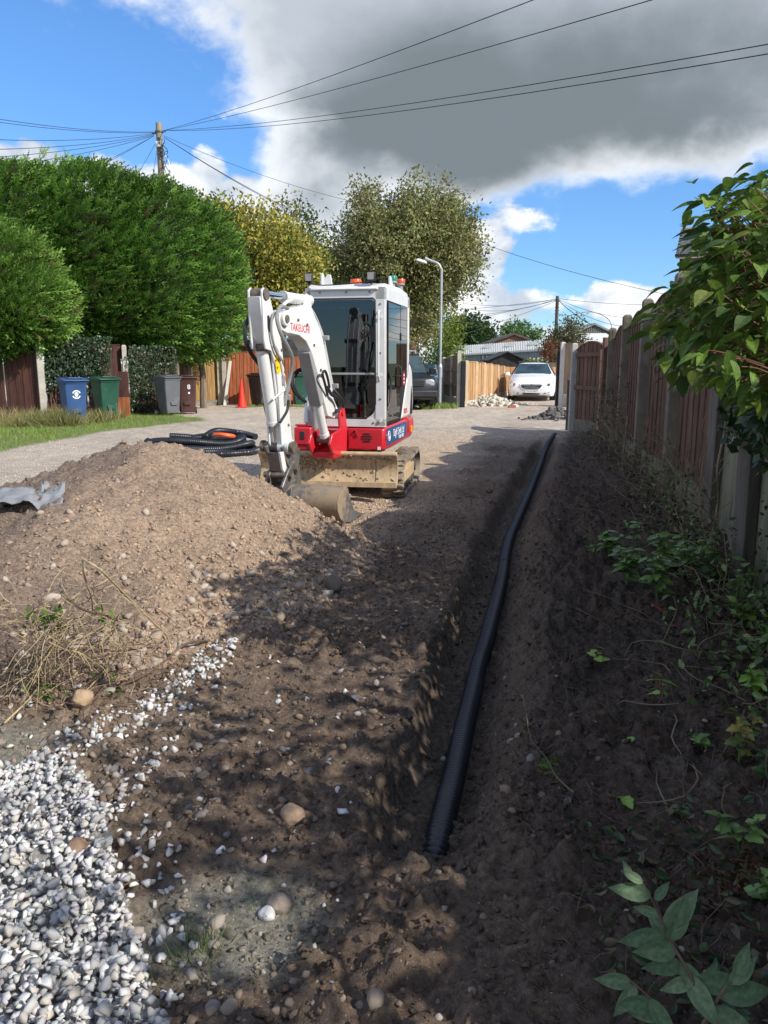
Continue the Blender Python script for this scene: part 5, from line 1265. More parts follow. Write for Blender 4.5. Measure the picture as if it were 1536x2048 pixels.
# striped plank panel behind the bins, with bright paint below
m = MB()
for k in range(5): 
    pass
pn_ = thing('painted_panel', 'narrow plank panel, dark above and bright orange below, by the green bin', 'panel', tuple(gY(247, 21.6).xy) + (0,))
for k in range(6):
    for z0, z1, mt in ((.02, .55, WD['orange']), (.55, 1.25, WD['brown'])):
        m = MB(); m.box((-.14 + .055 * k, .006 * (k % 2), (z0 + z1) / 2), (.052, .018, z1 - z0)); m.build('board', mt, pn_, smooth=False)
# plastic sheet scrap
m = MB()
for k in range(7):
    a = Vector((random.uniform(-.15, .12), random.uniform(-.05, .05), random.uniform(.02, .5))); m.add([a, a + Vector((random.uniform(.03, .12), -.02, random.uniform(-.25, .1))), a + Vector((random.uniform(-.06, .06), .02, random.uniform(-.3, -.1)))], [(0, 1, 2)])
o = m.build('plastic_scrap', pmat('clear_plastic', (.55, .58, .55), .2, var=.2)); o.location = gY(222, 20.0) * Vector((1, 1, 0)); tag(o, 'torn clear plastic leaning on the green bin', 'plastic scrap')
# traffic cone
p = gY(483.5, 26.2); t = thing('traffic_cone', 'plain red traffic cone in front of the orange fence', 'traffic cone', (p.x, p.y, .0))
M_cone = pmat('cone_red', (.72, .035, .02), .5, var=.06)
m = MB(); m.lathe([(.155, .03), (.145, .07), (.035, .88), (.028, .93)], n=20); m.build('body', M_cone, t); m = MB(); m.box((0, 0, .018), (.36, .36, .036)); m.build('base', M_cone, t, bevel=.015)

# ================================================================ POLES, WIRES, LAMP
M_pole = pmat('pole_wood', (.27, .235, .17), .9, var=.25, vs=3, bump=.4, bs=20, stretch=(2, 2, .2))
M_wire = pmat('wire', (.03, .032, .035), .6)
M_galv = pmat('galvanised', (.42, .44, .45), .45, .3, var=.12)
PY_ = 34.0; top = at(318.5, 246, PY_); pb = at(324, 400, PY_); px_ = (top.x + pb.x) / 2
t = thing('telegraph_pole', 'wooden telegraph pole with tangled cables behind the hedge', 'telegraph pole', (px_, PY_, 0))
m = MB(); m.cyl((0, 0, -.2), (0, 0, top.z), .17, .125, 16); m.build('pole', M_pole, t)
m = MB(); m.box((-.02, -.15, top.z - .85), (.20, .12, .22)); m.build('junction_box', pmat('box_grey', (.55, .55, .53), .6), t, bevel=.01)
m = MB(); m.box((-.17, -.06, top.z - 2.35), (.13, .16, .55)); m.build('cabinet', pmat('cabinet_grey', (.2, .21, .22), .5), t, bevel=.01)
m = MB()
for k in range(26):
    a = Vector((random.uniform(-.05, .32), random.uniform(-.25, -.05), top.z - random.uniform(.45, 1.75))); m.tube(spline([a, a + Vector((random.uniform(-.12, .16), random.uniform(-.05, .05), random.uniform(-.3, .1))), a + Vector((random.uniform(-.1, .12), 0, random.uniform(-.5, -.1)))], 4), .014, 5)
m.build('cable_tangle', M_wire, t)
m = MB(); m.tube([(.2, -.1, top.z - 1.2), (.36, -.1, top.z - 1.5), (.46, -.1, top.z - 1.95)], .02, 6); m.build('loose_cable', W_['ink'], t)
for k, (z, s) in enumerate(((2.0, -1), (2.75, 1), (5.2, -1), (5.15, 1), (6.0, 1), (6.6, -1))):
    m = MB(); m.cyl((s * .12, 0, top.z - z), (s * .36, -.02, top.z - z), .02, n=8); m.build('step', W_['steel'], t)
m = MB(); m.tube([(0, 0, top.z - .28 + .0)], .14) if False else m.cyl((0, 0, top.z - .36), (0, 0, top.z - .30), .17, n=16); m.box((.2, -.03, top.z - .33), (.16, .06, .06)); m.box((-.2, -.03, top.z - .4), (.16, .06, .06)); m.build('bracket', W_['steel'], t)
ptop = Vector((px_, PY_, top.z))
def wire(label, a, bq, sag, r=.012, name='overhead_wire', group=None, n=16):
    a = Vector(a); bq = Vector(bq); pts = [a.lerp(bq, i / n) - Vector((0, 0, sag * 4 * (i / n) * (1 - i / n))) for i in range(n + 1)]
    o = MB().tube(pts, r * .72, 5).build(name, M_wire); return tag(o, label, 'wire', group)
def ext(p0, p1, k): return (p0[0] + (p1[0] - p0[0]) * k, p0[1] + (p1[1] - p0[1]) * k)
T0 = (330, 257)
def skyw(label, p1, Y1, sag, k=1.15, dz=.3, dx=.2, r=.012, group=None, y0=0): 
    q = ext((T0[0], T0[1] + y0), p1, k); return wire(label, ptop + Vector((dx, -.05, -dz)), at(q[0], q[1], Y1), sag, r, group=group)
skyw('uppermost wire crossing the dark cloud to the top edge', (1062, -2), 11, .12, r=.010)
skyw('second wire from the top crossing the dark cloud', (1298, -2), 10, .12, r=.010)
skyw('upper one of the close wire pair running to the right edge', (1536, 84), 9.5, .2, 1.12, r=.010)
skyw('lower one of the close wire pair running to the right edge', (1536, 102), 9.5, .26, 1.12, r=.010)
ORD = ('topmost', 'second', 'third', 'fourth', 'fifth', 'lowest')
for k, (yy, Y1) in enumerate(((236, 22), (242, 24), (277, 22), (296, 21), (311, 22), (331, 24))):
    skyw(ORD[k] + ' of the thin wires fanning from the telegraph pole to the left edge', (0, yy), Y1, .12, 1.1, .35 + .03 * k, -.2, .012, 'wires to the left edge', y0=6)
skyw('left one of two wires dropping from the pole into the hedge', (150, 352), 27, .05, 1.3, .5, -.2, .012, 'wires dropping into the hedge', 10)
skyw('right one of two wires dropping from the pole into the hedge', (163, 352), 27, .05, 1.3, .5, -.2, .012, 'wires dropping into the hedge', 10)
skyw('steep wire dropping left from the pole to the hedge top', (262, 378), 30, .02, 1.4, .7, -.1, .012, None, 20)
skyw('near vertical wire hanging down beside the pole', (306, 375), 32, .0, 1.5, .9, -.08, .012, None, 20)
for k in range(2): skyw(('upper', 'lower')[k] + ' wire of the heavier pair slanting down from pole to birch', (664, 452 + 4 * k), 37, .25, 1.12, .55, .2, .017, 'wires slanting down to the birch', 12)
skyw('thin wire slanting from pole to the top of the birch', (664, 389), 37, .2, 1.1, .5, .2, .012, None, 10)
wire('single wire crossing the blue sky between birch and right fence', at(930, 474, 40), at(1420, 606, 30), .25, .014)
# far pole
fp_ = at(1115, 592, 62); t = thing('telegraph_pole', 'distant telegraph pole beyond the gateway', 'telegraph pole', (fp_.x, 62, 0))
m = MB(); m.cyl((0, 0, -.2), (0, 0, fp_.z), .15, .12, 10); m.build('pole', pmat('dark_pole', (.09, .085, .06), .9, var=.3), t)
m = MB()
for k in range(5): m.box((0, -.03, fp_.z - .35 - .25 * k), (.34, .1, .06))
m.build('fittings', W_['steel'], t)
m = MB(); m.tube([(0, -.1, fp_.z - 4.3), (-.5, -.15, fp_.z - 4.0), (-1.1, -.2, fp_.z - 3.95)], .03, 6); m.build('lamp_arm', M_galv, t); m = MB(); m.box((-1.35, -.2, fp_.z - 3.98), (.6, .22, .14), taper=.7); m.build('lamp_head', M_galv, t, bevel=.03)
for k, (qx, qy, qY, sg_) in enumerate(((905, 578, 55, .9), (880, 572, 55, .7), (905, 616, 50, .1), (905, 622, 50, .3), (905, 640, 48, .1), (930, 662, 50, .1))):
    qx, qy = ext((1115, 596), (qx, qy), 1.5); wire(ORD[k] + ' of the faint wires running left from the distant telegraph pole', at(1115, 596 + k, 62), at(qx, qy, qY), sg_ * 1.5, .02, group='wires left of the distant pole')
for k, (qx, qy, qY, sg_) in enumerate(((1345, 602, 52, .2), (1345, 604, 52, .8), (1345, 606, 52, 1.2), (1330, 618, 52, 1.4), (1330, 630, 52, 1.3))):
    qx, qy = ext((1116, 597), (qx, qy), 1.5); wire(ORD[k] + ' of the faint wires running right from the distant telegraph pole', at(1116, 597 + k, 62), at(qx, qy, qY), sg_ * 1.5, .02, group='wires right of the distant pole')
# street lamp
LY = 26.6; lp = at(882, 620, LY); t = thing('street_lamp', 'tall grey street lamp with a curved arm in front of the birch', 'street lamp', (lp.x, LY, 0)); zt = zY(882, 540, LY)
ax_ = zY(860, 522, LY); m = MB(); hx = at(850, 525, LY).x - lp.x
m.tube(spline([(0, 0, 1.2), (0, 0, zt - .25), (-.02, 0, zt + .02), (-.12, 0, zt + .20), (hx * .7, 0, ax_ + .02), (hx, 0, ax_ + .10)], 5), .042, 10); m.cyl((0, 0, 0), (0, 0, 1.35), .085, n=14); m.cyl((0, 0, 1.35), (0, 0, 1.45), .085, .045, 14); m.build('column', M_galv, t)
m = MB(); hc = at(843, 522, LY); m.box((hc.x - lp.x, 0, hc.z), (.40, .16, .085), (0, R(16), 0), taper=.75); m.build('lamp_head', pmat('lamp_head', (.72, .73, .73), .4), t, bevel=.03)

# ================================================================ COMPOUND BEHIND THE GATE
M_steel_b = pmat('black_steel', (.012, .012, .014), .5, var=.2)
fg = thing('garden_fence', 'brown slatted fence between street lamp and left gate post', 'fence')
P0, P1, P2 = gY(887, 28.6), gY(903, 27.4), gY(917, 26.3)
fence_run(fg, P0, P1, zY(895, 718, 28), .35, WD['lap'], 8, rails=(.75, 1.25)); fence_run(fg, P1, P2, zY(910, 712, 27), .35, WD['lap'], 8, rails=(.75, 1.25))
for q, py in ((P0, 716), (P1, 711), (P2, 703)): post(fg, q, zY(900, py, q.y), .13, M_conc, 'concrete_post')
for a, bq in ((P0, P1), (P1, P2)): m = MB(); m.bar((a.x, a.y, .17), (bq.x, bq.y, .17), .05, .30); m.build('gravel_board', M_conc, fg)
g = gY(925, 26.2); post(None, g, zY(925, 722, 26.2), .15, M_steel_b, 'gate_post', cap=False); tag(bpy.data.objects['gate_post'], 'black steel gate post on the left side of the gateway', 'gate post')
g2 = gY(1114, 27.1); tag(post(None, g2, zY(1114, 703, 27.1), .13, M_steel_b, 'gate_post', cap=False), 'tall black steel gate post on the right side of the gateway', 'gate post')
g3 = at(1137.5, 820, 17.3); tag(post(None, (g3.x, 17.3), zY(1137, 760, 17.3), .10, M_steel_b, 'gate_post', cap=False), 'short black post at the end of the old brown fence', 'gate post')
m = MB(); a = gY(929, 26.3)
for k in range(3): m.cyl((a.x + .02 * k, a.y + .3, .2), (a.x + .02 * k, a.y + .3, 1.5), .02, n=6)
gt = m.build('gate', M_steel_b); tag(gt, 'open black gate edge just behind the left gate post', 'gate')
fn = thing('timber_fence', 'new orange timber fence round the parked white car', 'fence')
FP = [(932, 26.8), (951, 27.6), (967, 29.0), (981, 30.6), (994, 32.4), (1006, 34.4), (1015, 36.2)]
for k in range(len(FP) - 1):
    a = gY(*FP[k]); bq = gY(*FP[k + 1]); yt = 722 + 11 * k / 5
    fence_run(fn, a, bq, zY(950, yt + 2, FP[k][1]), .22, WD['new'], 8, rails=())
    post(fn, a, zY(950, yt - 1, FP[k][1]), .11, pmat('pale_post', (.62, .50, .34), .8, var=.1) if k == 0 else bpy.data.materials['pale_post'], 'post', cap=False)
    m = MB(); m.bar((a.x, a.y, .1), (bq.x, bq.y, .1), .05, .22); m.build('gravel_board', M_conc, fn)
BPX = [1015, 1040, 1066, 1092, 1122]
for k in range(4):
    a = gY(BPX[k], 36.2); bq = gY(BPX[k + 1], 36.2); fence_run(fn, a, bq, zY(1060, 734, 36.2), .1, WD['new'], 5, rails=(), cap=False, lapped=True)
    post(fn, bq, zY(1060, 733, 36.2), .1, bpy.data.materials['pale_post'], 'post', cap=False)
fr2 = thing('timber_fence', 'pale new fence panel with white concrete posts right of the gateway', 'fence')
a = gY(1124, 26.9); bq = at(1222, 800, 25.6); bq.z = 0
fence_run(fr2, a, bq, zY(1135, 688, 26.8), .42, WD['pale'], 14, rails=(), cap=True)
m = MB(); m.bar((a.x, a.y, .2), (bq.x, bq.y, .2), .06, .42); m.build('gravel_board', M_conc, fr2)
post(fr2, gY(1121.5, 26.95), zY(1121, 686, 26.95), .15, pmat('pale_concrete', (.52, .51, .48), .8, var=.08), 'concrete_post')
# sheds and works buildings beyond
def corr(name, col, axis=0, pitch=.25): 
    m = bpy.data.materials.new(name); m.use_nodes = True; n = NB(m.node_tree); p = m.node_tree.nodes['Principled BSDF']; p.inputs['Base Color'].default_value = (*col, 1); p.inputs['Roughness'].default_value = .55
    tc_ = n.n('ShaderNodeTexCoord'); w = n.n('ShaderNodeTexWave', wave_type='BANDS', bands_direction='XYZ'[axis]); w.inputs['Scale'].default_value = 1 / pitch / 3.14159 * 1.57; n.l(tc_.outputs['Object'], w.inputs[0])
    bm_ = n.n('ShaderNodeBump'); bm_.inputs['Strength'].default_value = 1; bm_.inputs['Distance'].default_value = .05; n.l(w.outputs['Fac'], bm_.inputs['Height']); n.l(bm_.outputs[0], p.inputs['Normal'])
    nz_ = n.noise(tc_.outputs['Object'], .6, 4); c_ = n.mix(n.ramp(nz_, .3, .7), tuple(c * .85 for c in col), tuple(min(1, c * 1.1) for c in col)); n.l(c_, p.inputs['Base Color']); return m
M_wall_g = pmat('cladding_grey', (.30, .335, .355), .6, var=.06); M_roof_w = pmat('sheet_roof', (.62, .62, .57), .55, var=.08, vs=2)
IY = 74.0
def seg(px0, py0, px1, py1, Y0, Y1): return at(px0, py0, Y0), at(px1, py1, Y1)
wt = thing('workshop', 'long grey clad workshop with a shallow white sheet roof', 'building', (at(1000, 700, IY).x, IY, 0)); wo_ = wt.location
e0, e1 = at(905, 709, IY), at(1086, 697.5, IY - 6); r0, r1 = at(905, 693, IY + 9), at(1091, 679.5, IY + 3)
m = MB(); q = [e0, e1, Vector((e1.x, e1.y, -1)), Vector((e0.x, e0.y, -1))]; ob = [Vector((v.x + 2, v.y + 8, v.z)) for v in q]
m.add([v - wo_ for v in q + ob], [(0, 1, 2, 3), (7, 6, 5, 4), (0, 4, 5, 1), (1, 5, 6, 2), (3, 7, 4, 0)]); m.build('wall', M_wall_g, wt, smooth=False)
m = MB(); q = [e0 + Vector((0, -.4, -.05)), e1 + Vector((.2, -.4, -.05)), r1, r0]; m.add([v - wo_ for v in q] + [v - wo_ + Vector((0, 0, -.12)) for v in q], [(0, 1, 2, 3), (7, 6, 5, 4), (0, 4, 5, 1), (1, 5, 6, 2), (2, 6, 7, 3), (3, 7, 4, 0)]); rfw = m.build('roof', M_roof_w, wt, smooth=False)
N = 42; me = None
for k in range(N):
    tt = (k + .5) / N; a = q[0].lerp(q[1], tt) - wo_ + Vector((0, 0, .04)); c_ = q[3].lerp(q[2], tt) - wo_ + Vector((0, 0, .04)); m = MB(); m.bar(a, c_, .05, .03); m.build('roof_rib', M_roof_w, rfw, smooth=False)
for k in range(4):
    tt = .14 + .24 * k; a = q[0].lerp(q[1], tt).lerp(q[3].lerp(q[2], tt), .45) - wo_; bb2 = q[0].lerp(q[1], tt + .045).lerp(q[3].lerp(q[2], tt + .045), .85) - wo_; m = MB(); m.bar(a + Vector((0, 0, .06)), bb2 + Vector((0, 0, .06)), .9, .06); m.build('roof_light', pmat('roof_light', (.36, .38, .34), .4) if k == 0 else bpy.data.materials['roof_light'], rfw, smooth=False)
for k in range(36):
    a = e0.lerp(e1, (k + .5) / 36) - wo_; m = MB(); m.box((a.x, a.y - .04, a.z / 2 - .6), (.10, .08, a.z + 1.0)); m.build('wall_rib', M_wall_g, wt, smooth=False)
a = at(958, 712, IY - 2.3) - wo_; bq = at(992, 722, IY - 3) - wo_; m = MB(); m.box(((a.x + bq.x) / 2, bq.y - .55, (a.z + bq.z) / 2), (bq.x - a.x, .1, a.z - bq.z)); wn = m.build('window', pmat('dark_window', (.03, .05, .06), .12), wt)
for k in range(4): m = MB(); m.box((a.x + (bq.x - a.x) * (k + .5) / 4, bq.y - .62, (a.z + bq.z) / 2), (.06, .06, a.z - bq.z)); m.build('glazing_bar', M_wall_g, wn)
for k in range(4): a = at(1060 + 8 * k, 700, IY - 6) - wo_; m = MB(); m.box((a.x, a.y - .3, .9), (.16, .1, 2.0)); m.build('white_column', pmat('white_paint', (.75, .75, .73), .6) if k == 0 else bpy.data.materials['white_paint'], wt, smooth=False)
# brick
def brick_mat(name, col, mortar, sc=1.0):
    m = bpy.data.materials.new(name); m.use_nodes = True; n = NB(m.node_tree); p = m.node_tree.nodes['Principled BSDF']; p.inputs['Roughness'].default_value = .9
    tc_ = n.n('ShaderNodeTexCoord'); mp_ = n.n('ShaderNodeMapping'); mp_.inputs['Rotation'].default_value = (R(90), 0, 0); n.l(tc_.outputs['Object'], mp_.inputs[0])
    bt = n.n('ShaderNodeTexBrick'); n.l(mp_.outputs[0], bt.inputs['Vector']); bt.inputs['Color1'].default_value = (*col, 1); bt.inputs['Color2'].default_value = (*[c * .7 for c in col], 1); bt.inputs['Mortar'].default_value = (*mortar, 1)
    bt.inputs['Scale'].default_value = 1.0 * sc; bt.inputs['Brick Width'].default_value = .225; bt.inputs['Row Height'].default_value = .075; bt.inputs['Mortar Size'].default_value = .008; n.l(bt.outputs[0], p.inputs['Base Color']); return m
M_brick = brick_mat('brick', (.27, .095, .06), (.32, .29, .25)); M_slate = pmat('slate', (.10, .10, .105), .6, var=.25, vs=6, rnd=.2)
p = at(1027, 690, 84); gable_building('brick_hall', 'red brick gable rising behind the white workshop roof', (p.x, 84), 8, at(1074, 690, 84).x - at(985, 690, 84).x, zY(1027, 686, 84), zY(1027, 670, 84), M_brick, pmat('dark_roof', (.09, .075, .06), .8), over=.3, thick=.22)
p = at(1014, 720, 43); gable_building('garden_shed', 'black timber shed with a low gable behind the new fence', (p.x, 43), 3, at(1048, 720, 43).x - at(982, 720, 43).x, zY(1014, 719, 43), zY(1014, 704.5, 43), wood('black_shed', (.028, .026, .028)), pmat('shed_felt', (.06, .058, .06), .85), over=.2, thick=.05)
p = at(1186, 690, 82); gb = gable_building('grey_works', 'grey sheeted works gable above the old fence', (p.x, 82), 10, at(1226, 690, 82).x - at(1148, 690, 82).x, zY(1186, 668, 82), zY(1186, 650, 82), pmat('works_grey', (.22, .235, .21), .7, var=.15), pmat('works_roof', (.25, .25, .23), .7), over=.3, thick=.2)
for k in range(22): 
    x_ = -1.95 + k * .186; m = MB(); hh = zY(1186, 650, 82) - abs(x_) * (zY(1186, 650, 82) - zY(1186, 668, 82)) / 2.08; m.box((x_, -.05, hh / 2), (.08, .1, hh)); m.build('cladding_rib', bpy.data.materials['works_grey'], gb, smooth=False)
p = at(1190, 690, 66); lt_ = gable_building('low_works', 'low works building with white sheet roof in front of the grey gable', (p.x, 66), 9, at(1232, 690, 66).x - at(1140, 690, 66).x, zY(1190, 686, 66), zY(1190, 668, 70), M_wall_g, M_roof_w, front='eave', over=.2)
m = MB(); a = at(1080, 735, 40); m.box((a.x + .5, 40, a.z - .0), (1.4, .5, .5)); o = m.build('low_shed', wood('old_shed', (.12, .09, .06))); tag(o, 'low brown shed roof behind the back fence on the right', 'shed')
# white house
HY = 76; a = at(835, 658, HY); t = thing('white_house', 'white rendered house end with one tall window behind the birch', 'house', (at(852, 690, HY).x, HY, 0)); hx0 = at(838, 680, HY).x - t.location.x; hx1 = at(869.5, 680, HY).x - t.location.x; ze0 = zY(852, 661, HY); ze1 = zY(868, 668, HY)
m = MB(); m.prism([(hx0, 0), (hx1, 0), (hx1, ze1), (hx0, ze0)], 0, 6, lambda u, v, w: Vector((u, w, v))); m.build('wall', pmat('white_wall', (.80, .80, .79), .7, var=.03), t, smooth=False)
m = MB(); m.prism([(hx0 - 1.6, 0), (hx0, 0), (hx0, ze0), (hx0 - 1.6, ze0)], .15, 6, lambda u, v, w: Vector((u, w, v))); m.build('brick_side', M_brick, t, smooth=False)
m = MB(); m.add([(hx0 - 1.7, -.3, ze0 + .05), (hx0, -.3, ze0 + .05), (hx1 + .2, -.3, ze1 + .05), (hx1 + .2, 4, ze1 + .5), (hx0 - .3, 4, ze0 + 1.0), (hx0 - 1.7, 4, ze0 + 1.2)], [(0, 1, 4, 5), (1, 2, 3, 4)]); o = m.build('roof', M_slate, t, smooth=False); sm = o.modifiers.new('thick', 'SOLIDIFY'); sm.thickness = .15
a = at(848, 673, HY); bq = at(855, 693, HY); m = MB(); m.box(((a.x + bq.x) / 2 - t.location.x, -.03, (a.z + bq.z) / 2), (bq.x - a.x, .08, a.z - bq.z)); wn = m.build('window', bpy.data.materials['white_paint'], t)
for k in range(2): m = MB(); m.box(((a.x * (1.5 - k) + bq.x * (.5 + k)) / 2 - t.location.x, -.08, (a.z + bq.z) / 2), ((bq.x - a.x) * .36, .03, (a.z - bq.z) * .86)); m.build('pane', bpy.data.materials['dark_window'], wn)
m = MB(); m.tube([(hx0 - .2, -.1, 2.2), (hx0 + .3, -.12, 3.0), ((hx0 + hx1) / 2, -.12, 3.6), ((hx0 + hx1) / 2 + .4, -.12, ze0 - .2)], .05, 5); m.build('drain_pipe', M_steel_b, t)
# brick house on the right, behind the fence
BX = at(1352, 512, 40.0); t = thing('brick_house', 'brick house with slate roof and white eaves behind the right fence', 'house', (BX.x, 40, 0), R(-22.5)); ez = BX.z; Wd = 9.0
m = MB(); m.prism([(.1, 0), (8, 0), (8, ez), (4.1, ez + 1.75), (.1, ez)], .18, Wd, lambda u, v, w: Vector((w, u, v))); wall = m.build('wall', M_brick, t, smooth=False)
m = MB(); m.bar((0, -.22, ez - .08), (Wd, -.22, ez - .08), .06, .16); m.build('fascia', bpy.data.materials['white_paint'], t); m = MB(); m.bar((-.04, -.3, ez + .0), (Wd, -.3, ez + .0), .11, .09); m.build('gutter', M_steel_b, t)
rz_ = (1.75) / 4.0; rs = MB(); rs.prism([(-.3, ez - .3 * rz_ + .10), (4.1, ez + 1.75 + .06), (8.5, ez - .4 * rz_), (8.5, ez - .4 * rz_ - .08), (4.1, ez + 1.68), (-.3, ez - .3 * rz_ + .02)], -.02, Wd, lambda u, v, w: Vector((w, u, v))); rfo_ = rs.build('roof', M_slate, t, smooth=False)
ML = boxmesh((.245, .30, .012), 'slate_tile', M_slate); sa = math.atan(rz_)
for i in range(18):
    for j in range(8):
        inst('slate_tile', ML, (.10 + j * .25 + (.125 if i % 2 else 0), -.2 + i * .235, ez - .2 * rz_ + i * .235 * rz_ + .105), (sa - .03, 0, 0), rfo_)
for k in range(12): m = MB(); m.cyl((.0 + k * .3, 4.1, ez + 1.82), (.29 + k * .3, 4.1, ez + 1.82), .11, n=10); m.build('ridge_tile', pmat('ridge_red', (.32, .12, .07), .85) if k == 0 else bpy.data.materials['ridge_red'], rfo_)
m = MB(); m.box((1.6, .14, 3.4), (1.1, .1, 1.2)); wn = m.build('window', bpy.data.materials['white_paint'], t); m = MB(); m.box((1.6, .10, 3.4), (.95, .06, 1.05)); m.build('pane', bpy.data.materials['dark_window'], wn)
m = MB(); m.cyl((.22, .1, 0), (.22, .1, ez - .1), .045, n=8); m.build('drain_pipe', M_steel_b, t)
# ================================================================ VEHICLES
M_tyre = pmat('tyre', (.02, .02, .02), .8); M_alloy = pmat('alloy', (.45, .46, .47), .3, .8)
M_chrome = pmat('chrome_trim', (.7, .72, .74), .12, 1.0, var=.02); M_lampg = pmat('headlamp_glass', (.42, .44, .46), .1, .3, var=.25, vs=14); M_autoglass = glass('car_glass', (.10, .14, .14))
def vehicle(name, label, cat, loc, rz, col, st, ws, sidewin, wheels=(-1.45, 1.35), wr=.33, ww=.90, coat=.6, seatcol=(.05, .05, .05)):
    t = thing(name, label, cat, loc, rz); paint = pmat('car_paint', col, .3, var=.03, vs=2, spec=.5, coat=coat)
    V = []; n = 11
    for (y, zb, wb, zs, wsd, zt, wt) in st:
        half = [(0, zb), (wb, zb), (wsd, zb + (zs - zb) * .45), (wsd, zs), (wt, zt - .035), (wt * .6, zt), ]
        full = [(x, z) for x, z in half] + [(0, zt + .008)] + [(-x, z) for x, z in half[:0:-1]]
        V += [(x, y, z) for x, z in full]
    n = 12; F = []
    for i in range(len(st) - 1):
        for k in range(n): F.append((i * n + k, i * n + (k + 1) % n, (i + 1) * n + (k + 1) % n, (i + 1) * n + k))
    F.append(tuple(range(n))); F.append(tuple((len(st) - 1) * n + k for k in range(n - 1, -1, -1)))
    m = MB(); m.add(V, F); body = m.build('body', paint, t, bevel=.02)
    (y0, z0, w0), (y1, z1, w1) = ws
    m = MB(); m.add([(-w0, y0 - .01, z0 + .035), (w0, y0 - .01, z0 + .035), (w1, y1 - .01, z1 + .035), (-w1, y1 - .01, z1 + .035), (-w0, y0 - .012, z0), (w0, y0 - .012, z0), (w1, y1 - .012, z1), (-w1, y1 - .012, z1)], [(4, 5, 6, 7), (0, 3, 2, 1), (0, 1, 5, 4), (2, 3, 7, 6)])
    m.build('windscreen', pmat('screen_dark', (.035, .055, .055), .04, var=.5, vs=1.5, spec=.8), t, smooth=False)
    for s in (-1, 1):
        m = MB(); q = [(s * (x + .012), y, z) for y, z, x in sidewin]; q2 = [(s * (x - .01), y, z) for y, z, x in sidewin]; k = len(q); m.add(q + q2, [tuple(range(k)), tuple(range(2 * k - 1, k - 1, -1))] + [(i, (i + 1) % k, k + (i + 1) % k, k + i) for i in range(k)]); m.build('side_window', bpy.data.materials['screen_dark'], t, smooth=False)
        for yw in wheels:
            m = MB(); m.cyl((s * (ww - .20), yw, wr), (s * (ww + .015), yw, wr), wr, n=26); wh = m.build('wheel', M_tyre, t); m = MB(); m.cyl((s * (ww - .15), yw, wr), (s * (ww + .02), yw, wr), wr * .66, n=18)
            m.build('rim', M_alloy, wh)
            m = MB(); m.tube([(s * (ww + .006), yw + (wr + .05) * math.cos(a), wr + .01 + (wr + .05) * math.sin(a)) for a in np.linspace(-.1, math.pi + .1, 14)], .03, 6); m.build('wheel_arch', M_black, t)
    return t, paint, body
st_car = [(-2.42, .30, .55, .50, .66, .62, .50), (-2.36, .22, .72, .56, .80, .74, .60), (-2.18, .20, .82, .62, .89, .84, .68), (-1.8, .2, .86, .70, .92, .925, .74), (-1.2, .2, .88, .80, .93, 1.0, .76), (-.88, .2, .88, .86, .93, 1.045, .77),
          (-.10, .2, .88, .93, .93, 1.43, .60), (.25, .2, .88, .94, .93, 1.485, .585), (1.3, .2, .88, .95, .93, 1.48, .58), (2.0, .22, .87, .95, .91, 1.43, .55), (2.3, .28, .84, .93, .88, 1.12, .66), (2.42, .34, .78, .80, .82, .92, .70)]
CA = R(-12); cp = Vector((6.22, 32.6, 0))
car, paint, body = vehicle('estate_car', 'white estate car with black grille parked in the gateway', 'car', cp, CA, (.80, .81, .82), st_car, ((-.86, 1.05, .74), (-.14, 1.405, .575)), [(-.45, 1.0, .90), (2.0, 1.04, .885), (1.7, 1.36, .62), (.1, 1.40, .655)])
def FY(z): return -2.42 + .0
m = MB(); m.prism([(-.38, .66), (.38, .66), (.40, .62), (.34, .53), (.20, .475), (-.20, .475), (-.34, .53), (-.40, .62)], -2.462, -2.40, lambda u, v, w: Vector((u, w, v))); gr_ = m.build('grille', M_black, car, bevel=.01)
m = MB(); m.prism([(-.40, .655), (-.06, .625), (.06, .625), (.40, .655), (.39, .625), (.08, .585), (-.08, .585), (-.39, .625)], -2.475, -2.45, lambda u, v, w: Vector((u, w, v))); m.build('grille_bar', M_chrome, gr_)
m = MB(); m.cyl((0, -2.495, .615), (0, -2.46, .615), .062, n=20); m.build('badge', M_chrome, gr_); m = MB(); m.cyl((0, -2.499, .615), (0, -2.49, .615), .046, n=18); bd = m.build('badge_centre', M_black, gr_)
m = MB(); m.tube([(-.02, -2.502, .59), (.015, -2.502, .60), (-.01, -2.502, .62), (.02, -2.502, .64)], .008, 5); m.build('badge_emblem', M_chrome, gr_)
for k in range(4): m = MB(); m.box((0, -2.466, .50 + .02 * k), (.5 + .03 * k, .01, .006)); m.build('grille_slat', M_galv, gr_)
m = MB(); m.box((.03, -2.468, .40), (.52, .02, .112)); plate = m.build('number_plate', pmat('plate_white', (.75, .75, .72), .5, var=.03), car, bevel=.004)
blank_text('MA10 BKT', .098, M_black, 'lettering', plate, Matrix.Translation((.03, -2.4785, .40)) @ Matrix.Rotation(R(90), 4, 'X') @ Matrix.Diagonal((.98, 1, 1, 1)))
m = MB(); m.prism([(-.34, .32), (.34, .32), (.30, .27), (-.30, .27)], -2.45, -2.35, lambda u, v, w: Vector((u, w, v))); m.build('lower_intake', M_black, car)
m = MB(); m.prism([(-.72, .235), (.72, .235), (.66, .205), (-.66, .205)], -2.44, -2.2, lambda u, v, w: Vector((u, w, v))); m.build('front_lip', M_black, car)
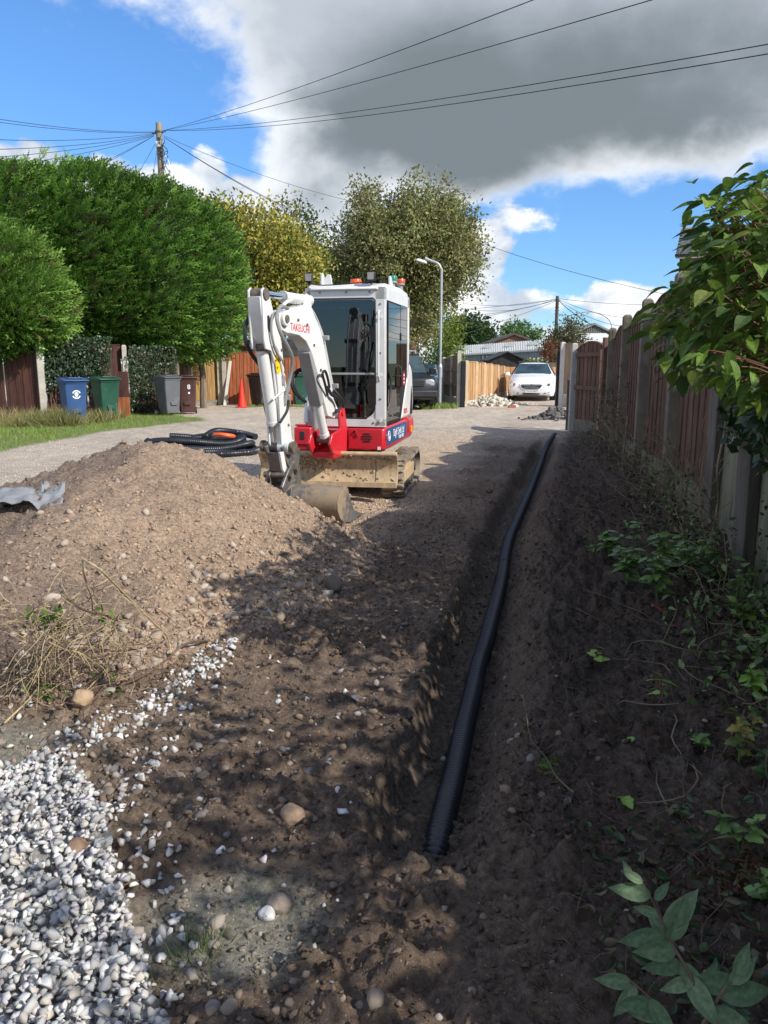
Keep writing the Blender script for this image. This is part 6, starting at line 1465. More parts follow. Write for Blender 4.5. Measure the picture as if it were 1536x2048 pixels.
for s in (-1, 1):
    def hl(pts, d): return [Vector((s * x, y - d, z)) for x, y, z in pts]
    P_ = [(.43, -2.385, .66), (.47, -2.40, .575), (.64, -2.375, .565), (.80, -2.24, .60), (.86, -2.10, .70), (.78, -2.12, .765), (.60, -2.27, .735)]
    m = MB(); a = hl(P_, .03); c_ = hl(P_, -.06); k = len(a); m.add(a + c_, [tuple(range(k)), tuple(range(2 * k - 1, k - 1, -1))] + [(i, (i + 1) % k, k + (i + 1) % k, k + i) for i in range(k)]); h_ = m.build('headlight', M_lampg, car, smooth=False, bevel=.012)
    m = MB(); m.cyl((s * .66, -2.405, .655), (s * .66, -2.36, .655), .055, n=14); m.build('lamp_bowl', M_chrome, h_)
    P_ = [(.46, -2.40, .33), (.52, -2.41, .30), (.80, -2.31, .36), (.83, -2.28, .44), (.72, -2.36, .42)]
    m = MB(); a = hl(P_, .025); c_ = hl(P_, -.08); k = len(a); m.add(a + c_, [tuple(range(k)), tuple(range(2 * k - 1, k - 1, -1))] + [(i, (i + 1) % k, k + (i + 1) % k, k + i) for i in range(k)]); f_ = m.build('fog_recess', M_black, car, smooth=False)
    m = MB(); m.cyl((s * .66, -2.415, .375), (s * .66, -2.35, .375), .04, n=12); m.build('fog_lamp', M_lampg, f_)
    m = MB(); m.box((s * 1.02, -.72, 1.03), (.20, .11, .15), taper=.8); m.box((s * .91, -.70, .98), (.10, .05, .05)); m.build('mirror', paint, car, bevel=.03)
    m = MB(); m.tube([(s * .60, .05, 1.47), (s * .60, .25, 1.53), (s * .585, 1.7, 1.52), (s * .57, 1.9, 1.46)], .017, 6); m.build('roof_rail', M_black, car)
for k in range(2): m = MB(); m.bar((-.60, .45 + .75 * k, 1.545), (.60, .45 + .75 * k, 1.545), .07, .03); m.build('roof_bar', M_black, car)
m = MB(); m.tube([(-.5, -.86, 1.055), (.02, -.80, 1.09), (.45, -.80, 1.09)], .012, 5); m.build('wiper', M_black, car)
# dark off-roader behind the digger
st_van = [(-2.25, .40, .66, .70, .76, .86, .62), (-2.15, .32, .80, .85, .88, 1.02, .72), (-1.5, .3, .90, .98, .95, 1.12, .80), (-.95, .3, .92, 1.04, .96, 1.16, .82), (-.35, .3, .92, 1.08, .96, 1.72, .70), (0, .3, .92, 1.08, .96, 1.79, .69), (1.7, .3, .92, 1.08, .96, 1.78, .68), (2.2, .35, .9, 1.06, .93, 1.6, .70), (2.3, .4, .88, 1.0, .9, 1.1, .8)]
van, vp, vb = vehicle('off_road_car', 'black off road car with roof rack parked behind the digger', 'car', (.46, 26.9, 0), R(10), (.006, .006, .008), st_van, ((-.93, 1.17, .80), (-.38, 1.69, .68)), [(-.5, 1.14, .945), (1.9, 1.14, .94), (1.8, 1.66, .735), (-.1, 1.68, .745)], wr=.38, ww=.93, coat=.05)
m = MB()
for sx in (-.62, .62): m.tube([(sx, -.1, 1.79), (sx, 0, 1.88), (sx, 1.6, 1.88), (sx, 1.7, 1.79)], .022, 6)
for k in range(5): m.bar((-.62, .0 + .4 * k, 1.885), (.62, .0 + .4 * k, 1.885), .05, .03)
m.build('roof_rack', M_galv, van)
for s in (-1, 1):
    m = MB(); m.box((s * .62, -2.2, .86), (.30, .10, .18)); m.build('headlight', M_lampg, van, bevel=.03); m = MB(); m.box((s * 1.06, -.75, 1.22), (.22, .12, .2)); m.build('mirror', vp, van, bevel=.03)
    m = MB(); m.bar((s * .975, -1.4, 1.04), (s * .975, 2.1, 1.08), .02, .03); m.build('side_trim', M_chrome, van)
m = MB(); m.box((0, -2.25, .84), (.85, .06, .16)); m.build('grille', M_black, van); m = MB(); m.box((0, -2.27, .52), (1.7, .14, .2)); m.build('bumper', M_black, van, bevel=.03)
st_sm = [(-1.9, .30, .5, .55, .62, .68, .5), (-1.75, .2, .72, .62, .80, .86, .62), (-1.2, .2, .78, .8, .82, .98, .70), (-.75, .2, .8, .86, .82, 1.02, .70), (-.1, .2, .8, .9, .82, 1.42, .55), (1.2, .2, .8, .9, .82, 1.44, .54), (1.8, .25, .78, .85, .8, 1.1, .6), (1.9, .3, .7, .7, .75, .85, .6)]
sm, sp, sb = vehicle('small_car', 'pale blue small car nose half hidden by the street lamp foot', 'car', (1.42, 30.0, 0), R(-8), (.22, .34, .46), st_sm, ((-.73, 1.03, .68), (-.13, 1.40, .53)), [(-.4, .95, .80), (1.3, .95, .80), (1.1, 1.36, .575), (0, 1.38, .585)], wheels=(-1.2, 1.2), wr=.29, ww=.79)
for s in (-1, 1): m = MB(); m.box((s * .6, -1.74, .70), (.28, .12, .2), (0, 0, s * .4)); m.build('headlight', M_lampg, sm, bevel=.04)
m = MB(); m.box((0, -1.88, .42), (.7, .06, .14)); m.build('grille', M_black, sm)

# ================================================================ OLD FENCE ON THE RIGHT
ff = thing('old_fence', 'long old brown fence with concrete posts along the right side', 'fence')
fy = [6.27, 8.11, 9.8, 11.5, 13.3, 15.2]; fxs = [float(fence_x(v)) for v in fy]; pz = {8.11: 2.37, 9.8: 2.24, 11.5: 2.15, 13.3: 2.04, 15.2: 1.95}
M_boardcap = WD['rail']
for k in range(5):
    A = (fxs[k] + .02, fy[k] + .07); B_ = (fxs[k + 1] + .01, fy[k + 1] - .07); zt = pz.get(fy[k + 1], 2.2) - .16; zg = .06
    fence_run(ff, A, B_, zt, zg + .34, WD['old'], 14, arch=.17, rails=(1.02, zt - .06), railmat=WD['rail'])
    m = MB(); m.bar((A[0], A[1], zg + .16), (B_[0], B_[1], zg + .16), .05, .40); m.build('gravel_board', M_conc_pan, ff)
    rz = math.atan2(B_[1] - A[1], B_[0] - A[0])
    if k: 
        post(ff, (fxs[k] - .03, fy[k]), pz[fy[k]], .125, M_conc_old, 'concrete_post', rz=rz - R(90))
        w_ = MB(); w_.box((fxs[k] - .02, fy[k] + .16, 1.0), (.05, .07, 1.9)); w_.build('batten', WD['grey'], ff, smooth=False)
post(ff, (fxs[5] - .03, 15.2), 1.97, .12, WD['old'], 'post', cap=False)
A = (fxs[0] + .06, 6.2); B0 = (float(fence_x(4.75)) + .12, 4.75); fence_run(ff, B0, A, 2.20, 1.30, WD['old'], 12, arch=.17, rails=(1.5, 2.05), railmat=WD['rail'])
for y_ in (4.75, 6.27): post(ff, (float(fence_x(y_)) + .12, y_), 2.36, .12, M_conc_old, 'concrete_post')
fe = thing('old_fence', 'last brown bay of the old fence, turned towards the gateway', 'fence')
A, B_ = at(1212, 800, 15.35), at(1149, 800, 16.95)
fence_run(fe, (B_.x, B_.y), (A.x, A.y), 1.74, .30, WD['old'], 15, arch=.17, rails=(.98, 1.66), railmat=WD['old'], behind=1)
post(fe, (B_.x - .05, B_.y), 1.88, .12, pmat('pale_concrete2', (.40, .39, .36), .85, var=.1), 'concrete_post'); m = MB(); m.bar((A.x, A.y, .15), (B_.x, B_.y, .15), .05, .3); m.build('gravel_board', M_conc_old, fe)
m = MB(); m.box((A.x - .12, A.y + .02, .95), (.08, .05, 1.6)); m.build('batten', WD['old'], fe)
fw = thing('concrete_fence', 'stained concrete panel wall with grey timber posts at the near right', 'fence')
ny = [-3.0, -1.4, .2, 1.7, 3.2, 4.75, 6.27]
for k in range(6):
    a = (float(fence_x(ny[k])) + .07, ny[k]); bq = (float(fence_x(ny[k + 1])) + .07, ny[k + 1])
    m = MB(); m.bar((a[0], a[1], .62), (bq[0], bq[1], .62), .05, 1.32); m.build('concrete_panel', M_conc_pan, fw, bevel=.006)
for y_, h_ in ((1.7, 1.3), (3.2, 1.3), (4.75, 1.36), (6.27, 1.40)):
    m = MB(); rz = R(10); x_ = float(fence_x(y_)); m.box((0, 0, .65), (.085, .125, 1.5 + .0)); o = m.build('timber_post', WD['grey'], fw, smooth=False, bevel=.006); o.location = (x_ - .02, y_, h_ - 1.4); o.rotation_euler = (R(random.uniform(-1.5, 1.5)), R(random.uniform(-1, 1)), rz)
# mesh and pickets above the wall
mf = thing('mesh_fence', 'dark wire mesh with pickets behind the leaves above the wall', 'fence')
for k in range(16):
    y_ = 3.9 + .15 * k; x_ = float(fence_x(y_)) + .22; m = MB(); m.box((x_, y_, 1.45), (.02, .055, 1.1)); m.build('picket', bpy.data.materials['white_paint'] if k % 5 == 1 else WD['old'], mf, smooth=False)
for k in range(7): z_ = 1.25 + .1 * k; m = MB(); m.tube([(float(fence_x(v)) + .16, v, z_) for v in (3.6, 4.75, 6.3)], .005, 5); m.build('mesh_wire', M_wire, mf)
for k in range(18): y_ = 3.7 + .14 * k; m = MB(); m.tube([(float(fence_x(y_)) + .16, y_, 1.22), (float(fence_x(y_)) + .16, y_, 1.9)], .004, 4); m.build('mesh_wire', M_wire, mf)

# ================================================================ PIPES
M_pipe = pmat('pipe_black', (.017, .019, .024), .36, var=.2, vs=4, dirt=(.10, .08, .065), dirt_amt=.18, dirt_s=3, spec=.5)
def corrugated(pts, r, pitch, n=14, depth=.12):
    pts = [Vector(p) for p in pts]; L = [0]
    for a, bq in zip(pts[:-1], pts[1:]): L.append(L[-1] + (bq - a).length)
    T = np.arange(0, L[-1], pitch / 4); xs = np.stack([np.interp(T, L, [p[k] for p in pts]) for k in range(3)], 1)
    rad = [r * (1 if (i % 4) in (0, 1) else 1 - depth) for i in range(len(T))]
    m = MB(); m.tube([Vector(q) for q in xs], rad, n); return m
pts = spline([Vector((p.x, p.y, (-.20, -.142, -.130)[i] if i < 3 else -.125)) for i, p in enumerate(PIPE)], 6)
for p in pts: 
    if p.y > 11.5: p.z += .12 * sstep(11.5, 15.0, p.y)
near = [p for p in pts if p.y < 6.2]; far = [near[-1]] + [p for p in pts if p.y >= 6.2]
pm = corrugated(near, .048, .021, 16, .27); f2 = corrugated(far, .050, .036, 12, .18); pm.add(f2.v, f2.f)
po = pm.build('drain_pipe', M_pipe, None); po.data.shade_smooth(); po.data.set_sharp_from_angle(angle=R(80)); tag(po, 'black corrugated drain pipe lying along the trench', 'pipe')
# coil of pipe by the heap
p0 = gp(395, 912); t = thing('pipe_coil', 'coil of black corrugated pipe lying on the gravel by the digger', 'pipe coil', (p0.x - .1, p0.y + .35, 0))
for k, (rx, ry, z, ph, a1, dx, dy) in enumerate(((.98, .58, .06, .2, 6.1, 0, 0), (.84, .52, .06, 1.2, 6.6, .0, .02), (.90, .52, .15, 2.0, 6.0, .03, .03), (.74, .40, .155, .6, 6.4, .06, .02), (.80, .46, .225, 3.1, 5.4, -.02, .05))):
    P_ = [(dx + rx * math.copysign(abs(math.cos(ph + a1 * i / 40)) ** .8, math.cos(ph + a1 * i / 40)), dy + ry * math.sin(ph + a1 * i / 40), z + .03 * math.sin(3 * a1 * i / 40 + k)) for i in range(41)]
    m = corrugated(P_, .056, .03, 10, .12); o = m.build('coil_loop', M_pipe, t); o.data.set_sharp_from_angle(angle=R(80))
m = corrugated(spline([(1.05, .1, .06), (.95, -.35, .06), (.55, -.62, .06), (-.1, -.72, .06)], 8), .056, .03, 10, .12); m.build('loose_end', M_pipe, t)
m = corrugated(spline([(.95, .3, .25), (.6, .55, .30), (.25, .45, .34), (.1, .2, .26)], 8), .056, .03, 10, .12); m.build('loose_end', M_pipe, t)
m = MB(); m.tube(spline([(.35, -.18, .33), (.5, -.28, .34), (.62, -.24, .32), (.66, -.14, .30)], 4), .035, 8); m.build('orange_tie', pmat('orange_plastic', (.75, .12, .03), .4), t)
m = MB(); m.box((.2, -.12, .34), (.5, .1, .015), (.1, -.1, .5)); m.build('strap', M_black, t)

# ================================================================ SCRAP CLOTH, ROOTS, STEMS
NX, NY_ = 34, 12; V = []
def hp(px, py):
    p = gp(px, py, .4)
    for _ in range(12): p = gp(px, py, top1(p.x, p.y))
    return p
TOPL = [(-14, 985), (30, 973), (72, 980), (98, 984), (118, 1003), (137, 1028)]; BOTL = [(-14, 1010), (20, 1000), (58, 1000), (76, 1017), (100, 1036), (127, 1048)]
for i in range(NX):
    u = i / (NX - 1) * 5; k = min(int(u), 4); f = u - k
    tx_ = TOPL[k][0] + (TOPL[k + 1][0] - TOPL[k][0]) * f; ty_ = TOPL[k][1] + (TOPL[k + 1][1] - TOPL[k][1]) * f; bx_ = BOTL[k][0] + (BOTL[k + 1][0] - BOTL[k][0]) * f; by_ = BOTL[k][1] + (BOTL[k + 1][1] - BOTL[k][1]) * f
    for j in range(NY_):
        v = j / (NY_ - 1); px = tx_ + (bx_ - tx_) * v; py = ty_ + (by_ - ty_) * v; p = at(px, py, 5.45 - .42 * v - .02 * u)
        h0 = top1(p.x, p.y); p.z = max(h0 + .008, min(p.z, h0 + .10)) + .012 * math.sin(v * 7 + u * 3.1) * math.sin(u * 2.3 + 1) + .016 * float(fbm(np.array([u * 2.0]), np.array([v * 2.5]), 3, 400)[0])
        V.append(p)
F = [(i * NY_ + j, (i + 1) * NY_ + j, (i + 1) * NY_ + j + 1, i * NY_ + j + 1) for i in range(NX - 1) for j in range(NY_ - 1)]
m = MB(); m.add(V, F); o = m.build('fabric_scrap', pmat('grey_felt', (.25, .26, .265), .95, var=.15, vs=12, bump=.4, bs=90), None); s_ = o.modifiers.new('thick', 'SOLIDIFY'); s_.thickness = .006; tag(o, 'torn piece of grey felt sheet lying on the soil heap', 'fabric')
def stems_mesh(name, paths, r, mat, parent=None, n=4, kind='stuff'):
    m = MB()
    for k, P_ in enumerate(paths): 
        rr = r[k] if isinstance(r, list) else r
        m.tube(P_, [rr * (1 - .6 * i / (len(P_) - 1)) for i in range(len(P_))], n, caps=False)
    me = m.mesh(name, mat, smooth=False, fix=False); o = link(bpy.data.objects.new(name, me), parent)
    if kind: tag(o, kind=kind)
    return o
def wander(p, d, L, n=6, wob=.35, sag=.0, stick=False):
    p = Vector(p); d = Vector(d).normalized(); out = [p.copy()]
    for i in range(n):
        d = (d + Vector((random.gauss(0, wob), random.gauss(0, wob), random.gauss(0, wob) - sag))).normalized(); p = p + d * (L / n)
        if stick: g_ = top1(p.x, p.y); p.z = max(p.z, g_ + .004)
        out.append(p.copy())
    return spline(out, 2)
M_straw = pmat('straw', (.40, .31, .17), .85, var=.3, vs=8, rnd=.2); M_root = pmat('root', (.125, .085, .06), .9, var=.4, vs=10); M_stemg = pmat('green_stem', (.10, .14, .04), .7, var=.3)
rt = thing('root_clump', 'tangle of dry grass and roots at the left foot of the soil heap', 'roots', tuple(hp(180, 1300).xy) + (0,))
paths = []; paths2 = []; RL = rt.location
for k in range(150):
    q = hp(random.gauss(130, 85), random.gauss(1290, 55)); paths.append([p - RL for p in wander(q + Vector((0, 0, .01)), (random.gauss(.1, 1), random.gauss(-.3, .8), random.gauss(.25, .3)), random.uniform(.12, .42), 5, .3, .12, True)])
for k in range(260):
    q = hp(random.gauss(150, 100), random.gauss(1330, 50)); paths2.append([p - RL for p in wander(q, (random.gauss(0, 1), random.gauss(-.4, 1), random.gauss(.1, .3)), random.uniform(.06, .25), 4, .4, .1, True)])
stems_mesh('dry_grass', paths, .0022, M_straw, rt); stems_mesh('roots', paths2, .0025, M_root, rt)
P_ = np.array([(hp(random.choice((105, 225, 100, 60)) + random.gauss(0, 14), random.choice((1262, 1350, 1240, 1395)) + random.gauss(0, 10)) - RL + Vector((0, 0, .02)))[:] for k in range(130)])
leaves_obj('green_tufts', [LEAF2], P_, rng.normal(size=(130, 3)) * .6 + np.array([0, 0, .8]), .035 * (.6 + .8 * rng.random(130)), pcols(130, [(.10, .17, .03), (.15, .20, .05)]), M_leaf, rt)
def stem_px(label, pts, lifts, r, mat=None, name='dry_stem'):
    P_ = [hp(*q) + Vector((0, 0, l)) for q, l in zip(pts, lifts)]; m = MB(); m.tube(spline(P_, 5), r, 6); return tag(m.build(name, mat or M_straw), label, 'stem')
stem_px('long pale stem arching down the front of the heap', [(168, 1162), (200, 1172), (250, 1205), (300, 1250), (335, 1285), (342, 1310)], [.09, .07, .04, .03, .03, .01], .0042)
stem_px('pale stem looping up from the roots to a bend on the heap', [(168, 1162), (172, 1185), (186, 1225), (180, 1252), (140, 1275), (80, 1298)], [.09, .06, .05, .03, .03, .03], .0042)
stem_px('straight dry stem slanting from stone to roots', [(10, 1455), (60, 1410), (100, 1370), (140, 1345)], [.02, .03, .05, .04], .004)
stem_px('straight dry stem rising right from the tan stone', [(120, 1420), (165, 1400), (200, 1365), (228, 1338)], [.02, .03, .03, .05], .0035)
stem_px('dark bent branch from the roots towards the trench', [(190, 1392), (270, 1372), (330, 1330), (370, 1300), (420, 1288)], [.02, .03, .02, .03, .02], .006, M_root, 'branch')
stem_px('dark twig lying on the left slope of the heap', [(134, 1206), (170, 1225), (205, 1235), (235, 1245)], [.02, .01, .015, .01], .005, M_root, 'twig')
# dry stems and roots along the foot of the right fence
bank = []; bank2 = []; bank3 = []
for k in range(520):
    y_ = random.uniform(2.0, 15.5); fx_ = float(fence_x(y_)); x_ = max(fx_ - abs(random.gauss(.1, .42)), float(trench_x(y_)) + .4)
    bank.append(wander((x_, y_, g1(x_, y_) + .01), (random.gauss(-.1, 1), random.gauss(0, 1), random.gauss(.25, .35)), random.uniform(.15, .6), 5, .35, .08))
for k in range(150):
    y_ = random.choice((random.uniform(10.3, 14.2), random.uniform(5.5, 10))); fx_ = float(fence_x(y_)) - .07
    bank2.append(wander((fx_ - random.uniform(0, .1), y_, g1(fx_, y_) + random.uniform(0, .4)), (random.gauss(0, .12), random.gauss(0, .4), 1), random.uniform(.4, 1.3 if y_ > 10 else .9), 7, .28, .02))
for k in range(1500):
    y_ = random.uniform(1.5, 7.0) if k % 2 else random.uniform(1.5, 3.5); x_ = float(trench_x(y_)) + random.uniform(.22, 1.3); bank3.append(wander((x_, y_, g1(x_, y_) + .004), (random.gauss(0, 1), random.gauss(0, 1), random.gauss(.12, .25)), random.uniform(.04, .16), 3, .45, .05))
M_bstem = pmat('dead_stem', (.20, .155, .105), .85, var=.35, vs=6)
bs_ = tag(stems_mesh('dead_stems', bank, .0035, M_bstem), 'dead stems and brambles along the foot of the fence', None, None, 'stuff')
tag(stems_mesh('climbing_stems', bank2, .0045, M_bstem), None, None, None, 'stuff'); tag(stems_mesh('fine_roots', bank3, .0016, M_root), None, None, None, 'stuff')
def cyl_vine(label, pts, r=.006, mat=None):
    m = MB(); m.tube(spline([Vector(p) for p in pts], 6), r, 6); return tag(m.build('vine', mat or M_bstem), label, 'vine')
def FP_(y, z, off=.10): return (float(fence_x(y)) - off, y, z)
cyl_vine('bare vine climbing the near concrete panel', [FP_(5.6, .1), FP_(5.7, .5, .05), FP_(5.55, .75), FP_(5.8, 1.0, .03), FP_(5.7, 1.3, .05)], .008)
cyl_vine('bare vine climbing the brown bay behind the timber post', [FP_(6.9, .2), FP_(7.0, .7, .06), FP_(6.85, 1.2), FP_(6.95, 1.7, .05)], .010)
cyl_vine('thin hanging vine on the mossy railed bay', [FP_(8.9, 2.0, .06), FP_(9.0, 1.6), FP_(8.9, 1.2, .07), FP_(9.05, .6, .12)], .007)
cyl_vine('single wiry stem poking up over the fence top against the clouds', [FP_(12.6, 1.9, .1), FP_(12.4, 2.15, .2), FP_(12.2, 2.26, .5), FP_(12.1, 2.2, .85)], .005)
cyl_vine('bare pole like stem standing by the tall concrete post', [FP_(9.6, .0, .26), FP_(9.6, .45, .25), FP_(9.65, .85, .22)], .012)
# dead leaves and litter on the bank
n = 2600; y_ = 1.5 + 6.5 * rng.random(n) ** 1.3; x_ = fence_x(y_) - .05 - np.abs(rng.normal(size=n)) * .42; P_ = np.stack([x_, y_, gheight(x_, y_) + .008 + .02 * rng.random(n)], 1)
leaves_obj('leaf_litter', [LEAF], P_, rng.normal(size=(n, 3)) * np.array([1, 1, .25]), .022 + .03 * rng.random(n) ** 2, pcols(n, [(.09, .055, .035), (.06, .04, .03), (.13, .08, .045), (.05, .05, .03)]), M_leaf, None)
# rubble by the new fence, dark lump by the gateway, a brick
rp = thing('rubble_heap', 'low heap of pale broken concrete by the new fence', 'rubble', (at(978, 800, 28.0).x, 28.0, 0)); n = 260
a = rng.normal(size=(n, 2)); x_ = a[:, 0] * .55; y_ = a[:, 1] * .5; z_ = np.maximum(.36 - .33 * np.hypot(x_ / 1.1, y_), .0) * (.6 + .4 * rng.random(n)); 
place('rubble_pieces', CHIPS, M_stone, rp, [(.50, .46, .38), (.56, .52, .45), (.42, .38, .31)], np.stack([x_, y_, z_], 1) , .05 + .08 * rng.random(n) ** 2, pal(n, (.5, .46, .38)), 1.0, nparts=60)
rp2 = thing('rubble_heap', 'pale rubble edging right behind the left gate post', 'rubble', (at(943, 808, 27.3).x, 27.3, 0)); n = 90
place('rubble_pieces', CHIPS, M_stone, rp2, [(.50, .47, .40), (.40, .37, .30)], np.stack([rng.normal(size=n) * .25, rng.normal(size=n) * .4, np.abs(rng.normal(size=n)) * .08], 1), .04 + .07 * rng.random(n) ** 2, pal(n, (.5, .46, .38)), 1.0, nparts=30)
dp = thing('soil_lump', 'small dark heap of rubble at the far end of the trench', 'soil heap', (at(1117, 832, 21.0).x, 21.0, 0)); n = 240
a = rng.normal(size=(n, 2)) * .28; z_ = np.maximum(.30 - .5 * np.hypot(a[:, 0], a[:, 1]), 0)
place('lumps', CHIPS, M_stone, dp, [(.11, .10, .095), (.16, .15, .14), (.08, .07, .065)], np.stack([a[:, 0] * 1.2, a[:, 1], z_], 1), .04 + .06 * rng.random(n) ** 2, pal(n, (.12, .11, .10)), 1.0, nparts=40)
p = at(1024, 813, 26.0); m = MB(); m.box((p.x, 26.0, .05), (.24, .11, .08), (0, 0, .2)); tag(m.build('brick', pmat('red_brick', (.33, .09, .055), .9)), 'single red brick lying in the gateway in front of the car', 'brick')

# ================================================================ GRASS
BLADE = (np.array([[-.06, 0, 0], [.06, 0, 0], [.04, .55, .04], [-.04, .55, .04], [0, 1, .18]], float), np.array([[0, 1, 2], [0, 2, 3], [3, 2, 4]]))
M_grass = vmat('grass_blades', .6, .1, 3, 0, sub=.25)
def grass(name, x, y, hgt, pal_, lean=.35, z=None, parent=None, asp=1.0):
    n = len(x); P_ = np.stack([x, y, gheight(x, y) - .01 if z is None else z], 1); d = rng.normal(size=(n, 3)) * lean; d[:, 2] = 1
    return leaves_obj(name, [BLADE], P_, d, hgt, pcols(n, pal_, .25), M_grass, parent, aspect=asp)
GP = [(.14, .24, .03), (.18, .29, .045), (.23, .31, .06), (.30, .30, .11)]
x, y = sample(80000, -13, -4.3, 9, 27, lambda x, y: verge_mask(x, y) * (.55 + .45 * sstep(-.3, .3, fbm(x * 1.2, y * 1.2, 3, 420))))
ed = np.clip(fbm(x * .9, y * .9, 3, 421) + .4, 0, 1)
grass('verge_grass', x, y, .045 + .075 * rng.random(len(x)) * (.4 + ed), GP, .4, asp=.8)
x = -8.9 + 1.9 * rng.random(5000); y = 18.2 + 3 * rng.random(5000); k = fbm(x * 1.5, y * 1.5, 3, 422) > -.1
grass('dry_grass', x[k], y[k], .18 + .25 * rng.random(k.sum()), [(.30, .25, .11), (.24, .22, .09), (.16, .19, .05)], .5, asp=.45)
def tuft(label, p, n, rad, hgt, pal_, name='grass_tuft', lean=.5, asp=.5):
    t = thing(name, label, 'grass tuft', tuple(Vector(p))); a = rng.normal(size=(n, 2)) * rad; z_ = np.zeros(n) - .01
    P_ = np.stack([a[:, 0], a[:, 1], z_], 1); d = np.stack([a[:, 0] / rad * .35, a[:, 1] / rad * .35, np.ones(n)], 1) + rng.normal(size=(n, 3)) * lean * .6
    leaves_obj('blades', [BLADE], P_, d, hgt * (.5 + .7 * rng.random(n)), pcols(n, pal_, .25), M_grass, t, aspect=asp); return t
q = gY(117, 18.6); tuft('tall seeding grass clump in front of the blue bin', (q.x, 18.6, 0), 1300, .22, .48, [(.22, .21, .08), (.16, .18, .05), (.28, .25, .12)], lean=.8, asp=.25)
q = gY(15, 19.6); tuft('bleached dry grass at the foot of the brown fence on the left', (q.x, 19.6, 0), 1100, .6, .42, [(.36, .29, .14), (.28, .24, .11)], lean=1.0, asp=.25)
q = gp(392, 1905); tuft('small green grass tuft right of the white chippings', (q.x, q.y, g1(q.x, q.y)), 90, .032, .085, [(.10, .17, .03), (.16, .20, .06), (.25, .23, .10)], asp=.35)
q = gp(520, 1815); tuft('thin grass wisp by the grey brown stone', (q.x, q.y, g1(q.x, q.y)), 30, .03, .06, [(.10, .16, .03)], asp=.35)
q = gp(310, 1970); tuft('small pale grass wisp at the edge of the chippings', (q.x, q.y, g1(q.x, q.y)), 26, .02, .05, [(.16, .20, .05)], asp=.35)
x = 1.2 + 1.2 * rng.random(700); y = 25.2 + 1.2 * rng.random(700); grass('lamp_grass', x, y, .10 + .14 * rng.random(700), GP, .5)
x = -5.0 + 3.2 * rng.random(1500); y = 26.3 + .8 * rng.random(1500); grass('fence_grass', x, y, .05 + .08 * rng.random(1500), GP, .5)
q = gp(1088, 1598, -.02); sp_ = thing('fern_sprig', 'feathery green sprig on the right edge of the trench', 'sprig', (q.x, q.y, g1(q.x, q.y) + .01)); n = 26
leaves_obj('fronds', FR, np.array([[random.gauss(0, .02), -.04 + .08 * k / n, .01 + .03 * random.random()] for k in range(n)]), np.array([[random.gauss(.5, .5), random.gauss(-.7, .4), .35] for k in range(n)]), .045 * (.7 + .6 * rng.random(n)), pcols(n, [(.07, .13, .025), (.10, .16, .03)]), M_con, sp_, kind=None)

# ================================================================ LEAFY PLANTS IN FRONT
M_leaf_big = vmat('broad_leaf', .5, .32, 70, .25, 160, sub=.34, spec=.35)
def leaf_mesh(name, L, W, col, seed=0, fold=.25, curl=.35, serr=0.0, mat=None, n=6, tipw=.0):
    r = np.random.default_rng(seed); V = []; F = []
    for i in range(n + 1):
        t = i / n; w = W * .5 * (math.sin(math.pi * min(1, t * .97 + .03) ** .8) ** .85) * (1 + serr * (1 if i % 2 else -1)); 
        if i == n: w = W * .02
        y_ = L * t; z_ = -curl * L * t * t * .6
        V += [(-w, y_ - .02 * L, z_ + fold * w), (-w * .5, y_, z_ + fold * w * .55), (0, y_, z_), (w * .5, y_, z_ + fold * w * .55), (w, y_ - .02 * L, z_ + fold * w)]
    for i in range(n):
        for k in range(4): a = i * 5 + k; F.append((a, a + 1, a + 6, a + 5))
    V = np.array(V); c = np.tile(np.array(col), (len(V), 1)) * (1 + .12 * (r.random((len(V), 1)) - .5)); c[2::5] *= 1.25
    me = np_mesh(name, V, np.array(F), np.clip(c, 0, .9), True); me.materials.append(mat or M_leaf_w); return me
def look(d, up=(0, 0, 1)):
    d = Vector(d).normalized(); x = d.cross(Vector(up)); x = x.normalized() if x.length > 1e-4 else Vector((1, 0, 0)); z = x.cross(d); return Matrix((x, d, z)).transposed().to_euler()
def put_leaf(me, p, d, parent, s=1.0, roll=None):
    e = look(d, roll or (random.gauss(0, .35), random.gauss(0, .35), 1)); return inst('leaf', me, p, e, parent, (s, s, s))
def weed(label, px, py, hgt, nl, L, W, cols, name='weed', cat='plant', lean=(0, 0), serr=.12, z=None, stemmat=None, stems=1, spreadv=.5, at_=None):
    p = at_ or gp(px, py); z0 = g1(p.x, p.y); t = thing(name, label, cat, (p.x, p.y, z0)); ms = [leaf_mesh('leaf', L, W, c, k, serr=serr) for k, c in enumerate(cols)]
    for s_ in range(stems):
        dx, dy = lean[0] + random.gauss(0, .12) * (stems > 1) * 2, lean[1] + random.gauss(0, .12) * (stems > 1) * 2; h = hgt * random.uniform(.75, 1.1) if stems > 1 else hgt
        S_ = spline([(0, 0, -.01), (dx * .3 * h, dy * .3 * h, h * .5), (dx * h, dy * h, h)], 4); m = MB(); m.tube(S_, .0025 + .002 * h, 5); m.build('stem', stemmat or M_stemg, t)
        for k in range(nl):
            f = .35 + .65 * (k + .5) / nl if nl > 2 else 1; i = min(int(f * (len(S_) - 1)), len(S_) - 1); a = k * 2.4 + random.uniform(-.4, .4)
            put_leaf(random.choice(ms), S_[i], (math.cos(a), math.sin(a) - .15, random.uniform(-.25, spreadv)), t, random.uniform(.65, 1.15) * (1.1 - .35 * f))
    return t
NET = [(.15, .25, .065), (.20, .32, .085), (.115, .20, .06)]; LIME = [(.24, .40, .06), (.30, .45, .085), (.20, .34, .055)]
M_redst = pmat('red_stem', (.20, .035, .03), .6)
weed('seedling with five drooping lime green leaves, highest on the bank', 1190, 1365, .12, 6, .075, .045, LIME, stemmat=M_redst)
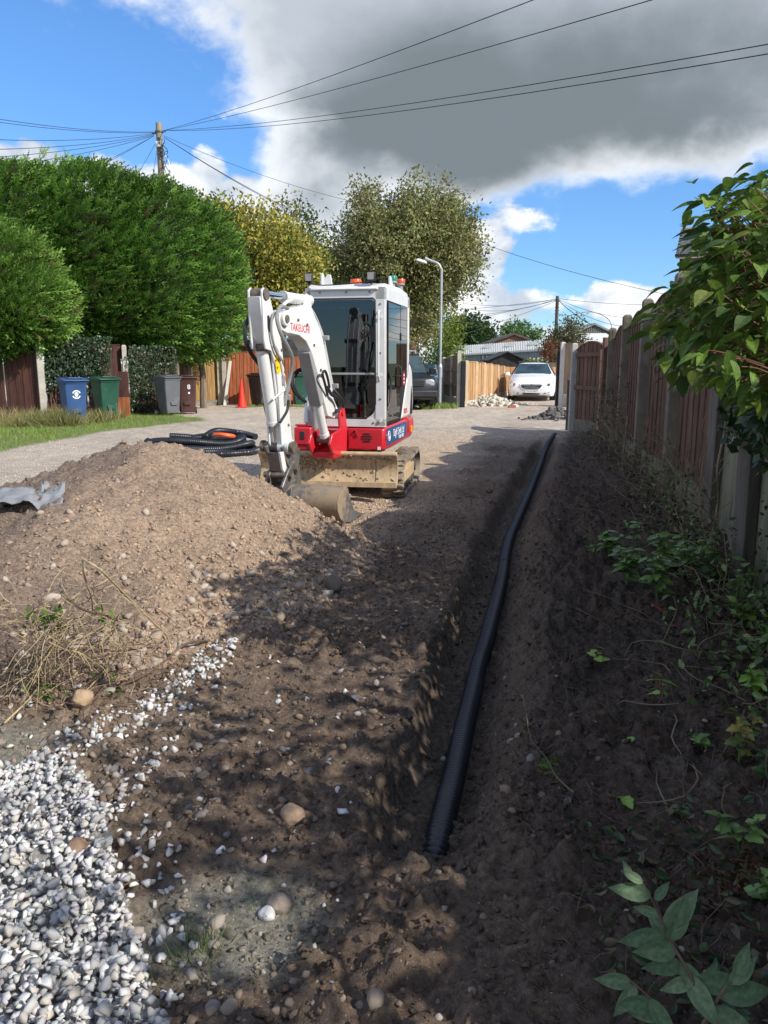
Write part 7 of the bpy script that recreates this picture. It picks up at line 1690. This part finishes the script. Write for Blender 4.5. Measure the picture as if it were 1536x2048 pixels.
weed('seedling with ragged toothed leaves in the middle of the bank', 1315, 1470, .13, 7, .085, .05, LIME, stemmat=M_redst, serr=.2)
weed('four leaved seedling low on the bank', 1255, 1540, .06, 5, .065, .042, LIME[:2], stemmat=M_redst)
weed('pair of broad leaves lying near the trench end', 1245, 1640, .03, 3, .06, .05, LIME[2:])
weed('pale pair of leaves on the dark bank right of the seedlings', 1450, 1400, .05, 3, .075, .03, [(.26, .28, .10)])
weed('yellowing plant with spotted leaves at the right edge', 1470, 1600, .16, 14, .055, .035, [(.20, .20, .04), (.12, .16, .04), (.30, .24, .05)], stems=2)
weed('dark round leaved plant at the right edge below the yellow one', 1530, 1640, .14, 10, .07, .055, [(.05, .10, .03), (.07, .13, .04)], stems=2)
weed('bright lobed leaves by the foot of the second timber post', 1480, 1300, .16, 9, .085, .08, [(.15, .25, .045), (.12, .21, .04)], serr=.32, stems=2)
weed('grey green spreading leaves beside the bright lobed plant', 1525, 1330, .12, 10, .08, .05, NET, stems=2)
for k, (px, py, h, lab) in enumerate(((1250, 1215, .30, 'leafy nettle nearest the trench in the clump by the posts'), (1310, 1240, .34, 'tallest nettle in the middle of the clump by the posts'), (1385, 1215, .32, 'nettle right of the middle in front of the timber post'), (1330, 1180, .30, 'nettle at the back of the clump'), (1425, 1200, .26, 'dark nettle against the foot of the concrete panel'), (1215, 1160, .20, 'low pale nettle at the left tip of the clump'))):
    weed(lab, px, py, h, 14, .105, .055, NET, 'nettle', stems=4, lean=(-.15, -.05), serr=.15)
for k, (px, py, h, n_, L, W, cols, lab) in enumerate((
    (1180, 1130, .14, 7, .07, .03, NET, 'small narrow leaved weed on the bank left of the nettles'),
    (1270, 1130, .24, 10, .08, .04, NET, 'nettle standing behind the clump near the fence foot'),
    (1460, 1260, .20, 10, .08, .045, NET, 'broad nettle in front of the concrete panel'),
    (1500, 1440, .15, 9, .07, .05, LIME, 'light green weed at the right edge above the yellowing plant'),
    (1400, 1560, .10, 8, .05, .035, NET, 'low dark weed left of the yellowing plant'),
    (1475, 1760, .14, 10, .06, .045, NET, 'leafy weed behind the laurel at the right edge'),
    (1530, 1850, .14, 9, .07, .05, NET, 'second leafy weed at the right edge behind the laurel'),
    (1360, 1680, .06, 6, .04, .03, IVP, 'small ivy like plant behind the laurel'))): weed(lab, px, py, h, n_, L, W, cols, stems=2, lean=(-.1, -.05))
n = 260; rf_ = thing('dead_fern', 'rusty brown dry fern at the right edge above the laurel', 'fern', tuple(gp(1490, 1790)))
leaves_obj('fronds', FR, rng.normal(size=(n, 3)) * np.array([.09, .07, .02]) + np.array([0, 0, .05]), rng.normal(size=(n, 3)) * np.array([1, 1, .4]) + np.array([0, 0, .3]), .06 * (.6 + .8 * rng.random(n)), pcols(n, [(.20, .10, .05), (.15, .085, .05), (.11, .10, .04)]), M_con, rf_, kind=None)
m = MB(); m.tube(spline([gp(1390, 1390) + Vector((0, 0, .02)), gp(1352, 1290) + Vector((0, 0, .10)), gp(1300, 1260) + Vector((0, 0, .16))], 6), .004, 6); tag(m.build('bramble', M_redst), 'red bramble stem arching across the bank', 'stem')
# broad leaved shrub at the bottom right, close to the camera
lp = thing('laurel', 'young laurel with broad blue green leaves at the bottom right', 'shrub', (.62, 1.30, .0)); LL = [leaf_mesh('leaf', .088, .037, c, 50 + k, fold=.3, curl=.3, mat=M_leaf_big) for k, c in enumerate([(.15, .22, .11), (.19, .26, .14), (.11, .18, .09)])]
def atd(px, py, Y): return at(px, py, Y) - lp.location
ML_ = [[(1420, 2060, 1.36), (1385, 1960, 1.38), (1340, 1880, 1.42), (1305, 1800, 1.45), (1270, 1745, 1.46)], [(1400, 2060, 1.34), (1440, 1990, 1.36), (1470, 1950, 1.38)], [(1330, 2080, 1.36), (1310, 2010, 1.38), (1260, 1960, 1.40)]]
for P_ in ML_:
    S_ = spline([atd(*q) for q in P_], 4); m = MB(); m.tube(S_, [.0045 - .003 * i / len(S_) for i in range(len(S_))], 6); m.build('stem', M_twig, lp)
LFS = [(1285, 1765, 1.45, -.9, .3, .5, .55), (1262, 1760, 1.46, -.3, .1, .8, .5), (1300, 1790, 1.45, -1, -.1, .25, 1.0), (1340, 1880, 1.42, .35, .1, .9, 1.15), (1330, 1860, 1.43, .6, .2, .7, 1.25), (1325, 1870, 1.42, -1, -.2, -.1, 1.05), (1350, 1900, 1.41, -.9, -.5, .2, 1.1), (1340, 1890, 1.42, -.2, .5, .3, .9),
       (1365, 1930, 1.40, -1, -.1, -.05, .95), (1360, 1925, 1.40, .3, -.5, -.4, 1.1), (1385, 1960, 1.38, -1, -.3, -.25, .8), (1390, 1965, 1.38, .9, -.2, .1, 1.2), (1400, 1975, 1.38, .5, .3, .5, .7), (1375, 1950, 1.39, .2, -.7, -.3, 1.15), (1440, 1990, 1.36, 1, 0, .1, 1.3), (1470, 1950, 1.37, .4, .2, .8, .8), (1460, 1965, 1.37, .8, .4, .5, .9),
       (1310, 2010, 1.38, -1, 0, .05, .9), (1262, 1965, 1.40, -1, 0, .1, .85), (1270, 1970, 1.40, -.4, -.4, -.5, .9), (1300, 2000, 1.38, .2, -.6, -.2, .9), (1330, 2030, 1.37, -.7, .3, -.1, .9), (1420, 2020, 1.36, .7, -.4, -.2, 1.1), (1310, 1800, 1.44, .5, .2, .6, .55), (1318, 1830, 1.44, -.7, .4, .1, .6)]
for k, (px, py, Y, dx, dy, dz, s_) in enumerate(LFS): put_leaf(LL[k % 3], atd(px, py, Y), (dx, dy * .6, dz), lp, s_ * 1.0, roll=(random.gauss(0, .3), -.9, .7))
def growth(name, label, y0, y1, zmax, n, size, palette, out=.12, foot=.35):
    yc = (y0 + y1) / 2; L0 = Vector((float(fence_x(yc)), yc, 0)); t = thing(name, label, 'plant', L0)
    y_ = y0 + (y1 - y0) * rng.random(n); h = rng.random(n) ** 1.7 * zmax * (.55 + .9 * np.clip(fbm(y_ * 1.3, y_ * 0 + zmax, 3, 430) + .4, 0, 1)); k_ = 1 - h / zmax
    x_ = fence_x(y_) - .06 - out * rng.random(n) - foot * rng.random(n) ** 1.5 * np.clip(k_, 0, 1)
    P_ = np.stack([x_, y_, gheight(x_, y_) + .02 + h], 1) - np.array(L0)
    leaves_obj('leaves', LV, P_, rng.normal(size=(n, 3)) * .8 + np.array([-.5, -.3, -.1]), size * (.6 + .8 * rng.random(n)), pcols(n, palette, .3), M_leaf_w, t)
    st_ = []
    for k in range(40):
        yy = random.uniform(y0, y1); xx = float(fence_x(yy)) - random.uniform(.06, .3); st_.append([p - L0 for p in wander((xx, yy, g1(xx, yy)), (random.gauss(-.1, .4), random.gauss(0, .5), random.uniform(.4, 1.2)), random.uniform(.3, .9) * zmax, 6, .3, .06)])
    stems_mesh('stems', st_, .004, M_bstem, t, 4, 'stuff'); return t
def late_growth():
    growth('bramble', 'thick bramble growth with small dull leaves against the far brown bays', 10.2, 14.6, 1.15, 900, .40, [(.07, .075, .035), (.10, .10, .045), (.12, .085, .05), (.06, .085, .035)])
    growth('bramble', 'low bramble with green leaves at the foot of the tall concrete post', 7.4, 10.0, .45, 420, .42, [(.09, .13, .045), (.12, .13, .05), (.13, .09, .05)])
    growth('bramble', 'bramble and ivy round the foot of the grey timber posts', 4.3, 7.3, .5, 620, .45, [(.10, .16, .05), (.13, .20, .06), (.08, .11, .04), (.14, .10, .055)], .15, .5)
    growth('bramble', 'green undergrowth along the wall foot at the right edge of the picture', 2.6, 4.3, .35, 520, .5, [(.12, .20, .055), (.16, .25, .07), (.09, .14, .045)], .15, .55)
# shrub hanging over the near fence
os_ = thing('overhanging_shrub', 'big dogwood with large pointed leaves hanging over the near fence', 'shrub', (2.25, 3.9, 0)); OL = os_.location
DC = [(.11, .19, .03), (.15, .25, .04), (.08, .15, .03), (.21, .31, .045), (.17, .21, .05), (.065, .12, .035)]
DM = [leaf_mesh('leaf', .092, .048, c, 70 + k, fold=.35, curl=.5, mat=M_leaf_big) for k, c in enumerate(DC)] + [leaf_mesh('leaf', .080, .036, c, 90 + k, fold=.5, curl=.8, mat=M_leaf_big) for k, c in enumerate(DC[:3])]
poly = [(1536, 350), (1470, 395), (1410, 470), (1380, 540), (1345, 590), (1310, 640), (1340, 690), (1365, 735), (1440, 765), (1490, 790), (1600, 820), (1700, 600), (1700, 350)]
DM_low = [leaf_mesh('leaf', .092, .048, DC[0], 71, fold=.35, curl=.5, n=3), leaf_mesh('leaf', .08, .036, DC[1], 72, fold=.5, curl=.8, n=3)]
tw = []; allP = []; allD = []
def inside(px, py): return bool(in_poly(np.array([px]), np.array([py]), poly)[0])
root = [Vector((2.35, 3.6, 1.3)), Vector((2.5, 4.4, 1.5)), Vector((2.2, 3.0, 1.4)), Vector((2.6, 5.2, 1.6))]
cnt = 0; hubs = []
while cnt < 620:
    px, py = random.uniform(1305, 1700), random.uniform(345, 880)
    if not inside(px, py): continue
    Y = random.uniform(2.7, 4.6) if px > 1400 else random.uniform(3.0, 4.6)
    hubs.append((at(px, py, Y), 5 if px < 1560 else 4)); cnt += 1
hubs += [(at(1395, 372 + 20, 3.0), 5), (at(1405, 402, 3.0), 5), (at(1445, 420, 3.0), 4), (at(1460, 395, 3.0), 4), (at(1500, 370, 3.0), 5), (at(1455, 715, 2.7), 4), (at(1420, 705, 2.8), 3), (at(1350, 600, 3.3), 5), (at(1318, 650, 3.3), 3)]
hubs += [(Vector((random.uniform(1.95, 2.75), random.uniform(2.5, 5.4), random.uniform(1.3, 2.25))), 5) for _ in range(170)]
for hi, (c, k) in enumerate(hubs):
    r_ = min(root, key=lambda q: (q - c).length); mid = r_.lerp(c, .5) + Vector((random.gauss(0, .06), random.gauss(0, .06), .12)); mid += Vector((random.gauss(0, .12), random.gauss(0, .12), random.gauss(.05, .1))); tw.append([p - OL for p in (spline([r_, mid, c], 3) if hi % 4 == 0 else spline([c - (c - r_).normalized() * .16 + Vector((random.gauss(0, .03), random.gauss(0, .03), -.03)), c - (c - r_).normalized() * .07, c], 2))])
    out = (c - r_).normalized()
    for j in range(k):
        a = j * 2.1 + random.random(); d = out * .55 + Vector((math.cos(a), math.sin(a), random.uniform(-.5, .25))) * .8 + Vector((0, 0, -.25)); allP.append(c + Vector((random.gauss(0, .03), random.gauss(0, .03), random.gauss(0, .03)))); allD.append(d)
stems_mesh('branches', tw, .0036, pmat('dogwood_stem', (.17, .07, .045), .6, var=.3), os_, 5, None)
AP = np.array([p[:] for p in allP]); vs_ = view_size(AP, np.ones(len(AP))); order = np.argsort(-vs_)
for i in order[:300]: put_leaf(random.choice(DM), Vector(AP[i]) - OL, allD[i], os_, random.uniform(.65, 1.25))
rest = order[300:]; n = len(rest); V4 = []
def lm_np(me): 
    V = np.array([v.co[:] for v in me.vertices]); F = np.array([p.vertices[:] for p in me.polygons]); return V, F
LV = [lm_np(DM_low[0]), lm_np(DM_low[1])]; LV = [(V, np.concatenate([F[:, :3], F[:, [0, 2, 3]]])) for V, F in LV]
leaves_obj('more_leaves', LV, AP[rest] - np.array(OL), np.array([allD[i][:] for i in rest]), .7 + .5 * rng.random(n), pcols(n, DC, .2), M_leaf_w, os_, roll=np.tile([0, 0, 1.], (n, 1)) + rng.normal(size=(n, 3)) * .3)
gc_n = 500; x_ = .55 + .75 * rng.random(gc_n); y_ = 1.35 + .9 * rng.random(gc_n) ** 1.4; k_ = x_ > .35 + .0 * y_; P_ = np.stack([x_, y_, gheight(x_, y_) + .01 + .04 * rng.random(gc_n)], 1)
leaves_obj('ivy_ground_cover', LV, P_, rng.normal(size=(gc_n, 3)) * np.array([1, 1, .3]), .25 + .25 * rng.random(gc_n), pcols(gc_n, [(.035, .07, .03), (.05, .09, .035), (.10, .09, .04)]), M_leaf_w, None)

late_growth()
# ivy and twigs on top of the wall under the shrub
tq = thing('ivy', 'dark ivy trailing over the top of the near concrete wall', 'ivy', (2.1, 4.2, 0)); n = 700; y_ = 2.6 + 2.6 * rng.random(n); P_ = np.stack([fence_x(y_) - .06 - .1 * rng.random(n), y_, 1.28 - .35 * rng.random(n) ** 2 + .12 * rng.random(n)], 1) - np.array([2.1, 4.2, 0])
leaves_obj('leaves', [LEAF], P_, rng.normal(size=(n, 3)) * .6 + np.array([-.3, -.2, -.6]), .05 + .035 * rng.random(n), pcols(n, IVP[:3] + [(.07, .12, .04)]), M_leaf_w, tq)
tq2 = thing('ivy', 'small ivy runner on the concrete panel at the right edge', 'ivy', (2.2, 4.2, 0)); n = 160; y_ = 3.9 + .5 * rng.random(n) ** 2 + .1; P_ = np.stack([fence_x(y_) - .0 - .03 * rng.random(n), y_, .15 + .7 * rng.random(n) ** 1.5], 1) - np.array([2.2, 4.2, 0])
leaves_obj('leaves', [LEAF], P_, rng.normal(size=(n, 3)) * .6 + np.array([-.3, -.2, -.5]), .022 + .02 * rng.random(n), pcols(n, IVP), M_leaf_w, tq2)
# the tall growth over the near fence, beside and behind the camera, that shades the foreground
def shade_shrub(name, label, loc, ells, ncl, per, leaf, sp):
    return tree(name, label, loc, ells, [(.07, .13, .025), (.09, .16, .03), (.05, .10, .022)], ncl, per, leaf, .06, 2.0, spread=sp, shell=.9, nl=10, cat='shrub')
shade_shrub('tall_shrub', 'tall leafy shrub over the near fence that throws dappled shade', (2.9, .9, 0), [(Vector((2.75, 2.2, 1.75)), (.6, 1.3, .75)), (Vector((2.9, .3, 2.25)), (.8, 1.6, 1.0)), (Vector((2.5, -1.6, 2.6)), (.9, 1.3, 1.1)), (Vector((2.9, 3.8, 1.75)), (.5, 1.0, .6)), (Vector((2.3, -3.0, 2.6)), (.9, 1.0, 1.2))], 200, 36, .115, .19)
